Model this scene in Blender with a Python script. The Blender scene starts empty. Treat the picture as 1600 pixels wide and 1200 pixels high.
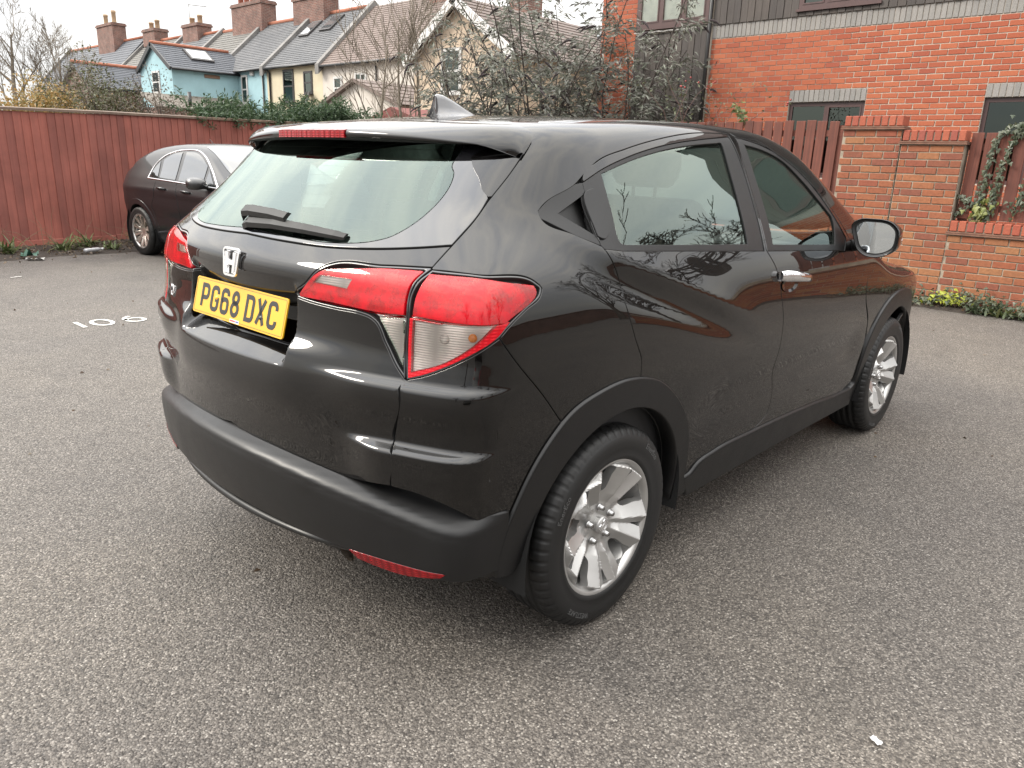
import bpy, bmesh, math, random
import numpy as np
from mathutils import Vector, Matrix
from mathutils.geometry import delaunay_2d_cdt
rnd = random.Random(7)
rad = math.radians
SC = bpy.context.scene
COL = SC.collection

# ---------------------------------------------------------------- camera
cam = bpy.data.cameras.new('camera')
cam_o = bpy.data.objects.new('camera', cam)
COL.objects.link(cam_o)
_yaw, _pit, _rol = 0.7357, 0.2895, 0.0330
_f = np.array([math.cos(_yaw) * math.cos(_pit), math.sin(_yaw) * math.cos(_pit), -math.sin(_pit)])
_r = np.array([math.sin(_yaw), -math.cos(_yaw), 0.0])
_u = np.cross(_r, _f)
_r2 = math.cos(_rol) * _r + math.sin(_rol) * _u
_u2 = -math.sin(_rol) * _r + math.cos(_rol) * _u
cam_o.matrix_world = Matrix(((_r2[0], _u2[0], -_f[0], -1.7749), (_r2[1], _u2[1], -_f[1], -2.0352),
                             (_r2[2], _u2[2], -_f[2], 1.4090), (0, 0, 0, 1)))
cam.sensor_fit = 'HORIZONTAL'
cam.sensor_width = 36.0
cam.lens = 1171.94 / 1600 * 36.0
cam.clip_start = 0.02
cam.clip_end = 2000
SC.camera = cam_o

# ---------------------------------------------------------------- sky, sun, exposure
SUN_EL, SUN_AZ = rad(36), rad(134)
world = bpy.data.worlds.new('World')
SC.world = world
world.use_nodes = True
nt = world.node_tree
nt.nodes.clear()
def wn(t, **kw):
    n = nt.nodes.new(t)
    for k, v in kw.items():
        setattr(n, k, v)
    return n
w_out = wn('ShaderNodeOutputWorld')
w_bg = wn('ShaderNodeBackground')
w_sky = wn('ShaderNodeTexSky', sky_type='NISHITA', sun_disc=False, sun_elevation=SUN_EL,
           sun_rotation=rad(90) - SUN_AZ)
w_tc = wn('ShaderNodeTexCoord')
w_sep = wn('ShaderNodeSeparateXYZ')
nt.links.new(w_tc.outputs['Generated'], w_sep.inputs[0])
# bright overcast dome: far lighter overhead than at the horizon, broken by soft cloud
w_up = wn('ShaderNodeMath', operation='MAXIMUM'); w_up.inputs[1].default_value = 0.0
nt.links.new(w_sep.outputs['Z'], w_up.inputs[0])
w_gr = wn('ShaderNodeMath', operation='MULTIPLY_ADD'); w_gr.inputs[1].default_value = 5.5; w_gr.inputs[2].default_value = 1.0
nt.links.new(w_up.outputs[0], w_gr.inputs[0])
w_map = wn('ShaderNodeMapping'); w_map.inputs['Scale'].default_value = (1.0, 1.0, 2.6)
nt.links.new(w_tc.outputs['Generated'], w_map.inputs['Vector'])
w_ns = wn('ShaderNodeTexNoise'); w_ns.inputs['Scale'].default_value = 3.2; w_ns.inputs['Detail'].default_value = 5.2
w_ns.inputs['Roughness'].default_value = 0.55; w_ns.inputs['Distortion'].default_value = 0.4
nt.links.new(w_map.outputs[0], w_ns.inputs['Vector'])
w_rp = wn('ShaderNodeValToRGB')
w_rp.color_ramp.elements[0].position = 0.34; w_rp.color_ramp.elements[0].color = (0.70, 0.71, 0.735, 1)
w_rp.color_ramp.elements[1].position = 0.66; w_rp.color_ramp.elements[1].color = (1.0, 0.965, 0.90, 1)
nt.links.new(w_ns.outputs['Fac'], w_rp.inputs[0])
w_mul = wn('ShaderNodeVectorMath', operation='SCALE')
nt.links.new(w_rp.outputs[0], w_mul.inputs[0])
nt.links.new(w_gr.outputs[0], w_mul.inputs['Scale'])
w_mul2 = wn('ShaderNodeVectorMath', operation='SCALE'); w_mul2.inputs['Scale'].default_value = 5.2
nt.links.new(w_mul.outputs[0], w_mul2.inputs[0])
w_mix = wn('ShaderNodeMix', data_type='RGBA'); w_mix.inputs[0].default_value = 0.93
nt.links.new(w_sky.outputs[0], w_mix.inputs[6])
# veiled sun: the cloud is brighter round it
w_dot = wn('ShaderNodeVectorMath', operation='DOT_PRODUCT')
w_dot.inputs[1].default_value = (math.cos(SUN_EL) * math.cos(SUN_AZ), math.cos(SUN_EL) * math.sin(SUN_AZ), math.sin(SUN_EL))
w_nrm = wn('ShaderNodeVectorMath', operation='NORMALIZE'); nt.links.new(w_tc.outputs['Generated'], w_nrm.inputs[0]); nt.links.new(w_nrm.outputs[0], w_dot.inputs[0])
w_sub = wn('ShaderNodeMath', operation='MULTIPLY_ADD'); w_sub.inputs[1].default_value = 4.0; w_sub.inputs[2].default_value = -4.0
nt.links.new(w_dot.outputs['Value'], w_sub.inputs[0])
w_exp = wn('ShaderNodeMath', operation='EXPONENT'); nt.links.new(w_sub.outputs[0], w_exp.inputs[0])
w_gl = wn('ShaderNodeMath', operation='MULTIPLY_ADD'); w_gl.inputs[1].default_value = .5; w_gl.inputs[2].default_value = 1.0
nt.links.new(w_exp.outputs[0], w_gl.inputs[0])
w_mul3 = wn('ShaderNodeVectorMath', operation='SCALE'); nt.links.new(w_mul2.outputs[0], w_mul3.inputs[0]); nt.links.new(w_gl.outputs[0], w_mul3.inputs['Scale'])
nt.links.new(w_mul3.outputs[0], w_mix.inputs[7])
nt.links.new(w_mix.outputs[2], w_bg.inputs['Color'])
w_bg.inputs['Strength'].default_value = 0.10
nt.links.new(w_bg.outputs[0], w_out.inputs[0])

sun = bpy.data.lights.new('sun', 'SUN')
sun.energy = 2.0
sun.angle = rad(16)
sun.color = (1.0, 0.93, 0.82)
sun_o = bpy.data.objects.new('sun', sun)
COL.objects.link(sun_o)
sun_o.rotation_euler = Vector((-math.cos(SUN_EL) * math.cos(SUN_AZ), -math.cos(SUN_EL) * math.sin(SUN_AZ),
                               -math.sin(SUN_EL))).to_track_quat('-Z', 'Y').to_euler()
vs = SC.view_settings
vs.view_transform = 'Standard'
vs.look = 'None'
vs.exposure = 0.82
vs.gamma = 1.0
vs.use_curve_mapping = False
# ---------------------------------------------------------------- material helpers
def new_mat(name):
    m = bpy.data.materials.new(name)
    m.use_nodes = True
    t = m.node_tree
    b = t.nodes['Principled BSDF']
    return m, t, b
def setb(b, **kw):
    al = dict(color='Base Color', rough='Roughness', metal='Metallic', coat='Coat Weight', coat_rough='Coat Roughness',
              spec='Specular IOR Level', ior='IOR', trans='Transmission Weight', alpha='Alpha', sheen='Sheen Weight')
    for k, v in kw.items():
        if k == 'color':
            v = tuple(v) + (1,) if len(v) == 3 else v
        b.inputs[al[k]].default_value = v
def nd(t, ty, **kw):
    n = t.nodes.new(ty)
    for k, v in kw.items():
        if k.startswith('i_'):
            key = k[2:].replace('_', ' ')
            n.inputs[key].default_value = v
        else:
            setattr(n, k, v)
    return n
def noise(t, scale, detail=4, rough=.55, coord=None, dist=0.0):
    n = nd(t, 'ShaderNodeTexNoise')
    n.inputs['Scale'].default_value = scale; n.inputs['Detail'].default_value = detail
    n.inputs['Roughness'].default_value = rough; n.inputs['Distortion'].default_value = dist
    if coord is not None:
        t.links.new(coord, n.inputs['Vector'])
    return n
def ramp(t, src, stops):
    r = nd(t, 'ShaderNodeValToRGB')
    while len(r.color_ramp.elements) < len(stops):
        r.color_ramp.elements.new(.5)
    for e, (p, c) in zip(r.color_ramp.elements, stops):
        e.position = p
        e.color = tuple(c) + (1,) if len(c) == 3 else c
    t.links.new(src, r.inputs[0])
    return r
def bump(t, b, src, strength=.3, dist=.005, prev=None):
    n = nd(t, 'ShaderNodeBump')
    n.inputs['Strength'].default_value = strength; n.inputs['Distance'].default_value = dist
    t.links.new(src, n.inputs['Height'])
    if prev is not None:
        t.links.new(prev.outputs[0], n.inputs['Normal'])
    t.links.new(n.outputs[0], b.inputs['Normal'])
    return n
def objco(t):
    return nd(t, 'ShaderNodeTexCoord').outputs['Object']
def mat_simple(name, color, rough=.5, metal=0., var=.12, nscale=9., bstr=0., bscale=60., bdist=.003, coat=0., spec=.5):
    """one colour broken by noise, with optional fine relief"""
    m, t, b = new_mat(name)
    setb(b, rough=rough, metal=metal, coat=coat, spec=spec)
    co = objco(t)
    n = noise(t, nscale, 5, .6, co)
    lo = tuple(c * (1 - var) for c in color); hi = tuple(min(1, c * (1 + var)) for c in color)
    r = ramp(t, n.outputs['Fac'], [(.3, lo), (.7, hi)])
    t.links.new(r.outputs[0], b.inputs['Base Color'])
    if bstr:
        n2 = noise(t, bscale, 4, .6, co)
        bump(t, b, n2.outputs['Fac'], bstr, bdist)
    return m
def mat_pieces(name, cols, rough=.8, grain=40., bstr=.4, bdist=.003, stain=None):
    """colour picked per object (random) along a ramp, with grain"""
    m, t, b = new_mat(name)
    setb(b, rough=rough)
    oi = nd(t, 'ShaderNodeObjectInfo')
    k = len(cols)
    g0 = nd(t, 'ShaderNodeNewGeometry')
    sm = nd(t, 'ShaderNodeMath', operation='ADD'); fr = nd(t, 'ShaderNodeMath', operation='FRACT')
    t.links.new(oi.outputs['Random'], sm.inputs[0]); t.links.new(g0.outputs['Random Per Island'], sm.inputs[1]); t.links.new(sm.outputs[0], fr.inputs[0])
    r = ramp(t, fr.outputs[0], [((i + .0) / max(1, k - 1), c) for i, c in enumerate(cols)])
    geo = nd(t, 'ShaderNodeNewGeometry')
    n = noise(t, grain, 5, .65, geo.outputs['Position'])
    mx = nd(t, 'ShaderNodeMix', data_type='RGBA', blend_type='MULTIPLY')
    mx.inputs[0].default_value = .55
    r2 = ramp(t, n.outputs['Fac'], [(.25, (.45, .45, .45)), (.7, (1.15, 1.15, 1.15))])
    t.links.new(r.outputs[0], mx.inputs[6]); t.links.new(r2.outputs[0], mx.inputs[7])
    t.links.new(mx.outputs[2], b.inputs['Base Color'])
    bump(t, b, n.outputs['Fac'], bstr, bdist)
    return m
# ---------------------------------------------------------------- object helpers
def tag(o, label=None, cat=None, group=None, kind=None):
    if label: o['label'] = label
    if cat: o['category'] = cat
    if group: o['group'] = group
    if kind: o['kind'] = kind
    return o
def empty(name, loc=(0, 0, 0), rz=0., parent=None):
    o = bpy.data.objects.new(name, None)
    COL.objects.link(o)
    o.empty_display_size = .1
    o.location = loc
    o.rotation_euler = (0, 0, rz)
    if parent is not None: o.parent = parent
    return o
def thing(name, label, cat, loc=(0, 0, 0), rz=0., group=None):
    return tag(empty(name, loc, rz), label, cat, group)
def link(name, me, parent=None, loc=None, rot=None):
    o = bpy.data.objects.new(name, me)
    COL.objects.link(o)
    if parent is not None: o.parent = parent
    if loc is not None: o.location = loc
    if rot is not None: o.rotation_euler = rot
    return o
def copy_tree(o, parent=None):
    c = o.copy()
    COL.objects.link(c)
    c.parent = parent
    for ch in list(o.children):
        copy_tree(ch, c)
    return c
class MB:
    """collects boxes, tubes and lofts into one mesh"""
    def __init__(s):
        s.v = []; s.f = []; s.mi = []; s.sm = []
    def add(s, vs, fs, mi=0, smooth=False):
        n = len(s.v)
        s.v += [tuple(map(float, p)) for p in vs]
        s.f += [tuple(i + n for i in f) for f in fs]
        s.mi += [mi] * len(fs); s.sm += [smooth] * len(fs)
        return s
    def box(s, lo, hi, mi=0, bev=0., M=None):
        x0, y0, z0 = lo; x1, y1, z1 = hi
        if bev <= 0:
            vs = [(x0, y0, z0), (x1, y0, z0), (x1, y1, z0), (x0, y1, z0), (x0, y0, z1), (x1, y0, z1), (x1, y1, z1), (x0, y1, z1)]
            fs = [(0, 3, 2, 1), (4, 5, 6, 7), (0, 1, 5, 4), (1, 2, 6, 5), (2, 3, 7, 6), (3, 0, 4, 7)]
        else:
            b = bev; vs = []; fs = []
            c = ((x0 + x1) / 2, (y0 + y1) / 2, (z0 + z1) / 2); h = ((x1 - x0) / 2, (y1 - y0) / 2, (z1 - z0) / 2)
            idx = {}
            for sx in (-1, 1):
                for sy in (-1, 1):
                    for sz in (-1, 1):
                        for a in range(3):
                            d = [h[0] - b, h[1] - b, h[2] - b]; d[a] = h[a]
                            idx[(sx, sy, sz, a)] = len(vs)
                            vs.append((c[0] + sx * d[0], c[1] + sy * d[1], c[2] + sz * d[2]))
            def F4(k): fs.append(tuple(k))
            for a in range(3):
                for sg in (-1, 1):
                    o = [i for i in range(3) if i != a]
                    q = []
                    for (p, r) in ((-1, -1), (1, -1), (1, 1), (-1, 1)):
                        k = [0, 0, 0]; k[a] = sg; k[o[0]] = p; k[o[1]] = r
                        q.append(idx[(k[0], k[1], k[2], a)])
                    if (sg > 0) == (a == 1): q.reverse()
                    F4(q)
            for a in range(3):
                o = [i for i in range(3) if i != a]
                for p in (-1, 1):
                    for r in (-1, 1):
                        def g(t, ax):
                            k = [0, 0, 0]; k[a] = t; k[o[0]] = p; k[o[1]] = r
                            return idx[(k[0], k[1], k[2], ax)]
                        F4([g(-1, o[0]), g(1, o[0]), g(1, o[1]), g(-1, o[1])])
            for sx in (-1, 1):
                for sy in (-1, 1):
                    for sz in (-1, 1):
                        fs.append((idx[(sx, sy, sz, 0)], idx[(sx, sy, sz, 1)], idx[(sx, sy, sz, 2)]))
            # make windings outward
            V = np.array(vs); cc = np.array(c)
            for i, f in enumerate(fs):
                n = np.cross(V[f[1]] - V[f[0]], V[f[2]] - V[f[0]])
                if n @ (V[list(f)].mean(0) - cc) < 0: fs[i] = tuple(reversed(f))
        if M is not None: vs = [tuple(M @ Vector(p)) for p in vs]
        return s.add(vs, fs, mi)
    def tube(s, pts, rs, n=8, mi=0, caps=True, smooth=True):
        pts = [Vector(p) for p in pts]
        if not hasattr(rs, '__len__'): rs = [rs] * len(pts)
        vs = []; fs = []
        ref = None
        for i, p in enumerate(pts):
            a = pts[max(0, i - 1)]; b = pts[min(len(pts) - 1, i + 1)]
            t = (b - a)
            t = t.normalized() if t.length > 1e-9 else Vector((0, 0, 1))
            if ref is None:
                ref = Vector((0, 0, 1)) if abs(t.z) < .9 else Vector((1, 0, 0))
            x = (ref - t * ref.dot(t))
            x = x.normalized() if x.length > 1e-6 else t.orthogonal().normalized()
            ref = x
            y = t.cross(x)
            for k in range(n):
                an = 2 * math.pi * k / n
                vs.append(p + x * (rs[i] * math.cos(an)) + y * (rs[i] * math.sin(an)))
        for i in range(len(pts) - 1):
            for k in range(n):
                k2 = (k + 1) % n
                fs.append((i * n + k, i * n + k2, (i + 1) * n + k2, (i + 1) * n + k))
        s.add(vs, fs, mi, smooth)
        if caps:
            m = len(s.v) - len(vs)
            s.f.append(tuple(m + k for k in reversed(range(n)))); s.mi.append(mi); s.sm.append(False)
            e = m + (len(pts) - 1) * n
            s.f.append(tuple(e + k for k in range(n))); s.mi.append(mi); s.sm.append(False)
        return s
    def prism(s, poly, a, b, axis='y', mi=0):
        """polygon (p,q) swept from a to b along axis"""
        def P(p, q, h):
            return {'x': (h, p, q), 'y': (p, h, q), 'z': (p, q, h)}[axis]
        n = len(poly)
        vs = [P(p, q, a) for p, q in poly] + [P(p, q, b) for p, q in poly]
        fs = [tuple(range(n)), tuple(reversed(range(n, 2 * n)))]
        fs += [(i, i + n, (i + 1) % n + n, (i + 1) % n) for i in range(n)]
        V = np.array(vs, float)
        ar = 0.0
        for f in fs:
            for j in range(1, len(f) - 1):
                ar += np.dot(V[f[0]], np.cross(V[f[j]], V[f[j + 1]]))
        if ar < 0: fs = [tuple(reversed(f)) for f in fs]
        return s.add(vs, fs, mi)
    def build(s, name, mats, parent=None, loc=None, rot=None):
        return link(name, s.mesh(name, mats), parent, loc, rot)
    def mesh(s, name, mats):
        me = bpy.data.meshes.new(name)
        me.from_pydata(s.v, [], s.f)
        if not isinstance(mats, (list, tuple)): mats = [mats]
        for m in mats: me.materials.append(m)
        me.polygons.foreach_set('material_index', s.mi)
        me.polygons.foreach_set('use_smooth', s.sm)
        me.update()
        return me
def np_mesh(name, V, Fc, mats, mi=None, normals=None, smooth=True):
    me = bpy.data.meshes.new(name)
    me.from_pydata([tuple(p) for p in np.asarray(V, float)], [], [tuple(int(i) for i in f) for f in Fc])
    if not isinstance(mats, (list, tuple)): mats = [mats]
    for m in mats: me.materials.append(m)
    if mi is not None: me.polygons.foreach_set('material_index', np.asarray(mi, np.int32))
    me.polygons.foreach_set('use_smooth', np.full(len(me.polygons), smooth))
    me.update()
    if normals is not None:
        me.normals_split_custom_set_from_vertices([tuple(n) for n in normals])
    return me
def lathe(prof, n=64, axis='y', mi=None, flip=False):
    """profile (r, h) turned about an axis -> verts, faces, per-face profile index"""
    V = []; Fc = []; K = []
    m = len(prof)
    for k in range(n):
        a = 2 * math.pi * k / n; c, s = math.cos(a), math.sin(a)
        for r, h in prof:
            V.append((r * c, h, r * s) if axis == 'y' else (r * c, r * s, h))
    for k in range(n):
        k2 = (k + 1) % n
        for i in range(m - 1):
            q = (k * m + i, k * m + i + 1, k2 * m + i + 1, k2 * m + i)
            Fc.append(tuple(reversed(q)) if flip else q); K.append(i)
    return V, Fc, K
# ---------------------------------------------------------------- smooth trimmed surfaces for car bodies
def pchip(xs, ys):
    xs = np.array(xs, float); ys = np.array(ys, float); h = np.diff(xs); d = np.diff(ys) / h
    m = np.zeros_like(xs); m[0] = d[0]; m[-1] = d[-1]
    for i in range(1, len(xs) - 1):
        m[i] = (d[i - 1] * h[i] + d[i] * h[i - 1]) / (h[i] + h[i - 1])
    def f(x):
        x = np.asarray(x, float); i = np.clip(np.searchsorted(xs, x) - 1, 0, len(xs) - 2)
        t = (x - xs[i]) / h[i]
        lo = t < 0; hi = t > 1; tc = np.clip(t, 0, 1)
        a = ys[i] * (1 + 2 * tc) * (1 - tc) ** 2 + m[i] * h[i] * tc * (1 - tc) ** 2 + ys[i + 1] * tc * tc * (3 - 2 * tc) + m[i + 1] * h[i] * tc * tc * (tc - 1)
        return a + np.where(lo, m[i] * h[i] * t, 0) + np.where(hi, m[i + 1] * h[i] * (t - 1), 0)
    return f
def smax(a, b, k):
    h = np.clip(k - np.abs(a - b), 0, None) / k
    return np.maximum(a, b) + h ** 3 * k / 6
def sstep(a, b, x):
    t = np.clip((x - a) / (b - a), 0, 1)
    return t * t * t * (t * (6 * t - 15) + 10)
def grad(P, fn, h=2e-4):
    g = np.zeros(P.shape)
    for i in range(3):
        e = np.zeros(3); e[i] = h
        g[..., i] = (fn(P + e) - fn(P - e)) / (2 * h)
    return g / (np.linalg.norm(g, axis=-1, keepdims=True) + 1e-12)
def cast(O, D, fn, n=60):
    """march from outside along rays onto fn = 0; misses come back as nan"""
    t = np.zeros(len(O))
    for i in range(n):
        f = fn(O + D * t[:, None])
        t = t + np.clip(f * .7, -.05, .25)
    P = O + D * t[:, None]
    for i in range(4):
        f = fn(P); g = (fn(P + D * 1e-4) - f) / 1e-4
        st = np.where(np.abs(g) > .05, -f / np.where(np.abs(g) > .05, g, 1), 0)
        P = P + D * np.clip(st, -.01, .01)[:, None]
    bad = (np.abs(fn(P)) > 2e-3) | (t > 5)
    P[bad] = np.nan
    return P
def basis(D):
    D = np.array(D, float); D /= np.linalg.norm(D)
    if abs(D[2]) > .99: return D, np.array([1., 0, 0]), np.array([0, 1., 0])
    U = np.cross(D, [0, 0, 1.]); U /= np.linalg.norm(U)
    return D, U, np.cross(U, D)
def smooth_poly(pts, step):
    """control points (u, v, corner) -> dense outline; Catmull-Rom between corners"""
    pts = [(p[0], p[1], (p[2] if len(p) > 2 else 0)) for p in pts]
    k = next((i for i, p in enumerate(pts) if p[2]), None)
    closed = k is None
    if not closed: pts = pts[k:] + pts[:k]
    n = len(pts); out = []
    P = [np.array(p[:2], float) for p in pts]
    for i in range(n):
        a = P[i]; b = P[(i + 1) % n]
        prev = P[i - 1] if (closed or not pts[i][2]) else a - (b - a)
        nxt = P[(i + 2) % n] if (closed or not pts[(i + 1) % n][2]) else b + (b - a)
        L = np.linalg.norm(b - a)
        m = max(1, int(round(L / step)))
        d0 = np.linalg.norm(a - prev) + 1e-9; d1 = L + 1e-9; d2 = np.linalg.norm(nxt - b) + 1e-9
        ma = d1 * ((b - a) / d1 * d0 + (a - prev) / d0 * d1) / (d0 + d1)
        mb = d1 * ((nxt - b) / d2 * d1 + (b - a) / d1 * d2) / (d1 + d2)
        for j in range(m):
            t = j / m
            out.append(a * (1 + 2 * t) * (1 - t) ** 2 + ma * t * (1 - t) ** 2 + b * t * t * (3 - 2 * t) + mb * t * t * (t - 1))
    return np.array(out)
def poly_area(P):
    x, y = P[:, 0], P[:, 1]
    return .5 * np.sum(x * np.roll(y, -1) - y * np.roll(x, -1))
def inset(P, d):
    if poly_area(P) < 0: P = P[::-1]
    e = np.roll(P, -1, 0) - P
    L = np.linalg.norm(e, axis=1, keepdims=True); e = e / np.maximum(L, 1e-9)
    nn = np.stack([-e[:, 1], e[:, 0]], 1)
    pn = np.roll(nn, 1, 0)
    m = nn + pn
    m = m * 2 / np.maximum((m * m).sum(1, keepdims=True), .9)
    return P + m * d
def inside(P, Q):
    x, y = Q[:, 0], Q[:, 1]; c = np.zeros(len(Q), bool)
    a = P; b = np.roll(P, -1, 0)
    for (x0, y0), (x1, y1) in zip(a, b):
        if y0 == y1: continue
        m = ((y0 > y) != (y1 > y)) & (x < (x1 - x0) * (y - y0) / (y1 - y0) + x0)
        c ^= m
    return c
def edge_dist(P, Q):
    d = np.full(len(Q), 1e9)
    a = P; b = np.roll(P, -1, 0)
    for p, q in zip(a, b):
        e = q - p; L = (e * e).sum()
        t = np.clip(((Q - p) @ e) / max(L, 1e-12), 0, 1)
        dd = ((Q - p - t[:, None] * e) ** 2).sum(1)
        d = np.minimum(d, dd)
    return np.sqrt(d)
def panel(name, mats, polyctl, D, fn, parent=None, off=0., gap=.002, skirt=.012, step=.016, holes=(), sym=False, side=1,
          bev=.0016, cyl=None, disp=None, bstep=None, offs=0.):
    """one trimmed sheet of a body: outline in the plane seen along D, laid on fn = 0, edges turned in.
    side -1 mirrors it to the other flank; sym joins a half outline with its mirror"""
    bs = bstep or step * .6
    def outline(ctl, gp):
        if sym: ctl = [(p[0], p[1], 1 if abs(p[0]) < 1e-6 else (p[2] if len(p) > 2 else 0)) for p in ctl]
        P = smooth_poly(ctl, bs)
        if sym:
            z = [i for i in range(len(P)) if abs(P[i, 0]) < 1e-6]
            P = np.roll(P, -z[0], 0)
            e = next(i for i in range(1, len(P)) if abs(P[i, 0]) < 1e-6)
            M = P[1:e][::-1].copy(); M[:, 0] *= -1
            P = np.concatenate([P[:e + 1], M])
        return inset(P, gp)
    B = outline(polyctl, gap)
    H = [outline(h, -gap if gap else 0.) for h in holes]
    lo = B.min(0); hi = B.max(0)
    gx, gy = np.meshgrid(np.arange(lo[0] + step / 2, hi[0], step), np.arange(lo[1] + step / 2, hi[1], step))
    gx[1::2] += step / 2
    G = np.stack([gx.ravel(), gy.ravel()], 1)
    G = G[inside(B, G)]
    G = G[edge_dist(B, G) > step * .45]
    for h in H:
        G = G[~inside(h, G)]
        if len(G): G = G[edge_dist(h, G) > step * .45]
    vs = [Vector(p) for p in B]; ed = [(i, (i + 1) % len(B)) for i in range(len(B))]
    for h in H:
        n0 = len(vs); vs += [Vector(p) for p in h]; ed += [(n0 + i, n0 + (i + 1) % len(h)) for i in range(len(h))]
    vs += [Vector(p) for p in G]
    ov, oe, of, *_ = delaunay_2d_cdt(vs, ed, [], 0, 1e-6)
    UV = np.array([tuple(v) for v in ov]); T = np.array([tuple(f) for f in of if len(f) == 3])
    cen = UV[T].mean(1)
    k = inside(B, cen)
    for h in H: k &= ~inside(h, cen)
    T = T[k]
    if cyl is None:
        d, U, W = basis(D)
        O = UV[:, :1] * U + UV[:, 1:] * W
        # start outside: step back from the middle of the car
        O = O - d * (O @ d)[:, None]
        base = d @ np.array([1.3, 0, .8]); O = O + d * (base - 3.2)
        Dv = np.repeat(d[None], len(O), 0)
    else:
        x0, R0 = cyl
        ph = UV[:, 0] / R0
        dr = np.stack([-np.cos(ph), -np.sin(ph), 0 * ph], 1)
        O = np.array([x0, 0, 0]) + dr * 2.4; O[:, 2] = UV[:, 1]; Dv = -dr
    # first march is long: jump to 0.9 before the body with a plain line search
    P = cast(O, Dv, fn, 70)
    ok = ~np.isnan(P[:, 0])
    T = T[ok[T].all(1)]
    Pn = np.where(np.isnan(P), 0, P)
    N = grad(Pn, fn)
    if disp is not None:
        Pn = Pn + N * disp(Pn)[:, None]
    Pn = Pn + N * off
    # orient
    fn_ = np.cross(Pn[T[:, 1]] - Pn[T[:, 0]], Pn[T[:, 2]] - Pn[T[:, 0]])
    fl = (fn_ * N[T].mean(1)).sum(1) < 0
    T[fl] = T[fl][:, ::-1]
    if disp is not None:
        acc = np.zeros_like(Pn); f2 = np.cross(Pn[T[:, 1]] - Pn[T[:, 0]], Pn[T[:, 2]] - Pn[T[:, 0]])
        for j in range(3): np.add.at(acc, T[:, j], f2)
        N = acc / (np.linalg.norm(acc, axis=1, keepdims=True) + 1e-12)
    # skirt
    cnt = {}
    for a, b, c in T:
        for e in ((a, b), (b, c), (c, a)): cnt[e] = 1
    bd = [e for e in cnt if (e[1], e[0]) not in cnt]
    nxt = {a: b for a, b in bd}
    prv = {b: a for a, b in bd}
    bi = list(nxt)
    V = [Pn]; NN = [N]; Fc = [tuple(t) for t in T]; MI = [0] * len(T)
    if skirt > 0 and bi:
        A = np.array(bi); Pp = Pn[[prv.get(i, i) for i in bi]]; Nx = Pn[[nxt[i] for i in bi]]
        tg = Nx - Pp; tg /= (np.linalg.norm(tg, axis=1, keepdims=True) + 1e-12)
        n_ = N[A]; o_ = np.cross(tg, n_); o_ /= (np.linalg.norm(o_, axis=1, keepdims=True) + 1e-12)
        r1 = Pn[A] + o_ * bev - n_ * bev
        r2 = r1 - n_ * skirt
        r3 = r2 + o_ * .007
        n0 = len(Pn); m = len(A); ix = {a: i for i, a in enumerate(bi)}
        V += [r1, r2, r3]
        NN += [(n_ + o_ * 2) / np.linalg.norm(n_ + o_ * 2, axis=1, keepdims=True), o_, n_]
        for a, b in bd:
            i, j = ix[a], ix.get(b)
            if j is None: continue
            Fc.append((a, n0 + i, n0 + j, b)); MI.append(0)
            Fc.append((n0 + i, n0 + m + i, n0 + m + j, n0 + j)); MI.append(len(mats) - 1 if isinstance(mats, (list, tuple)) and len(mats) > 1 else 0)
            Fc.append((n0 + m + i, n0 + 2 * m + i, n0 + 2 * m + j, n0 + m + j)); MI.append(len(mats) - 1 if isinstance(mats, (list, tuple)) and len(mats) > 1 else 0)
    V = np.concatenate(V); NN = np.concatenate(NN)
    used = np.zeros(len(V), bool)
    for f in Fc: used[list(f)] = True
    re = np.cumsum(used) - 1
    V = V[used]; NN = NN[used]; Fc = [tuple(re[list(f)]) for f in Fc]
    if side < 0:
        V = V * [1, -1, 1]; NN = NN * [1, -1, 1]; Fc = [tuple(reversed(f)) for f in Fc]
    me = np_mesh(name, V, Fc, mats, MI, NN)
    return link(name, me, parent)
def mapped(pts2, D, fn):
    """points (u, v) seen along D -> points and normals on the body"""
    UV = np.array([p[:2] for p in pts2], float)
    d, U, W = basis(D)
    O = UV[:, :1] * U + UV[:, 1:] * W
    O = O + d * (d @ np.array([1.3, 0, .8]) - 3.2)
    P = cast(O, np.repeat(d[None], len(O), 0), fn, 70)
    return P, grad(P, fn)
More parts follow.
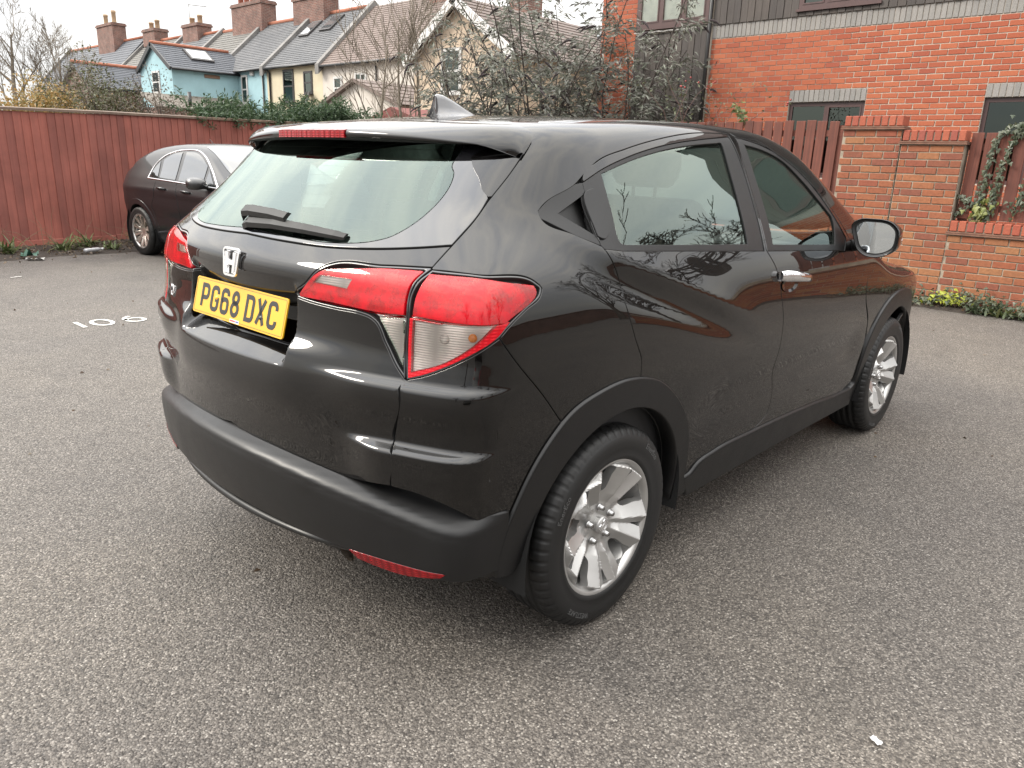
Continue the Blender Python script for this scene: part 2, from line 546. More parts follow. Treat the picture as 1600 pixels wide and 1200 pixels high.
# ---------------------------------------------------------------- lettering
def text_mesh(s, size=1., extrude=0., spacing=1.0):
    cu = bpy.data.curves.new('lettering', 'FONT')
    cu.body = s; cu.size = size; cu.extrude = extrude; cu.space_character = spacing
    cu.align_x = 'CENTER'; cu.align_y = 'CENTER'; cu.resolution_u = 4
    o = bpy.data.objects.new('lettering', cu)
    COL.objects.link(o)
    dg = bpy.context.evaluated_depsgraph_get()
    me = o.evaluated_get(dg).to_mesh()
    V = np.array([tuple(v.co) for v in me.vertices]) if len(me.vertices) else np.zeros((0, 3))
    Fc = [tuple(p.vertices) for p in me.polygons]
    o.evaluated_get(dg).to_mesh_clear()
    bpy.data.objects.remove(o); bpy.data.curves.remove(cu)
    return V, Fc
def stroke(paths, w, th=.001):
    """flat ribbons of width w along polylines in (p, q), thickness th -> verts (p, q, h), faces"""
    V = []; Fc = []
    for path in paths:
        P = np.array(path, float); closed = np.allclose(P[0], P[-1])
        if closed: P = P[:-1]
        n = len(P)
        prev = np.roll(P, 1, 0); nxt = np.roll(P, -1, 0)
        if not closed: prev[0] = P[0] * 2 - P[1]; nxt[-1] = P[-1] * 2 - P[-2]
        a = P - prev; b = nxt - P
        a /= np.linalg.norm(a, axis=1, keepdims=True) + 1e-12; b /= np.linalg.norm(b, axis=1, keepdims=True) + 1e-12
        na = np.stack([-a[:, 1], a[:, 0]], 1); nb = np.stack([-b[:, 1], b[:, 0]], 1)
        m = na + nb; m = m * 2 / np.maximum((m * m).sum(1, keepdims=True), 1.2)
        L = P + m * w / 2; R_ = P - m * w / 2
        k = len(V)
        for i in range(n):
            V += [(L[i][0], L[i][1], th), (R_[i][0], R_[i][1], th), (L[i][0], L[i][1], 0), (R_[i][0], R_[i][1], 0)]
        for i in range(n if closed else n - 1):
            j = (i + 1) % n; A = k + 4 * i; B = k + 4 * j
            Fc += [(A, A + 1, B + 1, B), (A + 2, A, B, B + 2), (A + 1, A + 3, B + 3, B + 1)]
        if not closed:
            A = k; B = k + 4 * (n - 1)
            Fc += [(A + 1, A, A + 2, A + 3), (B, B + 1, B + 3, B + 2)]
    return np.array(V), Fc
def arc(cx, cy, rx, ry, a0, a1, n=8):
    return [(cx + rx * math.cos(rad(a0 + (a1 - a0) * i / n)), cy + ry * math.sin(rad(a0 + (a1 - a0) * i / n))) for i in range(n + 1)]
def mk_plastic(name, c, rough, bs=.25):
    m, t, b = new_mat(name)
    co = objco(t)
    n = noise(t, 4., 6, .65, co)
    r = ramp(t, n.outputs['Fac'], [(.3, tuple(x * .8 for x in c)), (.72, tuple(x * 1.35 for x in c))])
    t.links.new(r.outputs[0], b.inputs['Base Color'])
    r2 = ramp(t, n.outputs['Fac'], [(.3, (rough - .07,) * 3), (.7, (rough + .08,) * 3)])
    t.links.new(r2.outputs[0], b.inputs['Roughness'])
    setb(b, spec=.42)
    n2 = noise(t, 700., 2, .5, co)
    bump(t, b, n2.outputs['Fac'], bs, .0006)
    return m
def mk_glass(name, tint, refl=1.0):
    m = bpy.data.materials.new(name); m.use_nodes = True
    t = m.node_tree; t.nodes.clear()
    o = nd(t, 'ShaderNodeOutputMaterial'); mx = nd(t, 'ShaderNodeMixShader')
    tr = nd(t, 'ShaderNodeBsdfTransparent'); tr.inputs[0].default_value = tuple(tint) + (1,)
    gl = nd(t, 'ShaderNodeBsdfGlossy'); gl.inputs['Roughness'].default_value = .006; gl.inputs[0].default_value = (.86, 1.0, .925, 1)
    fr = nd(t, 'ShaderNodeFresnel'); fr.inputs[0].default_value = 1.47
    # two faces of a pane: R = 2r / (1 + r)
    ad = nd(t, 'ShaderNodeMath', operation='ADD'); ad.inputs[1].default_value = 1.0
    dv = nd(t, 'ShaderNodeMath', operation='DIVIDE'); m2 = nd(t, 'ShaderNodeMath', operation='MULTIPLY', use_clamp=True); m2.inputs[1].default_value = 2.0 * refl
    t.links.new(fr.outputs[0], ad.inputs[0]); t.links.new(fr.outputs[0], dv.inputs[0]); t.links.new(ad.outputs[0], dv.inputs[1])
    t.links.new(dv.outputs[0], m2.inputs[0]); t.links.new(m2.outputs[0], mx.inputs[0])
    t.links.new(tr.outputs[0], mx.inputs[1]); t.links.new(gl.outputs[0], mx.inputs[2]); t.links.new(mx.outputs[0], o.inputs[0])
    return m
# ================================================================ ground
def mk_asphalt():
    m, t, b = new_mat('asphalt')
    geo = nd(t, 'ShaderNodeNewGeometry'); co = geo.outputs['Position']
    v = nd(t, 'ShaderNodeTexVoronoi', feature='F1'); v.inputs['Scale'].default_value = 190.; t.links.new(co, v.inputs['Vector'])
    v2 = nd(t, 'ShaderNodeTexVoronoi', feature='F1'); v2.inputs['Scale'].default_value = 80.; t.links.new(co, v2.inputs['Vector'])
    sp = nd(t, 'ShaderNodeSeparateColor'); t.links.new(v.outputs['Color'], sp.inputs[0])
    stones = ramp(t, sp.outputs[0], [(0., (.065, .056, .049)), (.30, (.135, .118, .103)), (.60, (.205, .182, .160)), (.84, (.285, .254, .224)), (.97, (.44, .40, .355)), (1., (.58, .54, .49))])
    big = noise(t, .55, 4, .55, co, .3)
    mid = noise(t, 3.2, 5, .6, co)
    tone = ramp(t, big.outputs['Fac'], [(.30, (.84, .84, .86)), (.5, (1., .995, .99)), (.68, (1.12, 1.10, 1.06))])
    tone2 = ramp(t, mid.outputs['Fac'], [(.3, (.90, .90, .90)), (.7, (1.08, 1.08, 1.08))])
    m1 = nd(t, 'ShaderNodeMix', data_type='RGBA', blend_type='MULTIPLY'); m1.inputs[0].default_value = 1.
    m2 = nd(t, 'ShaderNodeMix', data_type='RGBA', blend_type='MULTIPLY'); m2.inputs[0].default_value = 1.
    t.links.new(stones.outputs[0], m1.inputs[6]); t.links.new(tone.outputs[0], m1.inputs[7])
    t.links.new(m1.outputs[2], m2.inputs[6]); t.links.new(tone2.outputs[0], m2.inputs[7])
    st = noise(t, .9, 3, .5, co, 1.2)
    sr = ramp(t, st.outputs['Fac'], [(.26, (.80, .80, .80)), (.40, (1, 1, 1))])
    m25 = nd(t, 'ShaderNodeMix', data_type='RGBA', blend_type='MULTIPLY'); m25.inputs[0].default_value = 1.
    t.links.new(m2.outputs[2], m25.inputs[6]); t.links.new(sr.outputs[0], m25.inputs[7]); m2 = m25
    # pits between the chippings
    pit = ramp(t, v.outputs['Distance'], [(.25, (1, 1, 1)), (.75, (.55, .55, .55))])
    m3 = nd(t, 'ShaderNodeMix', data_type='RGBA', blend_type='MULTIPLY'); m3.inputs[0].default_value = .8
    t.links.new(m2.outputs[2], m3.inputs[6]); t.links.new(pit.outputs[0], m3.inputs[7])
    t.links.new(m3.outputs[2], b.inputs['Base Color'])
    rr = ramp(t, sp.outputs[1], [(0, (.55,) * 3), (1, (.9,) * 3)]); t.links.new(rr.outputs[0], b.inputs['Roughness'])
    b1 = nd(t, 'ShaderNodeBump', invert=True); b1.inputs['Strength'].default_value = .7; b1.inputs['Distance'].default_value = .004
    t.links.new(v.outputs['Distance'], b1.inputs['Height'])
    b2 = nd(t, 'ShaderNodeBump', invert=True); b2.inputs['Strength'].default_value = .5; b2.inputs['Distance'].default_value = .006
    t.links.new(v2.outputs['Distance'], b2.inputs['Height']); t.links.new(b1.outputs[0], b2.inputs['Normal'])
    t.links.new(b2.outputs[0], b.inputs['Normal'])
    return m
ASPH = mk_asphalt()
mb = MB(); mb.add([(-220, -220, 0), (260, -220, 0), (260, 260, 0), (-220, 260, 0)], [(0, 1, 2, 3)])
tag(mb.build('ground', [ASPH]), kind='structure')
MARK = None
def mk_paintmark():
    m, t, b = new_mat('worn_white_paint'); setb(b, rough=.7)
    geo = nd(t, 'ShaderNodeNewGeometry')
    n = noise(t, 90., 4, .7, geo.outputs['Position'])
    r = ramp(t, n.outputs['Fac'], [(.33, (.16, .15, .14)), (.46, (.66, .65, .61)), (.8, (.80, .79, .75))])
    t.links.new(r.outputs[0], b.inputs['Base Color']); bump(t, b, n.outputs['Fac'], .6, .003)
    return m
MARK = mk_paintmark()
num = thing('bay_number', 'white painted bay number 106 on the asphalt to the left of the nearest car', 'road marking', (.0, 0, .004))
def dig(ch):
    if ch == '1': return [[(.055, .05), (.055, .30)]]
    if ch == '0': return [arc(.09, .165, .072, .125, 0, 360, 22)]
    return [arc(.085, .115, .07, .078, 0, 360, 18), [(.017, .125), (.02, .19), (.05, .25), (.10, .285)]]
for ch, x in (('1', .235), ('0', .365), ('6', .62)):
    V, Fc = stroke(dig(ch), .036, .0015)
    V[:, 0] += x; V[:, 1] += 4.46
    link('painted_digit', np_mesh('painted_digit', V, Fc, [MARK], smooth=False), num)
# ================================================================ brick building, boundary wall, fences
BRICK_B = mat_pieces('orange_brick_building', [(.50, .125, .055), (.56, .152, .068), (.46, .105, .048), (.60, .178, .080), (.52, .132, .058), (.44, .105, .055)], .85, 60., .5)
BRICK_W = mat_pieces('weathered_brick', [(.40, .120, .055), (.44, .17, .075), (.34, .09, .045), (.46, .21, .09), (.38, .105, .055), (.30, .10, .06), (.42, .14, .06)], .88, 38., .7, .004)
COPE = mat_pieces('red_coping_brick', [(.50, .12, .060), (.54, .145, .075), (.46, .105, .055), (.40, .10, .07)], .8, 50., .4)
GREYB = mat_pieces('grey_soldier_brick', [(.30, .285, .265), (.34, .32, .30), (.27, .26, .245), (.32, .30, .285)], .85, 60., .4)
MORTAR = mat_simple('pale_mortar', (.62, .54, .45), .95, 0, .2, 20., .5, 200., .003)
DIRTYM = mat_simple('weathered_mortar', (.42, .35, .27), .95, 0, .3, 7., .6, 160., .004)
TILEC = mat_simple('creasing_tile', (.24, .12, .08), .9, 0, .3, 12., .5, 120., .003)
def mk_boards(name, c, var=.3, rough=.75):
    m, t, b = new_mat(name); setb(b, rough=rough)
    oi = nd(t, 'ShaderNodeObjectInfo'); geo = nd(t, 'ShaderNodeNewGeometry')
    mp = nd(t, 'ShaderNodeMapping'); mp.inputs['Scale'].default_value = (38., 38., 1.6)
    cb = nd(t, 'ShaderNodeCombineXYZ'); mu = nd(t, 'ShaderNodeMath', operation='MULTIPLY'); mu.inputs[1].default_value = 37.
    t.links.new(oi.outputs['Random'], mu.inputs[0]); t.links.new(mu.outputs[0], cb.inputs[2])
    ad = nd(t, 'ShaderNodeVectorMath', operation='ADD'); t.links.new(geo.outputs['Position'], ad.inputs[0]); t.links.new(cb.outputs[0], ad.inputs[1])
    t.links.new(ad.outputs[0], mp.inputs['Vector'])
    n = noise(t, 1.0, 6, .65, mp.outputs[0], .6)
    r = ramp(t, n.outputs['Fac'], [(.25, tuple(x * (1 - var) for x in c)), (.55, c), (.78, tuple(min(1, x * (1 + var)) for x in c))])
    tint = ramp(t, oi.outputs['Random'], [(0, (.80, .80, .82)), (.5, (1, 1, 1)), (1, (1.16, 1.12, 1.08))])
    n2 = noise(t, 2.2, 4, .6, geo.outputs['Position'])
    t2 = ramp(t, n2.outputs['Fac'], [(.3, (.78, .76, .76)), (.7, (1.12, 1.12, 1.12))])
    a = nd(t, 'ShaderNodeMix', data_type='RGBA', blend_type='MULTIPLY'); a.inputs[0].default_value = 1
    b2 = nd(t, 'ShaderNodeMix', data_type='RGBA', blend_type='MULTIPLY'); b2.inputs[0].default_value = 1
    t.links.new(r.outputs[0], a.inputs[6]); t.links.new(tint.outputs[0], a.inputs[7])
    t.links.new(a.outputs[2], b2.inputs[6]); t.links.new(t2.outputs[0], b2.inputs[7])
    t.links.new(b2.outputs[2], b.inputs['Base Color'])
    bump(t, b, n.outputs['Fac'], .35, .004)
    return m
FENCE_M = mk_boards('red_brown_fence_stain', (.37, .120, .092), .20)
FENCE_C = mk_boards('weathered_capping', (.27, .19, .14), .25)
PICK_M = mk_boards('dark_red_picket_stain', (.175, .050, .030), .40)
CLADB = mk_boards('black_brown_cladding', (.080, .068, .061), .30)
BROWNF = mat_simple('brown_window_frame', (.095, .045, .042), .4)
WIN = mk_glass('house_pane', (.25, .27, .28), 1.0)
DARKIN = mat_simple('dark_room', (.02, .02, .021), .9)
CREAMIN = mat_simple('pale_backing', (.86, .83, .77), .9)  # pale sheet set close behind the panes of one window

_bm = {}
def brick_mesh(l, h, mat, depth=.1, bev=.004):
    k = (round(l, 4), round(h, 4), mat.name)
    if k not in _bm:
        mb = MB(); mb.box((0, -l / 2, -h / 2), (depth, l / 2, h / 2), 0, bev); _bm[k] = mb.mesh('brick', [mat])
    return _bm[k]
def lay(parent, x, y0, y1, z0, z1, mat, course=.078, L=.225, joint=.011, name='brick', indiv=lambda y, z: True, holes=(), off0=0.):
    """stretcher bond on the plane x, facing -x; picked bricks become objects, the rest one joined part"""
    rest = MB(); n = int(round((z1 - z0) / course)); h = course - joint; k = 0
    for r in range(n):
        zc = z0 + (r + .5) * course
        y = y0 - (L / 2 if r % 2 else 0) - off0
        while y < y1 - .001:
            a = max(y, y0); b = min(y + L, y1); y += L
            if b - a < .04: continue
            segs = [(a, b)]
            for (hy0, hy1, hz0, hz1) in holes:
                if hz0 - course * .4 < zc < hz1 + course * .4:
                    ns = []
                    for (p, q) in segs:
                        if q <= hy0 or p >= hy1: ns.append((p, q)); continue
                        if p < hy0: ns.append((p, hy0))
                        if q > hy1: ns.append((hy1, q))
                    segs = ns
            for (p, q) in segs:
                l = q - p - joint
                if l < .03: continue
                c = (p + q) / 2; l = round(l, 3)
                dx = rnd.uniform(-.0025, .0025)
                if indiv(c, zc):
                    link(name, brick_mesh(l, h, mat), parent, (x + dx, c + rnd.uniform(-.002, .002), zc + rnd.uniform(-.0015, .0015)), (rnd.uniform(-.006, .006), 0, rnd.uniform(-.008, .008))); k += 1
                else:
                    rest.box((x + dx, c - l / 2, zc - h / 2), (x + .09, c + l / 2, zc + h / 2))
    if rest.v: rest.build('brickwork', [mat], parent)['kind'] = 'stuff'
    return k
# ---------------------------------------------------------------- apartment building on x = 10.6
XB = 10.6
apt = thing('apartment_building', 'orange brick apartment building with grey soldier course and dark timber cladding behind the boundary wall', 'building', (XB, 1, 0))
apt_in = Matrix.Translation((-XB, -1, 0))
class Off:
    """parents built in world coordinates under a thing that stands elsewhere"""
def wpart(o, root):
    o.parent = root; o.matrix_parent_inverse = Matrix.Translation(-Vector(root.location)); return o
Y0, Y1 = -4.3, 4.88
wins_b = [(2.22, 3.40, 1.30, 2.434), (-.55, .65, 1.30, 2.434), (-3.6, -2.4, 1.30, 2.434)]
mb = MB()
ys = sorted({Y0, 7.2, *[w[0] for w in wins_b], *[w[1] for w in wins_b]})
for a, b in zip(ys[:-1], ys[1:]):
    hz = [(w[2], w[3]) for w in wins_b if w[0] <= a and w[1] >= b]
    if hz: mb.box((XB + .007, a, 0), (XB + .22, b, hz[0][0])); mb.box((XB + .007, a, hz[0][1]), (XB + .22, b, 6.4))
    else: mb.box((XB + .007, a, 0), (XB + .22, b, 6.4))
mb.box((XB + .22, Y0, 0), (XB + 8, Y0 + .2, 6.4)); mb.box((XB + .22, 7.0, 0), (XB + 8, 7.2, 6.4)); mb.box((XB + 8, Y0, 0), (XB + 8.2, 7.2, 6.4))
wpart(mb.build('wall', [MORTAR]), apt)
class Root:
    pass
def near_brick(y, z): return .25 < y < 2.25 and z > 1.93
zc0 = 3.47 - 45 * .078
holes = [(w[0], w[1], w[2], w[3] + .0) for w in wins_b] + [(w[0] - .0, w[1] + .0, w[3] - .02, w[3] + .175) for w in wins_b]
lay_root = empty('brick_face', (0, 0, 0)); bpy.data.objects.remove(lay_root)
class _P: pass
def wlay(root, *a, **k):
    before = set(bpy.data.objects)
    n = lay(None, *a, **k)
    for o in bpy.data.objects:
        if o not in before: wpart(o, root)
    return n
cnt = [0]
def pick300(y, z):
    ok = .15 < y < 2.62 and z > 2.0
    if ok and cnt[0] < 296: cnt[0] += 1; return True
    return False
wlay(apt, XB, Y0, Y1, zc0, 3.47, BRICK_B, holes=holes, indiv=pick300)
wlay(apt, XB, 6.42, 7.2, zc0, 3.47 + 36 * .078, BRICK_B, indiv=lambda y, z: False)
def soldier(y0, y1, z0, h, tiny):
    rest = MB(); n = int((y1 - y0) / .0755)
    for i in range(n):
        c = y0 + (i + .5) * (y1 - y0) / n; w = (y1 - y0) / n - .010
        if tiny(c): wpart(link('soldier_brick', brick_mesh(round(w, 3), h, GREYB), None, (XB - .004 + rnd.uniform(-.002, .002), c, z0 + h / 2)), apt)
        else: rest.box((XB - .004, c - w / 2, z0), (XB + .09, c + w / 2, z0 + h))
    if rest.v: wpart(rest.build('soldier_course', [GREYB]), apt)['kind'] = 'stuff'
soldier(Y0, Y1, 3.478, .205, lambda c: c > .2)
for w in wins_b: soldier(w[0], w[1], w[3] + .003, .174, lambda c: c > .2)
def win_unit(root, x, y0, y1, z0, z1, nlight, fm, depth=.05, name='window', inside=DARKIN, bar=.055, curtain=None, back=True, boff=.12):
    """brown framed casement: frame, panes and what shows behind them"""
    mb = MB(); f = bar
    mb.box((x, y0, z0), (x + depth, y1, z0 + f)); mb.box((x, y0, z1 - f), (x + depth, y1, z1))
    mb.box((x, y0, z0 + f), (x + depth, y0 + f, z1 - f)); mb.box((x, y1 - f, z0 + f), (x + depth, y1, z1 - f))
    w = (y1 - y0 - f) / nlight
    for i in range(1, nlight): mb.box((x + .002, y0 + f / 2 + i * w - f / 2, z0 + f), (x + depth - .002, y0 + f / 2 + i * w + f / 2, z1 - f))
    mb.box((x - .03, y0 - .03, z0 - .04), (x + depth, y1 + .03, z0 - .002))
    fr = wpart(mb.build(name, [fm]), root)
    for i in range(nlight):
        a = y0 + f / 2 + i * w + f / 2; b = a + w - f
        p = MB(); p.add([(x + .02, a, z0 + f), (x + .02, b, z0 + f), (x + .02, b, z1 - f), (x + .02, a, z1 - f)], [(0, 3, 2, 1)])
        q = p.build('pane', [WIN]); q.parent = fr
        if (i % 2 == 0) or nlight > 2:
            s = MB(); g = .022
            s.box((x - .008, a, z0 + f), (x + .012, b, z0 + f + g)); s.box((x - .008, a, z1 - f - g), (x + .012, b, z1 - f))
            s.box((x - .008, a, z0 + f + g), (x + .012, a + g, z1 - f - g)); s.box((x - .008, b - g, z0 + f + g), (x + .012, b, z1 - f - g))
            q = s.build('sash', [fm]); q.parent = fr
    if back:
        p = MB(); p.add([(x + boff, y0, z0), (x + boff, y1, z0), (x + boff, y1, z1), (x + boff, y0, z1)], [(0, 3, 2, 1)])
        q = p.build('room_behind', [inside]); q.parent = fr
    return fr
for w in wins_b: win_unit(apt, XB + .05, w[0], w[1], w[2], w[3] - .004, 2, BROWNF)
# timber cladding above the soldier course and beside the left window
def clad(y0, y1, z0, z1, x=XB - .02):
    n = int(round((y1 - y0) / .118)); w = (y1 - y0) / n
    for i in range(n):
        me = MB(); me.box((0, -w / 2 + .0045, z0), (.02, w / 2 - .0045, z1))
        wpart(link('cladding_board', me.mesh('cladding_board', [CLADB]), None, (x - (0 if i % 2 else .009), y0 + (i + .5) * w, 0)), apt)
up = [(2.22, 3.42, 3.79, 4.9), (-.9, .4, 3.79, 4.9), (-3.9, -2.7, 3.79, 4.9)]
ed = sorted({Y0, 4.88, *[u[0] for u in up], *[u[1] for u in up]})
for a, b in zip(ed[:-1], ed[1:]):
    if any(u[0] <= a and u[1] >= b for u in up):
        clad(a, b, 3.69, 3.745); clad(a, b, 4.94, 6.4)
    else: clad(a, b, 3.69, 6.4)
for u in up: win_unit(apt, XB - .03, u[0], u[1], u[2], u[3], 3 if u[0] > 2 else 2, BROWNF, inside=DARKIN)
clad(4.95, 6.42, 2.20, 3.64)
mb = MB(); mb.box((XB - .01, 4.95, 0), (XB + .05, 6.42, 2.19)); wpart(mb.build('plinth', [CLADB]), apt)
WIN_KEEP = WIN
WIN = mk_glass('clear_house_pane', (.88, .88, .86), 1.0)
win_unit(apt, XB - .045, 4.96, 6.40, 3.745, 5.1, 3, BROWNF, inside=CREAMIN, bar=.075, boff=.032)
WIN = WIN_KEEP
mb = MB()
for i in range(12):
    y = 4.95 + i * .1225; mb.tube([(XB - .055, y, 3.672 - .012 * (i % 2)), (XB - .055, y + .1225, 3.672 - .012 * ((i + 1) % 2))], .014, 5)
wpart(mb.build('lead_flashing', [mat_simple('lead_pale', (.45, .43, .41), .6)]), apt)['kind'] = 'stuff'
clad(4.95, 6.42, 5.16, 6.4)
mb = MB(); mb.tube([(XB - .055, 4.915, 0), (XB - .055, 4.915, 6.4)], .034, 8); wpart(mb.build('downpipe', [mat_simple('black_pipe', (.015, .014, .014), .4)]), apt)
ROOFT = mat_simple('concrete_tile_brown', (.13, .075, .06), .9, 0, .3, 4., .6, 30., .02)
mb = MB(); mb.prism([(XB - .5, 6.3), (XB + 4.1, 9.3), (XB + 8.6, 6.3), (XB + 8.6, 6.42), (XB + 4.1, 9.5), (XB - .5, 6.42)], Y0 - .2, 7.4, 'y')
wpart(mb.build('roof', [ROOFT]), apt)
# ---------------------------------------------------------------- boundary wall with piers on x = 7.62
XW = 7.62
def wall_thing(name, label, cat, y0, y1, ztop, core_to, group=None, indiv=lambda y, z: True, off0=0.):
    t = thing(name, label, cat, (XW, (y0 + y1) / 2, 0), group=group)
    n = int(round(core_to / .078))
    mb = MB(); mb.box((XW + .009, y0 + .0006, 0), (XW + .215, y1 - .0006, n * .078 + .004)); wpart(mb.build('wall_core', [DIRTYM]), t)
    wlay(t, XW, y0, y1, 0, n * .078, BRICK_W, indiv=indiv, off0=off0)
    z = n * .078 + .006
    mb = MB(); mb.box((XW - .028, y0 - .024, z), (XW + .24, y1 + .024, z + .014)); mb.box((XW - .020, y0 - .018, z + .018), (XW + .235, y1 + .018, z + .032))
    wpart(mb.build('creasing_tiles', [TILEC]), t)
    z += .036; m = max(1, int(round((y1 - y0) / .083))); w = (y1 - y0) / m
    for i in range(m):
        c = y0 + (i + .5) * w
        if indiv(c, z): wpart(link('coping_brick', brick_mesh(round(w - .014, 3), .108, COPE, .222, .005), None, (XW - .004 + rnd.uniform(-.003, .003), c, z + .056), (rnd.uniform(-.012, .012), 0, 0)), t)
    mb = MB(); mb.box((XW + .012, y0 + .01, z - .004), (XW + .2, y1 - .01, z + .09)); wpart(mb.build('coping_mortar', [DIRTYM]), t)
    return t
wall_thing('brick_pier', 'taller of the two brick piers in the boundary wall, left one', 'brick pier', .745, 1.39, 2.02, 1.87, 'brick piers in the boundary wall', off0=.06)
wall_thing('brick_pier', 'shorter brick pier stepped down beside the taller pier', 'brick pier', .10, .735, 1.86, 1.72, 'brick piers in the boundary wall')
wall_thing('boundary_wall', 'low brick wall with brick-on-edge coping below the ivy at the right edge', 'wall', -6.0, .0995, .93, .76, 'low boundary walls', indiv=lambda y, z: y > -1.25)
wall_thing('boundary_wall', 'low brick wall left of the piers, mostly hidden behind the car', 'wall', 1.40, 7.6, .93, .76, 'low boundary walls', indiv=lambda y, z: y < 1.9)
def picket(label, y0, y1, z0, z1, jit, base):
    t = thing('picket_fence', label, 'fence', (XW + .12, (y0 + y1) / 2, base), group='picket fences on the boundary wall')
    pitch = .135; n = int((y1 - y0) / pitch); me = []
    for k in range(4):
        h = z1 - z0 + (.0, .006, -.006, .003)[k]
        mb = MB(); mb.box((0, -.0565, 0), (.019, .0565, h), 0, .003); me.append(mb.mesh('picket', [PICK_M]))
    for i in range(n):
        y = y1 - (i + .5) * pitch
        wpart(link('picket', me[i % 4], None, (XW + .10 + rnd.uniform(-.004, .004), y + rnd.uniform(-.006, .006), z0 + rnd.uniform(-.008, .008)), (rnd.uniform(-.006, .006), rnd.uniform(-.01, .01), 0)), t)
    for z in (z0 + .12, z1 - .14):
        mb = MB(); mb.box((XW + .122, y0, z - .035), (XW + .165, y1, z + .035)); wpart(mb.build('rail', [PICK_M]), t)
    for y in (y0 + .05, y1 - .06):
        mb = MB(); mb.box((XW + .124, y - .04, .8), (XW + .2, y + .04, z1 - .05)); wpart(mb.build('post', [PICK_M]), t)
    return t
picket('dark red picket fence left of the tall brick pier, behind the car roof', 1.40, 5.8, 1.02, 1.98, 0, .93)
picket('dark red picket fence with ivy, right of the short brick pier', -3.6, .085, .955, 1.845, 0, .93)
# ---------------------------------------------------------------- close-board fence on the left
FA = rad(9); FP = Vector((1.98, 10.33, 0)); FD = Vector((math.cos(FA), math.sin(FA), 0)); FN = Vector((-math.sin(FA), math.cos(FA), 0))
fence = thing('board_fence', 'long red-brown close-board timber fence behind the dark hatchback', 'fence', FP, FA)
ftop = pchip([-9, -2, .2, 1.3, 3.6, 5.2, 12], [1.87, 1.875, 1.90, 1.945, 1.95, 2.0, 2.10])
me = []
for k in range(5):
    mb = MB(); w = .128
    mb.add([(0, -.004 - .012, 0), (w, -.004, 0), (w, .004, 0), (0, -.002, 0), (0, -.004 - .012, 1), (w, -.004, 1), (w, .004, 1), (0, -.002, 1)],
           [(0, 3, 2, 1), (4, 5, 6, 7), (0, 1, 5, 4), (1, 2, 6, 5), (2, 3, 7, 6), (3, 0, 4, 7)]); me.append(mb.mesh('fence_board', [FENCE_M]))
s = -4.6; i = 0
while s < 12.2:
    zt = float(ftop(s)) - .045
    o = link('fence_board', me[i % 5], fence, (s, rnd.uniform(-.003, .003), .105), (0, rnd.uniform(-.004, .004), 0))
    o.scale = (rnd.uniform(.97, 1.03), 1, zt - .105)
    s += .112 + rnd.uniform(-.004, .004); i += 1
for a in np.arange(-4.75, 12.2, 1.85):
    b = min(a + 1.85, 12.3)
    mb = MB(); mb.box((a, -.016, 0), (b - .01, .012, .112 + rnd.uniform(-.006, .006)), 0, .004); mb.build('gravel_board', [FENCE_M], fence)
    za, zb = float(ftop(a)), float(ftop(b))
    mb = MB(); mb.add([(a, -.035, za - .045), (b - .006, -.035, zb - .045), (b - .006, .03, zb - .045), (a, .03, za - .045), (a, -.035, za - .012), (b - .006, -.035, zb - .012), (b - .006, .03, zb), (a, .03, za)],
           [(0, 3, 2, 1), (4, 5, 6, 7), (0, 1, 5, 4), (1, 2, 6, 5), (2, 3, 7, 6), (3, 0, 4, 7)])
    mb.build('capping_rail', [FENCE_C], fence)
    mb = MB(); mb.box((a - .05, .02, 0), (a + .05, .12, za - .06)); mb.build('post', [FENCE_M], fence)
def on_fence(s, d, z=0.): p = FP + FD * s - FN * d; return (p.x, p.y, z)
# ================================================================ the terrace beyond the fence
def mk_slate(name, c1, c2, sc=1.0):
    m, t, b = new_mat(name); setb(b, rough=.7)
    geo = nd(t, 'ShaderNodeNewGeometry'); co = geo.outputs['Position']
    n = noise(t, 1.3, 6, .65, co); n2 = noise(t, 9., 5, .7, co)
    oi = nd(t, 'ShaderNodeObjectInfo')
    r = ramp(t, n.outputs['Fac'], [(.28, c1), (.72, c2)])
    r2 = ramp(t, n2.outputs['Fac'], [(.25, (.65, .65, .65)), (.75, (1.25, 1.25, 1.25))])
    a = nd(t, 'ShaderNodeMix', data_type='RGBA', blend_type='MULTIPLY'); a.inputs[0].default_value = 1
    t.links.new(r.outputs[0], a.inputs[6]); t.links.new(r2.outputs[0], a.inputs[7]); t.links.new(a.outputs[2], b.inputs['Base Color'])
    bump(t, b, n2.outputs['Fac'], .4, .01)
    return m
SLATE = mk_slate('grey_slate', (.10, .105, .115), (.17, .17, .175))
SLATE2 = mk_slate('mossy_slate', (.13, .125, .115), (.20, .19, .17))
SLATEB = mk_slate('blue_grey_tile', (.085, .095, .115), (.13, .14, .16))
TILEBR = mk_slate('brown_tile', (.16, .115, .095), (.23, .17, .145))
RIDGE = mat_simple('terracotta_ridge', (.42, .15, .085), .85, 0, .25, 3.)
def rend(name, c): return mat_simple(name, c, .92, 0, .09, 1.6, .25, 40., .006)
BLUEW = rend('pale_blue_render', (.43, .66, .72)); CREAMW = rend('cream_render', (.78, .69, .50)); WHITEW = rend('white_render', (.76, .70, .63))  # blue and cream lightened in the colour in place of distance haze
BEIGEW = rend('beige_render', (.66, .53, .40)); PARA = mat_simple('parapet_render', (.26, .25, .24), .9, 0, .25, 2.)
REDBR = mat_simple('old_red_brick', (.24, .135, .11), .92, 0, .4, 5., .5, 30., .01)
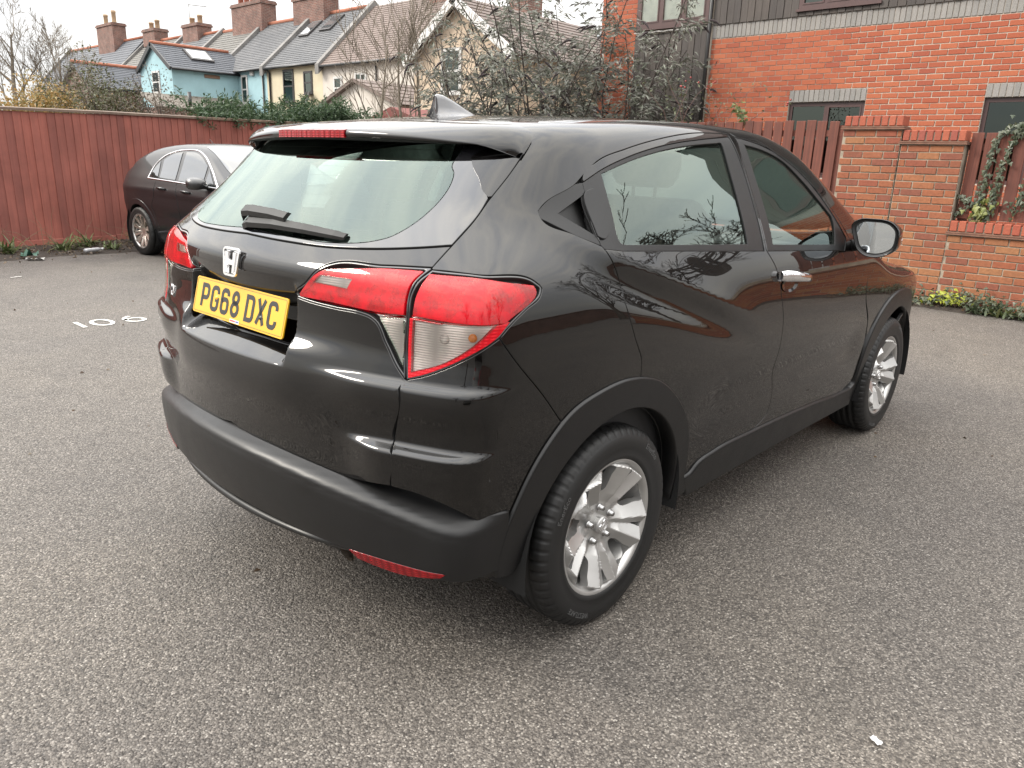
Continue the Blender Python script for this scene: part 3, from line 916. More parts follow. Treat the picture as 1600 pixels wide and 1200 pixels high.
def mk_brickmat(name, c1, c2, cm):
    m, t, b = new_mat(name); setb(b, rough=.9)
    geo = nd(t, 'ShaderNodeNewGeometry'); sp = nd(t, 'ShaderNodeSeparateXYZ'); t.links.new(geo.outputs['Position'], sp.inputs[0])
    ad = nd(t, 'ShaderNodeMath', operation='ADD'); t.links.new(sp.outputs[0], ad.inputs[0]); t.links.new(sp.outputs[1], ad.inputs[1])
    cb = nd(t, 'ShaderNodeCombineXYZ'); t.links.new(ad.outputs[0], cb.inputs[0]); t.links.new(sp.outputs[2], cb.inputs[1])
    br = nd(t, 'ShaderNodeTexBrick'); br.inputs['Scale'].default_value = 1.0; br.inputs['Brick Width'].default_value = .225; br.inputs['Row Height'].default_value = .075; br.inputs['Mortar Size'].default_value = .008
    br.inputs['Color1'].default_value = (*c1, 1); br.inputs['Color2'].default_value = (*c2, 1); br.inputs['Mortar'].default_value = (*cm, 1); t.links.new(cb.outputs[0], br.inputs['Vector'])
    n = noise(t, 2.5, 5, .65, geo.outputs['Position']); r = ramp(t, n.outputs['Fac'], [(.3, (.6, .6, .6)), (.7, (1.25, 1.25, 1.25))])
    mx = nd(t, 'ShaderNodeMix', data_type='RGBA', blend_type='MULTIPLY'); mx.inputs[0].default_value = 1.; t.links.new(br.outputs[0], mx.inputs[6]); t.links.new(r.outputs[0], mx.inputs[7])
    t.links.new(mx.outputs[2], b.inputs['Base Color']); bump(t, b, br.outputs['Fac'], -.4, .01)
    return m
REDBR = mk_brickmat('old_red_brick', (.27, .115, .085), (.20, .10, .08), (.34, .29, .25))
POTS = mat_simple('buff_chimney_pot', (.55, .38, .24), .85, 0, .2, 8.)
POTR = mat_simple('red_chimney_pot', (.38, .13, .08), .85, 0, .2, 8.)
WHITEF = mat_simple('white_window_frame', (.78, .77, .75), .4); DARKF = mat_simple('dark_window_frame', (.05, .045, .045), .5)
BLACKG = mat_simple('black_gutter', (.02, .02, .022), .4)
def quad_box(mb, P, th):
    """slab on quad P (4 points), th along its normal (downwards)"""
    P = [Vector(p) for p in P]; n = (P[1] - P[0]).cross(P[3] - P[0]).normalized()
    if n.z < 0: P.reverse(); n = -n
    Q = [p - n * th for p in P]
    mb.add([*P, *Q], [(0, 1, 2, 3), (7, 6, 5, 4), (0, 4, 5, 1), (1, 5, 6, 2), (2, 6, 7, 3), (3, 7, 4, 0)])
def slated(root, name, P, th, mat, rows):
    """roof slope of lapped courses: P = eave-left, eave-right, ridge-right, ridge-left"""
    a, b, c, d = [Vector(p) for p in P]
    mb = MB(); n = (b - a).cross(d - a).normalized()
    if n.z < 0: n = -n
    for i in range(rows):
        t0 = i / rows; t1 = min(1, (i + 1.12) / rows)
        l0 = a.lerp(d, t0) + n * .022; r0 = b.lerp(c, t0) + n * .022; l1 = a.lerp(d, t1); r1 = b.lerp(c, t1)
        quad_box(mb, [l0, r0, r1, l1], .02)
    quad_box(mb, [a - n * .02, b - n * .02, c - n * .02, d - n * .02], th)
    return wpart(mb.build(name, [mat]), root)
def chimney(root, x, y0, y1, z0, z1, w, pots, pm, dx=.45, cap=.18):
    mb = MB(); mb.box((x - dx, y0, z0), (x + dx, y1, z1 - cap))
    c = wpart(mb.build('chimney', [REDBR]), root)
    mb = MB(); mb.box((x - dx - .06, y0 - .06, z1 - cap), (x + dx + .06, y1 + .06, z1 - cap * .4)); mb.box((x - dx - .02, y0 - .02, z1 - cap * .4), (x + dx + .02, y1 + .02, z1))
    q = mb.build('chimney_cap', [REDBR]); q.parent = c
    for i in range(pots):
        yy = y0 + (i + .5) * (y1 - y0) / pots; h = w * (1, .85, 1.1, .9, .8)[i % 5]
        V, Fc, K = lathe([(.15, 0), (.145, h * .8), (.165, h * .82), (.165, h), (.12, h), (.12, h - .1)], 12, 'z')
        q = link('chimney_pot', np_mesh('chimney_pot', np.array(V) + [x, yy, z1], Fc, [pm if i % 2 == 0 or pm is POTR else POTS]), None); q.parent = c
    return c
XT = 19.0; XRg = 21.9
def terrace(name, label, y0, y1, wall, roofm, ze, zr, cat='house', rows=26, depth=8.0, ridge=True, para=True, gutter=True):
    t = thing(name, label, cat, (XT, (y0 + y1) / 2, 0), group='terraced houses beyond the fence')
    mb = MB()
    mb.prism([(XT, 0), (XT, ze), (XRg, zr - .12), (XRg + (zr - ze) * .9, ze), (XRg + (zr - ze) * .9, 0)], y0 + .002, y1 - .002, 'y')
    wpart(mb.build('wall', [wall]), t)
    slated(t, 'roof', [(XT - .22, y0 + .1, ze - .10), (XT - .22, y1 - .1, ze - .10), (XRg, y1 - .1, zr), (XRg, y0 + .1, zr)], .05, roofm, rows)
    slated(t, 'rear_roof', [(XRg + (zr - ze) * .95, y0 + .1, ze - .05), (XRg + (zr - ze) * .95, y1 - .1, ze - .05), (XRg + .02, y1 - .1, zr), (XRg + .02, y0 + .1, zr)], .05, roofm, 4)
    if ridge:
        mb = MB(); mb.tube([(XRg, y0 + .1, zr + .02), (XRg, y1 - .1, zr + .02)], .11, 6); wpart(mb.build('ridge_tiles', [RIDGE]), t)
    if para:
        mb = MB()
        P = [(XT - .30, ze - .15), (XRg, zr + .22), (XRg + .5, zr - .1), (XT - .30, ze - .45)]
        mb.prism([(XT - .30, ze - .02), (XRg, zr + .26), (XRg + .25, zr + .05), (XRg, zr - .1), (XT - .3, ze - .45)], y1 - .14, y1 + .14, 'y')
        wpart(mb.build('party_wall_parapet', [PARA]), t)
    if gutter:
        mb = MB(); mb.tube([(XT - .24, y0 + .1, ze - .14), (XT - .24, y1 - .1, ze - .14)], .06, 6); wpart(mb.build('gutter', [BLACKG]), t)
    return t
def hwin(root, y0, y1, z0, z1, fm, x=XT, nl=1, inside=DARKIN, sash=True):
    mb = MB(); mb.box((x - .015, y0 - .06, z0 - .12), (x + .01, y1 + .06, z1 + .06)); wpart(mb.build('window_surround', [fm if fm is WHITEF else WHITEW]), root) if False else None
    f = win_unit(root, x - .045, y0, y1, z0, z1, nl, fm, depth=.05, bar=.07, inside=inside, back=False)
    p = MB(); p.add([(x - .012, y0 + .02, z0 + .02), (x - .012, y1 - .02, z0 + .02), (x - .012, y1 - .02, z1 - .02), (x - .012, y0 + .02, z1 - .02)], [(0, 3, 2, 1)])
    q = p.build('room_behind', [inside]); q.parent = f
    m = MB(); zc = (z0 + z1) / 2; m.box((x - .05, y0 + .07, zc - .03), (x - .018, y1 - .07, zc + .03)); q = m.build('meeting_rail', [fm]); q.parent = f
    return f
def skylight(root, y0, y1, xa, ze, zr, t0, t1, x0=XT - .22, xr=XRg):
    def P(t, y, up): 
        d = Vector((xr - x0, 0, zr - ze)).normalized(); n = Vector((-d.z, 0, d.x))
        return Vector((x0 + (xr - x0) * t, y, ze + (zr - ze) * t)) + n * up
    mb = MB(); quad_box(mb, [P(t0, y0, .10), P(t0, y1, .10), P(t1, y1, .10), P(t1, y0, .10)], .1); f = wpart(mb.build('skylight', [DARKF]), root)
    a = .1 * (t1 - t0); b = .1 * (y1 - y0)
    mb = MB(); quad_box(mb, [P(t0 + a, y0 + b, .112), P(t0 + a, y1 - b, .112), P(t1 - a, y1 - b, .112), P(t1 - a, y0 + b, .112)], .01)
    q = mb.build('pane', [mat_simple('skylight_glass', (.10, .115, .125), .04, 0, .02, coat=1.)]); q.parent = f
h = terrace('terraced_house', 'white terraced house with a brown tiled roof, behind the bare saplings', 22.4, 28.85, WHITEW, TILEBR, 5.28, 8.05, para=True, ridge=False)
hwin(h, 27.35, 27.98, 3.75, 4.70, WHITEF); hwin(h, 25.6, 26.4, 4.15, 4.78, WHITEF, nl=2)
chimney(h, XRg, 22.6, 24.4, 7.6, 9.6, .5, 3, POTR)
mb = MB(); mb.tube([(XT - .06, 24.9, 1), (XT - .06, 24.9, 5.1)], .045, 6); wpart(mb.build('downpipe', [BLACKG]), h)
h = terrace('terraced_house', 'cream terraced house with slate roof and two skylights', 28.85, 33.6, CREAMW, SLATE, 5.42, 8.05)
hwin(h, 31.2, 32.1, 3.70, 5.18, DARKF); hwin(h, 29.65, 30.35, 4.05, 5.03, DARKF)
skylight(h, 30.6, 31.5, 0, 5.32, 8.05, .62, .90); skylight(h, 32.2, 33.0, 0, 5.32, 8.05, .56, .84)
mb = MB(); mb.tube([(XT - .06, 33.25, 1), (XT - .06, 33.25, 5.1), (XT - .2, 33.3, 5.28)], .05, 6); wpart(mb.build('downpipe', [BLACKG]), h)
chimney(h, XRg, 32.2, 34.9, 7.4, 8.95, .45, 5, POTR)
h = terrace('terraced_house', 'pale blue terraced house with slate roof and gabled rear wing', 33.6, 38.4, BLUEW, SLATE, 5.42, 8.05)
hwin(h, 35.45, 36.05, 3.75, 5.12, WHITEF)
mb = MB(); mb.tube([(XT - .06, 33.9, 1), (XT - .06, 33.9, 5.2)], .05, 6); wpart(mb.build('downpipe', [BLACKG]), h)
for yy, zz in ((34.75, 5.05),):
    mb = MB(); mb.box((XT - .12, yy, zz), (XT, yy + .3, zz + .35), 0, .03); wpart(mb.build('alarm_box', [WHITEF]), h)
chimney(h, XRg, 38.0, 41.2, 7.5, 9.25, .9, 5, POTR)
# rear wing: gable towards the car park
GX0, GY0, GY1 = 15.6, 36.4, 40.0
mb = MB(); mb.prism([(GY0, 0), (GY1, 0), (GY1, 5.25), ((GY0 + GY1) / 2, 6.30), (GY0, 5.25)], GX0, XT - .005, 'x'); wpart(mb.build('rear_wing', [BLUEW]), h)
gm = (GY0 + GY1) / 2
slated(h, 'rear_wing_roof', [(GX0 - .15, GY0 - .2, 5.17), (XT + .6, GY0 - .2, 5.17), (XT + .6, gm, 6.36), (GX0 - .15, gm, 6.36)], .06, SLATEB, 11)
slated(h, 'rear_wing_roof', [(GX0 - .15, GY1 + .2, 5.17), (XT + .6, GY1 + .2, 5.17), (XT + .6, gm, 6.36), (GX0 - .15, gm, 6.36)], .06, SLATEB, 11)
mb = MB(); mb.tube([(GX0 - .15, gm, 6.40), (XT + .5, gm, 6.40)], .09, 6); wpart(mb.build('ridge_tiles', [RIDGE]), h)
for sy, y in ((1, GY0 - .2), (-1, GY1 + .2)):
    mb = MB(); quad_box(mb, [(GX0 - .17, y, 5.20), (GX0 - .10, y, 5.20), (GX0 - .10, gm, 6.42), (GX0 - .17, gm, 6.42)], .2); wpart(mb.build('bargeboard', [BLACKG]), h)
mb = MB(); mb.tube([(GX0 - .1, GY0 - .24, 5.12), (XT, GY0 - .24, 5.12)], .055, 6); wpart(mb.build('gutter', [BLACKG]), h)
hwin(h, 37.75, 38.6, 4.05, 5.1, WHITEF, x=GX0)
def wing_sky():
    d = Vector((0, gm - GY0 + .2, 1.19)).normalized(); n = Vector((0, -d.z, d.y))
    def P(t, x, up): return Vector((x, GY0 - .2 + (gm - GY0 + .2) * t, 5.17 + 1.19 * t)) + n * up
    mb = MB(); quad_box(mb, [P(.40, 16.9, .1), P(.40, 18.1, .1), P(.86, 18.1, .1), P(.86, 16.9, .1)], .1); f = wpart(mb.build('skylight', [DARKF]), h)
    mb = MB(); quad_box(mb, [P(.45, 17.0, .112), P(.45, 18.0, .112), P(.81, 18.0, .112), P(.81, 17.0, .112)], .01)
    q = mb.build('pane', [mat_simple('wing_skylight_glass', (.30, .33, .34), .04, 0, .02, coat=1.)]); q.parent = f
wing_sky()
mb = MB(); mb.box((17.2, GY0 - .05, 4.86), (18.0, GY0, 5.02), 0, .01); wpart(mb.build('timber_plaque', [mat_simple('plaque_wood', (.30, .18, .12), .7)]), h)
mb = MB(); quad_box(mb, [(GX0 - 1.6, GY0 - 1.6, 3.3), (XT, GY0 - 1.6, 3.3), (XT, GY0 - .01, 3.95), (GX0 - 1.6, GY0 - .01, 3.95)], .12); wpart(mb.build('lean_to_roof', [mk_slate('lean_to_tile', (.20, .17, .14), (.28, .25, .21))]), h)
mb = MB(); mb.box((GX0 - 1.5, GY0 - 1.5, 0), (XT, GY0 - .02, 3.25)); wpart(mb.build('lean_to_wall', [REDBR]), h)
mb = MB(); mb.tube([(GX0 + .2, GY0 - 1.2, 3.2), (GX0 + .2, GY0 - 1.2, 4.05)], .09, 8); wpart(mb.build('flue_pipe', [BLACKG]), h)
specs = [(38.4, 43.2, REDBR, SLATE2, 8.05, 'brick terraced house with weathered slate roof left of the pale blue house'),
         (43.2, 48.2, REDBR, SLATE, 8.10, 'terraced house with grey slates and red ridge, second left of the blue house'),
         (48.2, 53.6, REDBR, SLATE2, 8.2, 'terraced house with mottled slates and a small two-pot chimney'),
         (53.6, 68., REDBR, SLATEB, 8.6, 'farthest terraced house with smooth grey roof at the left end of the row')]
hs = []
for y0, y1, wm, rm, zr, lab in specs: hs.append(terrace('terraced_house', lab, y0, y1, wm, rm, 5.42, zr, rows=18))
chimney(hs[1], XRg, 45.4, 47.4, 7.7, 8.75, .5, 2, POTS); chimney(hs[2], XRg, 51.4, 53.2, 7.9, 8.95, .55, 2, POTS); chimney(hs[3], XRg - .3, 57.3, 60.2, 7.4, 9.75, .85, 2, POTS)
mb = MB(); mb.tube([(XRg, 47.2, 8.0), (XRg, 47.2, 10.0)], .035, 5); mb.tube([(XRg, 47.2, 9.95), (XRg, 45.0, 9.62)], .025, 5)
for i in range(7): mb.tube([(XRg - .2, 46.9 - i * .28, 9.9 - i * .042), (XRg + .2, 46.9 - i * .28, 9.9 - i * .042)], .015, 4)
wpart(mb.build('television_aerial', [mat_simple('aerial_metal', (.4, .4, .4), .4, .8)]), hs[1])['kind'] = 'stuff'
# a second rear wing in brick and the nearer beige gable
t = thing('rear_extension', 'long brick rear extension with blue-grey tiles left of the blue gable', 'building', (14.5, 43, 0))
mb = MB(); mb.prism([(41.2, 0), (45., 0), (45., 4.3), (43.1, 5.45), (41.2, 4.3)], 13.6, XT, 'x'); wpart(mb.build('wall', [REDBR]), t)
slated(t, 'roof', [(13.4, 41.0, 4.30), (XT, 41.0, 4.30), (XT, 43.1, 5.55), (13.4, 43.1, 5.55)], .06, SLATEB, 13); slated(t, 'roof', [(13.4, 45.2, 4.30), (XT, 45.2, 4.30), (XT, 43.1, 5.55), (13.4, 43.1, 5.55)], .06, SLATEB, 13)
mb = MB(); mb.tube([(13.4, 43.1, 5.58), (XT, 43.1, 5.58)], .1, 6); wpart(mb.build('ridge_tiles', [RIDGE]), t)
t = thing('gable_house', 'beige gabled house with white bargeboards behind the thin saplings', 'house', (15, 15.8, 0))
ap = 15.75
mb = MB(); mb.prism([(13.5, 0), (17.8, 0), (17.8, 4.45), (ap, 5.80), (13.5, 4.45)], 15, 22, 'x'); wpart(mb.build('wall', [BEIGEW]), t)
for y in (13.2, 18.1):
    slated(t, 'roof', [(14.75, y, 4.28), (22, y, 4.28), (22, ap, 5.98), (14.75, ap, 5.98)], .06, TILEBR, 14)
    mb = MB(); quad_box(mb, [(14.71, y, 4.32), (14.80, y, 4.32), (14.80, ap, 6.02), (14.71, ap, 6.02)], .26); wpart(mb.build('bargeboard', [WHITEF]), t)
hwin(t, 15.6, 16.5, 3.3, 4.6, WHITEF, x=15, inside=DARKIN)
mb = MB(); mb.box((20.2, 17.7, 4.5), (21.0, 18.6, 8.6)); wpart(mb.build('chimney', [REDBR]), t)
t = thing('lean_to_extension', 'low white rendered lean-to with a brown roof below the white house', 'building', (15, 19.5, 0))
mb = MB(); mb.prism([(18.7, 0), (24.6, 0), (24.6, 2.7), (21.1, 3.88), (18.7, 3.05)], 15.2, XT, 'x'); wpart(mb.build('wall', [WHITEW]), t)
slated(t, 'roof', [(15.0, 24.9, 2.58), (XT, 24.9, 2.58), (XT, 21.1, 3.97), (15.0, 21.1, 3.97)], .08, TILEBR, 8); slated(t, 'roof', [(15.0, 18.5, 3.05), (XT, 18.5, 3.05), (XT, 21.1, 3.97), (15.0, 21.1, 3.97)], .08, TILEBR, 6)
t = thing('garden_shed', 'low shed with a dull red roof behind the end of the board fence', 'shed', (11.6, 13.8, 0))
mb = MB(); mb.box((11.2, 13.0, 0), (12.8, 15.0, 2.3)); wpart(mb.build('wall', [WHITEW]), t)
mb = MB(); mb.prism([(12.8, 2.28), (14., 2.62), (15.2, 2.28)], 11.0, 13.0, 'x'); wpart(mb.build('roof', [mat_simple('red_felt', (.22, .06, .05), .8)]), t)
t = thing('grey_roof_house', 'house with pale grey tiled roof glimpsed above the big dark shrub', 'house', (20, 11, 0))
mb = MB(); mb.box((19, 6, 0), (26, 13.4, 5.3)); wpart(mb.build('wall', [BEIGEW]), t)
slated(t, 'roof', [(18.8, 5.9, 5.2), (18.8, 13.5, 5.2), (22.5, 13.5, 8.6), (22.5, 5.9, 8.6)], .06, mk_slate('pale_grey_tile', (.28, .30, .32), (.36, .38, .40)), 16)
mb = MB(); mb.tube([(XT - .5, 29.74, 0), (XT - .5, 29.74, 3.6)], .03, 6)
V, Fc, K = lathe([(.0, .10), (.12, .09), (.24, .055), (.33, .0)], 16, 'y')
d = thing('satellite_dish', 'grey satellite dish on the wall of the cream house', 'satellite dish', (XT - .3, 29.74, 3.85))
Mx = Matrix.Rotation(rad(-115), 4, 'Z') @ Matrix.Rotation(rad(-20), 4, 'X')
link('reflector', np_mesh('reflector', [tuple(Mx @ Vector(v)) for v in V], Fc, [mat_simple('dish_grey', (.16, .16, .16), .6)]), d)
mb = MB(); mb.tube([(.3, 0, -.1), (0, 0, -.05)], .02, 5); mb.build('bracket', [BLACKG], d)
# ================================================================ trees, shrubs, weeds
def mk_leaf(name, cols, rough=.55):
    m, t, b = new_mat(name); setb(b, rough=rough)
    geo = nd(t, 'ShaderNodeNewGeometry')
    r = ramp(t, geo.outputs['Random Per Island'], [(i / max(1, len(cols) - 1), c) for i, c in enumerate(cols)])
    t.links.new(r.outputs[0], b.inputs['Base Color'])
    tr = nd(t, 'ShaderNodeBsdfTranslucent'); t.links.new(r.outputs[0], tr.inputs[0])
    mx = nd(t, 'ShaderNodeMixShader'); mx.inputs[0].default_value = .25
    o = t.nodes['Material Output']; t.links.new(b.outputs[0], mx.inputs[1]); t.links.new(tr.outputs[0], mx.inputs[2]); t.links.new(mx.outputs[0], o.inputs[0])
    return m
BARK = mat_simple('grey_brown_bark', (.12, .10, .085), .9, 0, .3, 12., .4, 60., .004)
BARKP = mat_simple('pale_sapling_bark', (.24, .20, .155), .9, 0, .25, 12.)
BARKD = mat_simple('dark_twig_bark', (.075, .06, .052), .9, 0, .3, 12.)
nrng = np.random.default_rng(11)
def leaf_mesh(name, P, D, L, W, mat, curl=.25, rng=nrng):
    """pointed leaves at P along D: two bent quads each -> 6 verts"""
    P = np.asarray(P, float); n = len(P); D = np.asarray(D, float); D = D / (np.linalg.norm(D, axis=1, keepdims=True) + 1e-9)
    R_ = rng.normal(size=(n, 3)); S = np.cross(D, R_); S /= np.linalg.norm(S, axis=1, keepdims=True) + 1e-9
    N = np.cross(S, D)
    L = np.broadcast_to(np.asarray(L, float), (n,))[:, None]; W = np.broadcast_to(np.asarray(W, float), (n,))[:, None]
    a = P; m = P + D * L * .5 + N * L * curl * .35; e = P + D * L - np.array([0, 0, 1]) * L * curl * .6
    V = np.stack([a, m + S * W * .5, m - S * W * .5, e], 1).reshape(-1, 3)
    i = np.arange(n) * 4
    F_ = np.stack([np.stack([i, i + 1, i + 2], 1), np.stack([i + 1, i + 3, i + 2], 1)], 1).reshape(-1, 3)
    me = bpy.data.meshes.new(name)
    me.vertices.add(len(V)); me.vertices.foreach_set('co', V.ravel())
    me.loops.add(len(F_) * 3); me.loops.foreach_set('vertex_index', F_.ravel().astype(np.int32))
    me.polygons.add(len(F_)); me.polygons.foreach_set('loop_start', np.arange(len(F_), dtype=np.int32) * 3)
    me.materials.append(mat); me.update(calc_edges=True)
    return me
def grow(mb, base, direc, length, radius, level, rg, tips, spread=.6, nseg=5, kids=(4, 4, 3, 2), up=.12, shrink=.58, wob=.16, sides=5, minr=.0022, start=.25):
    pts = [Vector(base)]; d = Vector(direc).normalized(); rs = [radius]
    for i in range(nseg):
        d = (d + Vector((rg.gauss(0, wob), rg.gauss(0, wob), rg.gauss(0, wob) + up * .4))).normalized()
        pts.append(pts[-1] + d * (length / nseg)); rs.append(max(minr, radius * (1 - .75 * (i + 1) / nseg)))
    mb.tube(pts, rs, max(3, sides), caps=False)
    if level <= 0:
        tips.append((pts[-1], d)); tips.append((pts[-2], d)); return
    k = kids[min(len(kids) - 1, level - 1)] if level - 1 < len(kids) else kids[-1]
    for j in range(k):
        t = start + (1 - start) * (j + rg.random()) / k
        i = min(nseg - 1, int(t * nseg)); p = pts[i].lerp(pts[i + 1], t * nseg - i)
        dd = (pts[i + 1] - pts[i]).normalized()
        q = Vector((rg.gauss(0, 1), rg.gauss(0, 1), rg.gauss(0, 1))); q = (q - dd * q.dot(dd)).normalized()
        nd_ = (dd + q * spread * rg.uniform(.7, 1.3)).normalized()
        grow(mb, p, nd_, length * shrink * rg.uniform(.75, 1.15) * (1.1 - .35 * t), max(minr, rs[i] * .55), level - 1, rg, tips, spread, max(3, nseg - 1), kids, up, shrink, wob, max(3, sides - 1), minr, .15)
def bare_tree(name, label, cat, base, height, seed, level=4, trunk=.14, lean=(0, 0, 1), spread=.6, kids=(3, 4, 4, 5), bark=None, group=None, up=.12, minr=.004, shrink=.58, stems=1):
    rg = random.Random(seed); t = thing(name, label, cat, base, 0, group)
    tips = []
    tk = MB()
    for s in range(stems):
        a = 2 * math.pi * s / max(1, stems)
        off = Vector((math.cos(a), math.sin(a), 0)) * (.18 if stems > 1 else 0)
        ln = Vector(lean) + off * .8 * (1 if stems > 1 else 0)
        pts = [Vector(off)]; d = ln.normalized(); rs = [trunk]
        for i in range(8):
            d = (d + Vector((rg.gauss(0, .05), rg.gauss(0, .05), .05))).normalized(); pts.append(pts[-1] + d * height * .72 / 8); rs.append(trunk * (1 - .82 * (i + 1) / 8))
        tk.tube(pts, rs, 8, caps=False)
        cr = MB() if s == 0 else cr
        for j in range(kids[-1] * 3):
            tt = .22 + .78 * (j + rg.random()) / (kids[-1] * 3); i = min(7, int(tt * 8)); p = pts[i].lerp(pts[i + 1], tt * 8 - i)
            an = rg.uniform(0, 2 * math.pi); dd = (Vector((math.cos(an) * spread, math.sin(an) * spread, 0)) + (pts[i + 1] - pts[i]).normalized() * .7).normalized()
            grow(cr, p, dd, height * .36 * (1.15 - .55 * tt) * rg.uniform(.8, 1.2), max(minr * 1.5, rs[i] * .5), level - 1, rg, tips, spread, 4, kids, up, shrink, .14, 5, minr)
    tk.build('trunk', [bark or BARK], t); cr.build('crown', [bark or BARK], t)
    return t, tips
bare_tree('bare_tree', 'tall bare winter tree at the far left edge beyond the fence', 'tree', (7.3, 30.6, 0), 7.2, 3, 4, .15, kids=(7, 5, 4, 4), minr=.0055, up=.28, bark=BARKP)  # paler bark on this tree and the next stands in for distance haze
bare_tree('bare_tree', 'smaller bare tree just right of the far left bare tree', 'tree', (8.6, 30.2, 0), 6.4, 8, 4, .11, kids=(7, 4, 4, 4), minr=.0055, up=.28, bark=BARKP)
bare_tree('bare_tree', 'low bare tree in front of the farthest slate roof', 'tree', (10.8, 33.5, 0), 4.9, 21, 3, .11, kids=(6, 5, 4, 4), minr=.008)
for i, (x, y, hgt, lab) in enumerate([(9.5, 12.4, 5.4, 'leftmost thin bare sapling behind the end of the board fence'), (10.0, 12.0, 5.8, 'thin bare sapling with forked stem left of the shark fin aerial'),
                                      (10.15, 11.75, 5.2, 'thin bare sapling just left of the shark fin aerial'), (10.5, 11.3, 5.6, 'straight bare sapling behind the shark fin aerial')]):
    bare_tree('bare_sapling', lab, 'tree', (x, y, 0), hgt, 40 + i, 3, .062, spread=.55, kids=(4, 4, 3), bark=BARKP, group='bare saplings beyond the fence', up=.3, minr=.0062, lean=(rnd.uniform(-.08, .08), rnd.uniform(-.08, .08), 1))
# big dark shrub with drooping leaves and seed heads
rg = random.Random(5)
bud = thing('buddleia_shrub', 'big dark leafy shrub with drooping seed heads between the houses and the brick building', 'shrub', (9.3, 7.1, 0))
st = MB(); LP = []; LD = []; SPK = MB()
def lv(p, d, n=2):
    for _ in range(n):
        LP.append((p.x + rg.gauss(0, .05), p.y + rg.gauss(0, .05), p.z + rg.gauss(0, .05))); LD.append((d.x + rg.gauss(0, .6), d.y + rg.gauss(0, .6), d.z * .3 + rg.gauss(-.25, .4)))
for k in range(48):
    u = k / 47.
    bx = -1.25 + 2.3 * u + rg.gauss(0, .15); by = .95 - 2.45 * u + rg.gauss(0, .25)
    hh = rg.uniform(2.7, 4.9) * (1.0 if .1 < u < .8 else .80)
    pts = [Vector((bx, by, .2))]; d = Vector((rg.gauss(0, .18), rg.gauss(0, .18), 1)).normalized(); rs = [.022]
    for i in range(9):
        d = (d + Vector((rg.gauss(0, .10), rg.gauss(0, .10), -.015 * i))).normalized(); pts.append(pts[-1] + d * hh / 9); rs.append(.022 * (1 - .08 * (i + 1)))
    st.tube(pts, rs, 5, caps=False)
    for j in range(15):
        t = .28 + .72 * (j + rg.random()) / 15; i = min(8, int(t * 9)); p = pts[i].lerp(pts[i + 1], t * 9 - i)
        a = rg.uniform(0, 6.28); dd = Vector((math.cos(a), math.sin(a), rg.uniform(.2, .9))).normalized(); L = rg.uniform(.3, .75)
        q = [p]
        for s_ in range(4):
            dd = (dd + Vector((rg.gauss(0, .08), rg.gauss(0, .08), -.13))).normalized(); q.append(q[-1] + dd * L / 4)
            lv(q[-1], dd, 4); lv(q[-1].lerp(q[-2], .5), dd, 3)
        st.tube(q, [.007, .006, .005, .004, .003], 3, caps=False)
        if rg.random() < .5:
            e = q[-1]; ed_ = dd; qq = [e]
            for s_ in range(4): ed_ = (ed_ + Vector((rg.gauss(0, .1), rg.gauss(0, .1), -.22))).normalized(); qq.append(qq[-1] + ed_ * .055)
            SPK.tube(qq, [.008, .019, .018, .013, .004], 5, caps=False)
st.build('stems', [BARKD], bud)
SPK.build('seed_heads', [mat_simple('dark_seed_head', (.045, .032, .034), .95)], bud)['kind'] = 'stuff'
LEAFD = mk_leaf('dark_grey_green_leaf', [(.09, .10, .075), (.14, .155, .115), (.20, .21, .175), (.12, .11, .10), (.26, .265, .23)])
link('foliage', leaf_mesh('foliage', LP, LD, nrng.uniform(.09, .17, len(LP)), nrng.uniform(.018, .034, len(LP)), LEAFD), bud)['kind'] = 'stuff'
def blob_bush(name, label, cat, loc, r, n, L, W, mat, seed, stems=10, group=None, twig=BARKD, hollow=.35):
    g = np.random.default_rng(seed); t = thing(name, label, cat, loc, 0, group)
    cs = g.normal(size=(16, 3)) * np.array([.5, .5, .35]) * np.array(r); cs[:, 2] = np.abs(cs[:, 2]) + r[2] * .35
    k = g.integers(0, 16, n); d = g.normal(size=(n, 3)); d /= np.linalg.norm(d, axis=1, keepdims=True)
    rr = (hollow + (1 - hollow) * g.random(n) ** .6)[:, None] * np.array(r) * g.uniform(.35, .6, 16)[k][:, None]
    P = cs[k] + d * rr; P[:, 2] = np.maximum(P[:, 2], .02)
    link('foliage', leaf_mesh('foliage', P, d + g.normal(size=(n, 3)) * .7, g.uniform(L * .6, L * 1.2, n), g.uniform(W * .6, W * 1.2, n), mat, rng=g), t)['kind'] = 'stuff'
    mb = MB(); q = random.Random(seed)
    for i in range(stems):
        e = P[q.randrange(n)]; mb.tube([(q.gauss(0, .1), q.gauss(0, .1), 0), (e[0] * .5 + q.gauss(0, .05), e[1] * .5, e[2] * .55), (e[0] * 1.1, e[1] * 1.1, e[2] * 1.12)], [.02, .012, .003], 4, caps=False)
    mb.build('stems', [twig], t)
    return t
ORL = mk_leaf('orange_olive_leaf', [(.30, .17, .05), (.38, .23, .07), (.22, .16, .05), (.33, .25, .10), (.17, .16, .06)])
GRL = mk_leaf('olive_green_leaf', [(.08, .10, .04), (.14, .15, .06), (.11, .10, .055), (.17, .15, .09)])
BRL = mk_leaf('brown_dry_leaf', [(.13, .095, .065), (.20, .15, .11), (.09, .075, .055), (.24, .19, .14)])
CON = mk_leaf('conifer_green', [(.030, .065, .028), (.05, .095, .04), (.075, .12, .05), (.04, .07, .04)])
blob_bush('autumn_bush', 'orange-gold autumn bush above the fence on the left', 'bush', (3.6, 15.2, 1.0), (1.05, .8, 1.5), 15000, .075, .036, ORL, 1, 30)
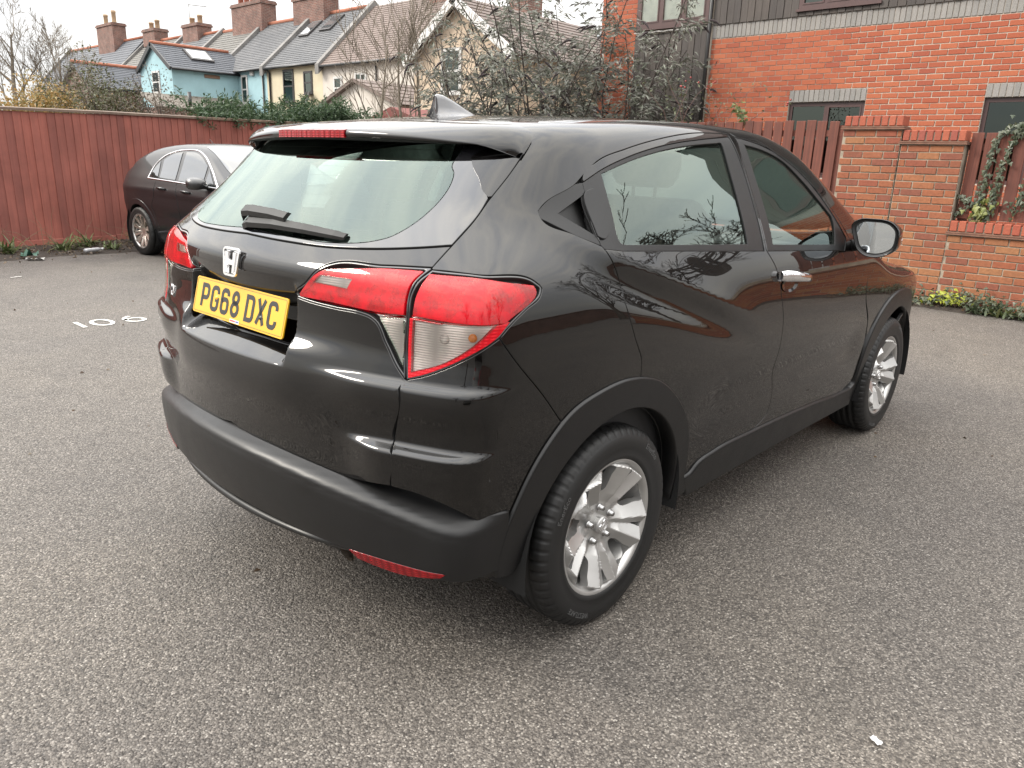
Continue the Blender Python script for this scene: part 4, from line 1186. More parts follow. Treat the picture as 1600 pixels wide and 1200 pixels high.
blob_bush('green_bush', 'olive green bush right of the orange bush above the fence', 'bush', (4.35, 14.2, 1.0), (.7, .6, 1.4), 9000, .07, .032, GRL, 2, 20)
blob_bush('dry_bush', 'brown twiggy bush above the fence below the slate roof of the extension', 'bush', (5.1, 13.6, 1.0), (.95, .6, 1.35), 7000, .06, .022, BRL, 3, 60)
# conifer hedge spilling over the fence
g = np.random.default_rng(9); hd = thing('conifer_hedge', 'dark green conifer hedge spilling over the top of the board fence', 'hedge', on_fence(4.6, -.45), FA)
P = []; D = []
for i in range(950):
    s = g.uniform(-1.95, 3.4); top = 2.05 + .16 * math.sin(s * 2.1) + .12 * math.sin(s * 5.3 + 1) - .05 * max(0, s - 1.5)
    c = np.array([s, g.normal(0, .22), g.uniform(1.75, top + .05)]); ax = np.array([g.normal(0, .5), g.normal(-.35, .5), g.uniform(-.1, .7)]); ax /= np.linalg.norm(ax)
    for j in range(40):
        u = j / 40.; P.append(c + ax * u * .36 + g.normal(0, .018, 3)); D.append(ax + g.normal(0, .55, 3))
link('foliage', leaf_mesh('foliage', P, D, g.uniform(.06, .12, len(P)), g.uniform(.014, .028, len(P)), CON, rng=g), hd)['kind'] = 'stuff'
mb = MB()
for i in range(9): mb.tube([(-1.8 + i * .6, 0, 0), (-1.8 + i * .6 + rg.gauss(0, .1), 0, 1.9)], [.03, .012], 5, caps=False)
mb.build('stems', [BARKD], hd)
# rose stems by the building and the small leafy shoot over the pickets
rs_ = thing('rose_bush', 'thorny rose stems with a few red hips in front of the dark cladding', 'plant', (7.95, 3.6, .9))
mb = MB(); hips = MB(); LP = []; LD = []
for i in range(11):
    a = rg.uniform(-1, 1); p = Vector((rg.gauss(0, .12), a * .45, .1)); d = Vector((rg.gauss(0, .15), a * .25 + rg.gauss(0, .15), 1)).normalized(); q = [p]
    for s in range(7): d = (d + Vector((rg.gauss(0, .1), rg.gauss(-.03, .16), -.03 * s))).normalized(); q.append(q[-1] + d * rg.uniform(.20, .27))
    mb.tube(q, [.009, .008, .007, .006, .005, .004, .003, .0025], 5, caps=False)
    if i % 2: 
        for _ in range(3):
            c = q[-1] + Vector((rg.gauss(0, .04), rg.gauss(0, .05), rg.gauss(0, .03))); hips.tube([c + Vector((0, 0, -.012)), c + Vector((0, 0, -.006)), c + Vector((0, 0, .006)), c + Vector((0, 0, .012))], [.004, .012, .012, .004], 6)
    for p in q[2:]:
        for _ in range(4): LP.append(tuple(p + Vector((rg.gauss(0, .06), rg.gauss(0, .08), rg.gauss(0, .05))))); LD.append((rg.gauss(0, 1), rg.gauss(0, 1), rg.gauss(-.2, .5)))
mb.build('stems', [mat_simple('rose_stem', (.16, .085, .07), .7)], rs_); hips.build('rose_hips', [mat_simple('rose_hip', (.40, .06, .05), .5)], rs_)['kind'] = 'stuff'
link('foliage', leaf_mesh('foliage', LP, LD, .055, .024, mk_leaf('rose_leaf', [(.10, .13, .05), (.16, .17, .08), (.08, .09, .04)])), rs_)['kind'] = 'stuff'
sh = thing('leafy_shoot', 'pale green leafy shoot poking over the left picket fence', 'plant', (7.86, 2.74, 1.9))
mb = MB(); LP = []; LD = []
for i in range(4):
    q = [Vector((0, 0, 0))]; d = Vector((-.1, rg.uniform(-.6, .6), 1)).normalized()
    for s in range(4): d = (d + Vector((rg.gauss(-.05, .1), rg.gauss(0, .2), -.25))).normalized(); q.append(q[-1] + d * .085)
    mb.tube(q, [.004, .0035, .003, .002, .0015], 4, caps=False)
    for p in q[1:]:
        for _ in range(3): LP.append(tuple(p)); LD.append((rg.gauss(-.3, .6), rg.gauss(0, 1), rg.gauss(0, .4)))
mb.build('stems', [BARKP], sh); link('leaf', leaf_mesh('leaf', LP, LD, .085, .05, mk_leaf('pale_green_leaf', [(.18, .24, .08), (.26, .30, .12), (.14, .19, .07)])), sh)['kind'] = 'stuff'
# ivy on the right-hand picket fence: strands of lobed leaves
def ivy_leaves(P, S, nrm, mat, parent, seed, jitter=.4, light=False):
    q = random.Random(seed); V = []; Fc = []
    for p, s in zip(P, S):
        n = (Vector(nrm) + Vector((q.gauss(0, jitter), q.gauss(0, jitter), q.gauss(0, jitter) + .25))).normalized(); dn = Vector((q.gauss(0, .35), q.gauss(0, .35), -1)); dn = (dn - n * dn.dot(n)).normalized(); sd = n.cross(dn)
        o = [(0, 0), (.28, -.12), (.52, .10), (.30, .30), (.20, .55), (0, 1.0), (-.20, .55), (-.30, .30), (-.52, .10), (-.28, -.12)]
        k = len(V); c = Vector(p)
        for a, b in o: V.append(c + sd * a * s + dn * b * s + n * (-.18 * s * abs(a)))
        V.append(c + dn * .3 * s + n * .04 * s)
        for i in range(10): Fc.append((k + 10, k + i, k + (i + 1) % 10))
    return link('ivy_leaves', np_mesh('ivy_leaves', V, Fc, [mat], smooth=False), parent)
IVY = mk_leaf('ivy_green', [(.05, .075, .035), (.085, .11, .055), (.13, .145, .085), (.065, .085, .05)], .4)
IVYL = mk_leaf('ivy_yellow_green', [(.26, .28, .07), (.34, .36, .12), (.18, .24, .06)], .4)
iv = thing('ivy', 'ivy strands climbing the right-hand picket fence above the low wall', 'ivy', (XW + .09, -.3, .95))
strand = MB(); P = []; S = []
def strand_path(pts, dens, wid, sz):
    for a, b in zip(pts[:-1], pts[1:]):
        L = math.dist(a, b); n = max(1, int(L * dens))
        for i in range(n):
            u = (i + rg.random()) / n; P.append((-.014 + rg.uniform(-.03, 0), a[0] + (b[0] - a[0]) * u + rg.gauss(0, wid), a[1] + (b[1] - a[1]) * u + rg.gauss(0, wid * .5))); S.append(sz * rg.uniform(.7, 1.25))
    strand.tube([(-.012, y, z) for y, z in pts], .004, 4, caps=False)
strand_path([(.185, .0), (.175, .3), (.155, .62), (.12, .86), (.02, .97), (-.10, .99)], 150, .020, .042)
strand_path([(.06, .0), (.05, .35), (.02, .62), (-.03, .82), (-.08, .97)], 150, .020, .042)
strand_path([(.40, .26), (.30, .22), (.19, .16)], 150, .03, .042); strand_path([(.46, .05), (.36, .06), (.30, .14)], 120, .025, .04)
strand_path([(-.15, .1), (-.3, .5), (-.5, .9), (-.9, 1.0)], 140, .06, .045)
for i in range(150): P.append((-.03 + rg.gauss(0, .03), rg.uniform(-.95, .06), .93 + rg.gauss(0, .05))); S.append(.045 * rg.uniform(.7, 1.3))
strand.build('stems', [BARKP], iv); ivy_leaves(P, S, (-1, 0, 0), IVY, iv, 4, .35)['kind'] = 'stuff'
P = [(-.04 + rg.gauss(0, .02), .14 + rg.gauss(0, .055), .12 + rg.gauss(0, .07)) for _ in range(38)]
ivy_leaves(P, [.07 * rg.uniform(.6, 1.2) for _ in P], (-1, 0, 0), IVYL, iv, 5, .5)['kind'] = 'stuff'
# planting strip at the foot of the wall
SOIL = mat_simple('dark_soil', (.045, .033, .024), .95, 0, .45, 30., .9, 90., .012)
LIT = mk_leaf('leaf_litter', [(.09, .055, .032), (.16, .10, .055), (.06, .042, .028), (.22, .15, .09), (.12, .10, .07)])
def soil(name, pts, seed, h=.03):
    mb = MB(); q = random.Random(seed); n = len(pts)
    V = []
    for (a, b) in pts:
        for k in range(5):
            u = k / 4.; V.append((a[0] + (b[0] - a[0]) * u, a[1] + (b[1] - a[1]) * u, (-.002 if k in (0,) else h * q.uniform(.5, 1.2)) if k < 4 else h))
    Fc = [(i * 5 + k, i * 5 + k + 1, (i + 1) * 5 + k + 1, (i + 1) * 5 + k) for i in range(n - 1) for k in range(4)]
    V_ = np.array(V); f = Fc[0]
    if np.cross(V_[f[1]] - V_[f[0]], V_[f[2]] - V_[f[0]])[2] < 0: Fc = [tuple(reversed(f)) for f in Fc]
    mb.add(V, Fc, 0, True)
    return tag(mb.build(name, [SOIL]), kind='structure')
soil('soil_strip', [((XW - .30 + rg.uniform(-.05, .04), y), (XW + .02, y)) for y in np.linspace(3.4, -6, 70)], 3)
soil('soil_bed', [((on_fence(s, 1.25 + .12 * math.sin(s * 1.7) + rg.uniform(-.06, .06))[:2]), on_fence(s, -.02)[:2]) for s in np.linspace(-7.5, 9, 90)], 4, .035)
def litter_leaves(name, pts, seed, L=.05):
    g_ = np.random.default_rng(seed); P = np.array(pts); n = len(P)
    D = np.stack([g_.normal(size=n), g_.normal(size=n), g_.normal(0, .2, n)], 1)
    return tag(link(name, leaf_mesh(name, P, D, g_.uniform(L * .5, L * 1.2, n), g_.uniform(L * .3, L * .6, n), LIT, .3, g_)), kind='stuff')
pts = []
for i in range(2600):
    s = rg.uniform(-5, 6); d = abs(rg.gauss(.65, .38)); p = on_fence(s, d, .03 + rg.random() * .03); pts.append(p)
for i in range(500): pts.append((XW - rg.uniform(.02, .34), rg.uniform(-3, 1.2), .03 + rg.random() * .02))
litter_leaves('leaf_litter', pts, 6)
def strappy(name, label, loc, n, L, mat, seed, cat='weed', group=None, W=.012, up=.8):
    q = random.Random(seed); t = thing(name, label, cat, loc, 0, group); V = []; Fc = []
    for i in range(n):
        a = q.uniform(0, 6.28); d = Vector((math.cos(a) * q.uniform(.3, 1), math.sin(a) * q.uniform(.3, 1), up * q.uniform(.5, 1.3))).normalized(); p = Vector((q.gauss(0, .05), q.gauss(0, .05), 0)); l = L * q.uniform(.5, 1.2); sd = d.cross(Vector((0, 0, 1))).normalized()
        k = len(V)
        for s in range(5):
            w = W * (.7, 1, .85, .55, .06)[s]; V += [p + sd * w, p - sd * w]; p = p + d * l / 4; d = (d + Vector((0, 0, -.28))).normalized()
        for s in range(4): Fc.append((k + 2 * s, k + 2 * s + 1, k + 2 * s + 3, k + 2 * s + 2))
    o = link('leaf_blades', np_mesh('leaf_blades', V, Fc, [mat]), t); o['kind'] = 'stuff'
    return t
WEED = mk_leaf('weed_green', [(.11, .16, .045), (.17, .22, .07), (.08, .11, .04), (.24, .25, .10)])
WEEDD = mk_leaf('dark_weed_green', [(.045, .07, .03), (.07, .10, .045), (.10, .13, .07)])
for i, (s, d, n, L, lab) in enumerate([(-.98, .55, 46, .30, 'spiky green weed clump at the far left of the fence bed'), (-.35, .7, 60, .32, 'tall grassy weed clump left of the plastic bottle'), (.18, .95, 30, .22, 'small pale weed just right of the plastic bottle'),
                                       (.12, .45, 60, .28, 'bushy yellow-green weed against the fence above the bottle'), (.85, .6, 70, .34, 'bright broad-leaved weed clump near the hatchback wheel'), (1.35, .35, 34, .25, 'dark weed tuft behind the hatchback rear wheel'), (-1.9, .5, 40, .3, 'weed clump at the very edge of the fence bed')]):
    strappy('weed_clump', lab, on_fence(s, d, .02), n, L, WEED if i % 3 != 1 else WEED, 60 + i, group='weeds along the fence')
dry = MB()
for i in range(26):
    s = rg.uniform(-1.6, 1.6); p = Vector(on_fence(s, rg.uniform(.2, .7), .02)); d = Vector((rg.gauss(0, .5), rg.gauss(0, .3), 1)).normalized(); q = [p]
    for k in range(6): d = (d + Vector((rg.gauss(0, .25), rg.gauss(0, .2), -.12))).normalized(); q.append(q[-1] + d * rg.uniform(.05, .13))
    dry.tube(q, [.004, .0035, .003, .0025, .002, .0015, .001], 4, caps=False)
tag(dry.build('dry_stalks', [mat_simple('straw_stem', (.30, .22, .14), .9)]), kind='stuff')
# plants at the foot of the boundary wall
gc = thing('ground_ivy', 'dark green ivy along the foot of the boundary wall at the right', 'ivy', (XW - .14, -.4, .0)); P = []; S = []
for i in range(1500):
    y = rg.uniform(-2.4, .75); P.append((rg.gauss(0, .085), y, .04 + abs(rg.gauss(0, .06)) + .10 * max(0, math.sin(y * 4 + 1)) * rg.random())); S.append(.045 * rg.uniform(.6, 1.3))
ivy_leaves(P, S, (-.6, 0, .8), IVY, gc, 8, .6)['kind'] = 'stuff'
yp = thing('yellow_plant', 'bright yellow-green plant at the foot of the wall beside the front wing', 'plant', (XW - .16, -.055, .0)); P = []; S = []
for i in range(120): P.append((rg.gauss(0, .05), rg.gauss(0, .085), .07 + abs(rg.gauss(0, .06)))); S.append(.05 * rg.uniform(.6, 1.2))
ivy_leaves(P, S, (-.6, 0, .9), mk_leaf('lime_leaf', [(.42, .48, .04), (.55, .58, .07), (.34, .42, .05)]), yp, 9, .6)['kind'] = 'stuff'
mb = MB()
for i in range(8): mb.tube([(0, rg.gauss(0, .04), 0), (rg.gauss(0, .04), rg.gauss(0, .08), .12)], .003, 4)
mb.build('stems', [BARKP], yp)
for i, (y, n) in enumerate([(-.42, 60), (-.62, 54), (-.86, 50)]): strappy('leafy_weed', ('grey-green weed right of the yellow plant', 'pale spiky weed at the foot of the wall below the ivy', 'weed at the right edge foot of the wall')[i], (XW - .24, y, .01), n, .17, (WEEDD, WEED, WEEDD)[i], 90 + i, group='weeds along the wall', W=.012)
# rubbish
bt = thing('plastic_bottle', 'clear crushed plastic bottle lying in the fence bed', 'bottle', on_fence(-.16, 1.12, .055), rad(20))
V, Fc, K = lathe([(.001, -.14), (.03, -.14), (.036, -.12), (.036, .05), (.028, .085), (.014, .115), (.014, .135), (.001, .136)], 14, 'y')
V = np.array(V); V[:, 2] *= .8
link('bottle_body', np_mesh('bottle_body', V[:, [1, 0, 2]], [tuple(reversed(f)) for f in Fc], [mat_simple('cloudy_plastic', (.50, .50, .52), .15, coat=1.)]), bt)
mb = MB(); mb.tube([(.118, 0, 0), (.150, 0, 0)], .018, 10); mb.build('bottle_cap', [mat_simple('white_cap', (.75, .75, .75), .4)], bt)
def scrap(name, label, loc, w, h, mat, seed, cat='litter', lift=.03):
    q = random.Random(seed); n = 6; V = [((i / (n - 1) - .5) * w, (j / (n - 1) - .5) * h, abs(q.gauss(0, lift)) + .004) for j in range(n) for i in range(n)]
    Fc = [(j * n + i, j * n + i + 1, (j + 1) * n + i + 1, (j + 1) * n + i) for j in range(n - 1) for i in range(n - 1)]
    o = link(name, np_mesh(name, V, Fc, [mat])); o.location = loc; o.rotation_euler = (0, 0, q.uniform(0, 3)); return tag(o, label, cat)
scrap('crisp_packet', 'crumpled green packet in the fence bed at the left edge', on_fence(-.98, 1.1, .03), .20, .12, mat_simple('green_foil', (.03, .11, .07), .4), 2, lift=.03)
scrap('paper_scrap', 'torn white paper below the green packet at the left edge', on_fence(-1.0, 1.3, .004), .2, .10, mat_simple('dirty_paper', (.55, .53, .50), .8), 3, lift=.015)
scrap('paint_fleck', 'white fleck on the asphalt near the left edge', (.62, 7.55, .003), .12, .03, MARK, 5, 'marking', .001).rotation_euler = (0, 0, .25)
scrap('paper_scrap', 'tiny white scrap on the asphalt in the bottom right corner', (.06, -1.68, .002), .030, .018, mat_simple('white_scrap', (.72, .72, .72), .8), 6, lift=.003)
pts = []
for i in range(150): pts.append((rg.uniform(-3, 7), rg.uniform(-3, 8), .004))
litter_leaves('scattered_leaves', pts, 12, .035)
# settle the surroundings at their real albedos
_F = {'asphalt': .50, 'worn_white_paint': .62, 'orange_brick_building': .58, 'weathered_brick': .56, 'red_coping_brick': .56, 'pale_mortar': .55, 'red_brown_fence_stain': .66, 'dark_grey_green_leaf': .92, 'conifer_green': .8, 'orange_olive_leaf': .85, 'black_brown_cladding': .75, 'grey_soldier_brick': .7, 'pale_backing': .95}
for _m in list(bpy.data.materials):
    if not _m.use_nodes or 'pane' in _m.name: continue
    _b = next((n for n in _m.node_tree.nodes if n.type == 'BSDF_PRINCIPLED'), None)
    if _b is None: continue
    _k = _F.get(_m.name, .60); _i = _b.inputs['Base Color']
    _tr = next((n for n in _m.node_tree.nodes if n.type == 'BSDF_TRANSLUCENT'), None)
    if _i.is_linked:
        _mx = nd(_m.node_tree, 'ShaderNodeMix', data_type='RGBA', blend_type='MULTIPLY'); _mx.inputs[0].default_value = 1.; _mx.inputs[7].default_value = (_k, _k, _k, 1)
        _m.node_tree.links.new(_i.links[0].from_socket, _mx.inputs[6]); _m.node_tree.links.new(_mx.outputs[2], _i)
        if _tr: _m.node_tree.links.new(_mx.outputs[2], _tr.inputs[0])
    else: _i.default_value = tuple(c * _k for c in _i.default_value[:3]) + (1,)
TR={
'tailgate':((1, 0, 0),[(0,1.184,1),(0.1733,1.1797,0),(0.3783,1.1788,0),(0.5209,1.1869,0),(0.6167,1.1969,0),(0.6795,1.2053,1),(0.6789,1.1811,0),(0.6777,1.1571,1),(0.5542,1.1521,0),(0.3836,1.1362,0),(0.3711,1.1288,0),(0.3267,1.086,0),(0.2652,1.0506,1),(0.3415,1.0404,0),(0.4372,1.0345,0),(0.5242,1.0311,0),(0.545,1.0273,0),(0.5654,1.0172,0),(0.5982,0.9675,0),(0.6456,0.9083,0),(0.6647,0.891,1),(0.6747,0.8365,0),(0.6453,0.7242,0),(0.663,0.7064,0),(0.6509,0.613,1),(0.6454,0.6126,0),(0.5068,0.5958,0),(0.283,0.6038,0),(0.0429,0.6279,0),(0,0.634,1)]),
'glass':((1, 0, 0),[(0,1.184,1),(0.1733,1.1797,0),(0.3783,1.1788,0),(0.5209,1.1869,0),(0.6167,1.1969,0),(0.6795,1.2053,1),(0.6729,1.2601,0),(0.6618,1.3146,1),(0.6463,1.3359,0),(0.6294,1.3574,0),(0.6017,1.3853,0),(0.5711,1.407,1),(0.6,1.43,0),(0.3,1.466,0),(0,1.472,1)]),
'glass_clear':((1, 0, 0),[(0,1.199,0),(0.214,1.1903,0),(0.3676,1.1888,0),(0.4095,1.1913,0),(0.4707,1.1997,0),(0.5194,1.2168,0),(0.55,1.2498,0),(0.5639,1.2992,0),(0.5609,1.3377,0),(0.5458,1.3709,0),(0.5279,1.3874,0),(0.52,1.43,0),(0.3,1.452,0),(0,1.457,0)]),
'lamp_inner':((1, 0, 0),[(0.2652,1.0506,1),(0.3267,1.086,0),(0.3711,1.1288,0),(0.3836,1.1362,0),(0.5542,1.1521,0),(0.6777,1.1571,1),(0.663,1.1291,0),(0.656,1.0974,0),(0.6569,1.0413,0),(0.6536,0.9751,0),(0.6647,0.891,1),(0.6456,0.9083,0),(0.5982,0.9675,0),(0.5654,1.0172,0),(0.545,1.0273,0),(0.5242,1.0311,0),(0.4372,1.0345,0),(0.3415,1.0404,0)]),
'li_red':((1, 0, 0),[(0.3121,1.0585,1),(0.3363,1.0862,0),(0.3813,1.122,0),(0.3999,1.1285,1),(0.561,1.1447,0),(0.6621,1.1474,1),(0.651,1.1237,0),(0.6453,1.0903,0),(0.6454,1.0446,1),(0.5723,1.0435,0),(0.5139,1.0458,0),(0.4304,1.05,0),(0.3122,1.0518,1)]),
'li_rev':((1, 0, 0),[(0.357,1.0919,1),(0.3795,1.1138,1),(0.4868,1.1138,1),(0.4728,1.0871,1)]),
'li_clear':((1, 0, 0),[(0.5803,1.0287,1),(0.6476,1.0355,1),(0.6532,0.9234,1)]),
'lamp_outer':((0.75, 0.66, 0),[(0.1298,1.1532,1),(0.245,1.1486,0),(0.381,1.1243,0),(0.3959,1.1096,0),(0.3948,1.0956,0),(0.3584,1.064,0),(0.3276,1.0376,0),(0.299,1.0059,1),(0.2324,0.9626,0),(0.1718,0.9289,0),(0.1097,0.9008,0),(0.0728,0.8895,1),(0.0691,0.9706,0),(0.0739,1.0383,0),(0.0802,1.093,0),(0.0964,1.125,0)]),
'lo_red':((0.75, 0.66, 0),[(0.0897,1.051,1),(0.0982,1.0935,0),(0.1114,1.1208,0),(0.1267,1.1417,1),(0.246,1.139,0),(0.3735,1.116,1),(0.3784,1.1089,0),(0.3111,1.0419,1),(0.2448,1.0404,0),(0.1763,1.043,0),(0.0897,1.0479,1)]),
'lo_band':((0.75, 0.66, 0),[(0.0807,1.0376,1),(0.1765,1.0333,0),(0.2951,1.0346,0),(0.32,1.0408,1),(0.2944,1.0108,0),(0.2322,0.9687,0),(0.1716,0.9347,0),(0.1095,0.906,0),(0.0784,0.8955,1),(0.0775,0.9717,0)]),
'lo_clear':((0.75, 0.66, 0),[(0.0881,1.037,1),(0.1765,1.034,0),(0.2907,1.0357,1),(0.2311,0.9809,0),(0.162,0.9373,0),(0.0847,0.9085,1),(0.085,0.9728,0)]),
'bumper_cover':((0.75, 0.66, 0),[(0.299,1.0059,1),(0.2324,0.9626,0),(0.1718,0.9289,0),(0.1097,0.9008,0),(0.0728,0.8895,1),(0.0686,0.891,0),(0.0597,0.8365,0),(0.0402,0.7242,0),(0.0386,0.7064,0),(0.0335,0.613,1),(0.1186,0.6048,0),(0.1837,0.5844,0),(0.2467,0.5456,0),(0.3089,0.4722,1),(0.3212,0.4756,0),(0.3517,0.5519,0),(0.3824,0.6223,0),(0.4354,0.7072,0),(0.4649,0.7461,1),(0.414,0.8348,0),(0.3335,0.9538,0)]),
'quarter':((0.5, 0.72, -0.48),[(0.1773,1.043,1),(0.1954,1.0084,0),(0.2055,0.9812,0),(0.2005,0.9606,0),(0.1787,0.9247,0),(0.1348,0.8622,0),(0.0782,0.7907,0),(0.0285,0.7214,0),(-0.0329,0.6489,0),(-0.0853,0.5902,1),(-0.0858,0.5845,1),(0.0199,0.5555,0),(0.1688,0.5512,0),(0.1848,0.5395,0),(0.1818,0.5237,0),(0.1346,0.4771,0),(0.0959,0.4403,0),(0.0619,0.4037,1),(0.1,0.3631,0),(0.1974,0.2869,0),(0.2615,0.2316,1),(0.2903,0.2548,0),(0.3999,0.321,0),(0.5014,0.3617,0),(0.5603,0.3739,1),(0.5572,0.4214,0),(0.5225,0.475,0),(0.4811,0.5504,0),(0.4557,0.6214,0),(0.4148,0.6759,0),(0.395,0.6955,1),(0.3084,0.7119,0),(0.2115,0.7428,0),(0.2046,0.7629,1),(0.2153,0.7773,0),(0.3294,0.8657,0),(0.3558,0.8957,1),(0.4114,0.9543,0),(0.5325,1.0377,0),(0.6933,1.135,0),(0.8777,1.2329,0),(1.1085,1.3243,1),(1.1127,1.3225,0),(1.2614,1.3538,0),(1.3889,1.3437,0),(1.5214,1.3271,0),(1.6922,1.2688,0),(1.8303,1.1927,0),(1.9211,1.1223,1),(2.078,1.1565,0),(2.1155,1.2026,1),(1.9913,1.2927,0),(1.7956,1.3737,0),(1.6085,1.4241,0),(1.43,1.4318,0),(1.2982,1.4124,0),(0.9993,1.3341,0),(0.7107,1.239,0),(0.4327,1.1319,0),(0.2867,1.0685,0)]),
'quarter_trim':((0, 1, 0),[(-0.0867,1.3578,1),(-0.1135,1.3535,0),(-0.2506,1.2954,0),(-0.2648,1.2853,0),(-0.2641,1.2683,1),(-0.1783,1.2267,0),(-0.0961,1.1969,1)]),
'trim_recess':((0, 1, 0),[(-0.204,1.2801,1),(-0.0848,1.3313,1),(-0.1021,1.2224,1)]),
'rear_door':((0, 1, 0),[(-0.0867,1.3578,1),(-0.0774,1.3761,0),(-0.002,1.4143,0),(0.1566,1.4525,0),(0.366,1.4894,0),(0.6042,1.5178,0),(0.8916,1.5279,1),(0.8952,1.5258,0),(0.8926,1.4238,0),(0.894,1.2666,0),(0.8949,1.1263,1),(0.9688,1.0489,0),(1.0153,0.9527,0),(1.0621,0.8476,0),(1.0772,0.7557,0),(1.0815,0.6404,0),(1.1197,0.5293,0),(1.0957,0.4388,0),(1.0057,0.3982,1),(0.9814,0.3903,0),(0.67,0.3904,0),(0.5537,0.3715,0),(0.5162,0.3456,0),(0.4609,0.35,1),(0.4493,0.4497,0),(0.4198,0.5429,0),(0.3579,0.6331,0),(0.2688,0.7116,0),(0.1745,0.7686,0),(0.0721,0.7989,1),(0.0672,0.8552,0),(0.0256,0.929,0),(-0.018,1.0241,0),(-0.0339,1.1003,0),(-0.0765,1.1711,0),(-0.0941,1.1984,0)]),
'rd_hole':((0, 1, 0),[(-0.0842,1.3578,1),(-0.0002,1.3888,0),(0.1402,1.4253,0),(0.2949,1.456,0),(0.4577,1.4798,0),(0.6341,1.4976,0),(0.8595,1.5165,1),(0.8823,1.4081,0),(0.8837,1.2668,0),(0.8801,1.1294,1),(0.883,1.123,1),(-0.0023,1.1771,1),(-0.0826,1.1872,1),(-0.0925,1.1983,1)]),
'rd_glass':((0, 1, 0),[(0.0045,1.3828,1),(0.0968,1.4046,0),(0.2353,1.4339,0),(0.4486,1.4667,0),(0.6613,1.4862,0),(0.7505,1.4923,1),(0.779,1.4927,0),(0.7834,1.481,1),(0.7825,1.4218,0),(0.7793,1.3143,0),(0.767,1.1534,1),(0.4541,1.1684,0),(0.0227,1.1923,1),(0.0029,1.1968,0),(0.0021,1.2868,0)]),
'rd_tile':((0, 1, 0),[(-0.0858,1.3346,0),(-0.0826,1.3363,1),(-0.0507,1.3396,0),(-0.0407,1.3329,0),(-0.0561,1.218,0),(-0.068,1.2119,0),(-0.0926,1.2163,0),(-0.0985,1.2198,1)]),
'front_door':((0, 1, 0),[(0.8952,1.5258,1),(1.0681,1.5127,0),(1.2051,1.4702,0),(1.3494,1.4172,0),(1.5252,1.3167,0),(1.6601,1.2093,0),(1.7476,1.1166,1),(1.98,1.04,0),(2,0.85,0),(2.12,0.7,1),(2.15,0.6,0),(2.165,0.42,0),(1.98,0.34,1),(1.9078,0.3305,0),(1.667,0.362,0),(1.3685,0.3766,0),(1.0057,0.3982,1),(1.0957,0.4388,0),(1.1197,0.5293,0),(1.0815,0.6404,0),(1.0772,0.7557,0),(1.0621,0.8476,0),(1.0153,0.9527,0),(0.9688,1.0489,0),(0.8949,1.1263,1),(0.894,1.2666,0),(0.8926,1.4238,0)]),
'fd_hole':((0, 1, 0),[(0.9009,1.5205,1),(1.1107,1.4933,0),(1.2696,1.4525,0),(1.4255,1.3805,0),(1.5421,1.2933,0),(1.6287,1.2077,0),(1.7045,1.1269,1),(1.6735,1.0769,1),(0.9092,1.1214,1),(0.9085,1.1266,1),(0.9043,1.2664,0),(0.9029,1.424,0)]),
'fd_glass':((0, 1, 0),[(0.9603,1.4949,1),(1.0976,1.48,0),(1.26,1.4402,0),(1.3957,1.3678,0),(1.5052,1.2912,0),(1.5952,1.2232,1),(1.6024,1.1901,0),(1.5747,1.1068,1),(0.9661,1.1403,1),(0.9709,1.2581,0),(0.9672,1.3879,0)]),
'wing':((0, 1, 0),[(1.985,1.03,1),(2.005,0.85,0),(2.125,0.7,0),(2.155,0.62,1),(2.25,0.69,0),(2.38,0.77,0),(2.61,0.808,0),(2.84,0.765,0),(2.96,0.7,1),(3.12,0.74,1),(3,0.86,0),(2.7,0.955,0),(2.3,1.03,0),(2.03,1.075,1)]),
'reflector':((0.75, 0.66, 0),[(-0.0902,0.3969,1),(0.0025,0.3986,0),(0.0761,0.3987,0),(0.178,0.4,1),(0.1641,0.3883,1),(0.0563,0.3677,0),(-0.0647,0.3746,1)]),
}
# ================================================================ the black SUV
YB = pchip([.10, .30, .45, .60, .75, .88, 1.0, 1.10, 1.2, 1.3, 1.4, 1.5, 1.62],
           [.80, .828, .848, .864, .876, .880, .874, .856, .822, .778, .732, .686, .62])
ZC = pchip([-.60, -.36, -.1, .2, .5, .9, 1.25, 1.45, 1.7, 2.0, 2.3, 2.5, 2.8, 3.1, 3.3, 3.5],
           [1.455, 1.500, 1.533, 1.557, 1.571, 1.576, 1.558, 1.508, 1.388, 1.225, 1.08, 1.035, .995, .935, .86, .74])
XR = pchip([.20, .34, .45, .56, .66, .72, .78, .86, .91, .95, 1.0, 1.08, 1.13, 1.165, 1.19, 1.22, 1.30, 1.40, 1.55],
           [-.68, -.74, -.765, -.772, -.773, -.776, -.777, -.770, -.757, -.745, -.736, -.730, -.722, -.695, -.672, -.643, -.563, -.463, -.313])
RB = pchip([.2, .62, .9, 1.06, 1.2, 1.35, 1.5], [.26, .26, .25, .23, .30, .36, .34])
def suv_side(x, z):
    y = YB(z)
    a = np.clip(-x + .05, 0, None) / .8
    y = y - (.02 + .29 * sstep(1.08, 1.34, z)) * a * a
    b = np.clip(x - 2.1, 0, None) / 1.3
    y = y - .13 * b * b * b
    L = 1.190 - .315 * (x + .13); t = z - L
    w = sstep(-.40, .10, x) * (1 - sstep(.35, 1.0, x))
    q = np.sqrt(t * t + .008 ** 2)
    y = y + w * (.012 * np.exp(-q / .045) - .013 * np.exp(-((t + .070) / .045) ** 2))
    w2 = sstep(.35, .7, x) * (1 - sstep(1.9, 2.2, x))
    return y - .012 * w2 * np.exp(-((z - .60) / .09) ** 2)
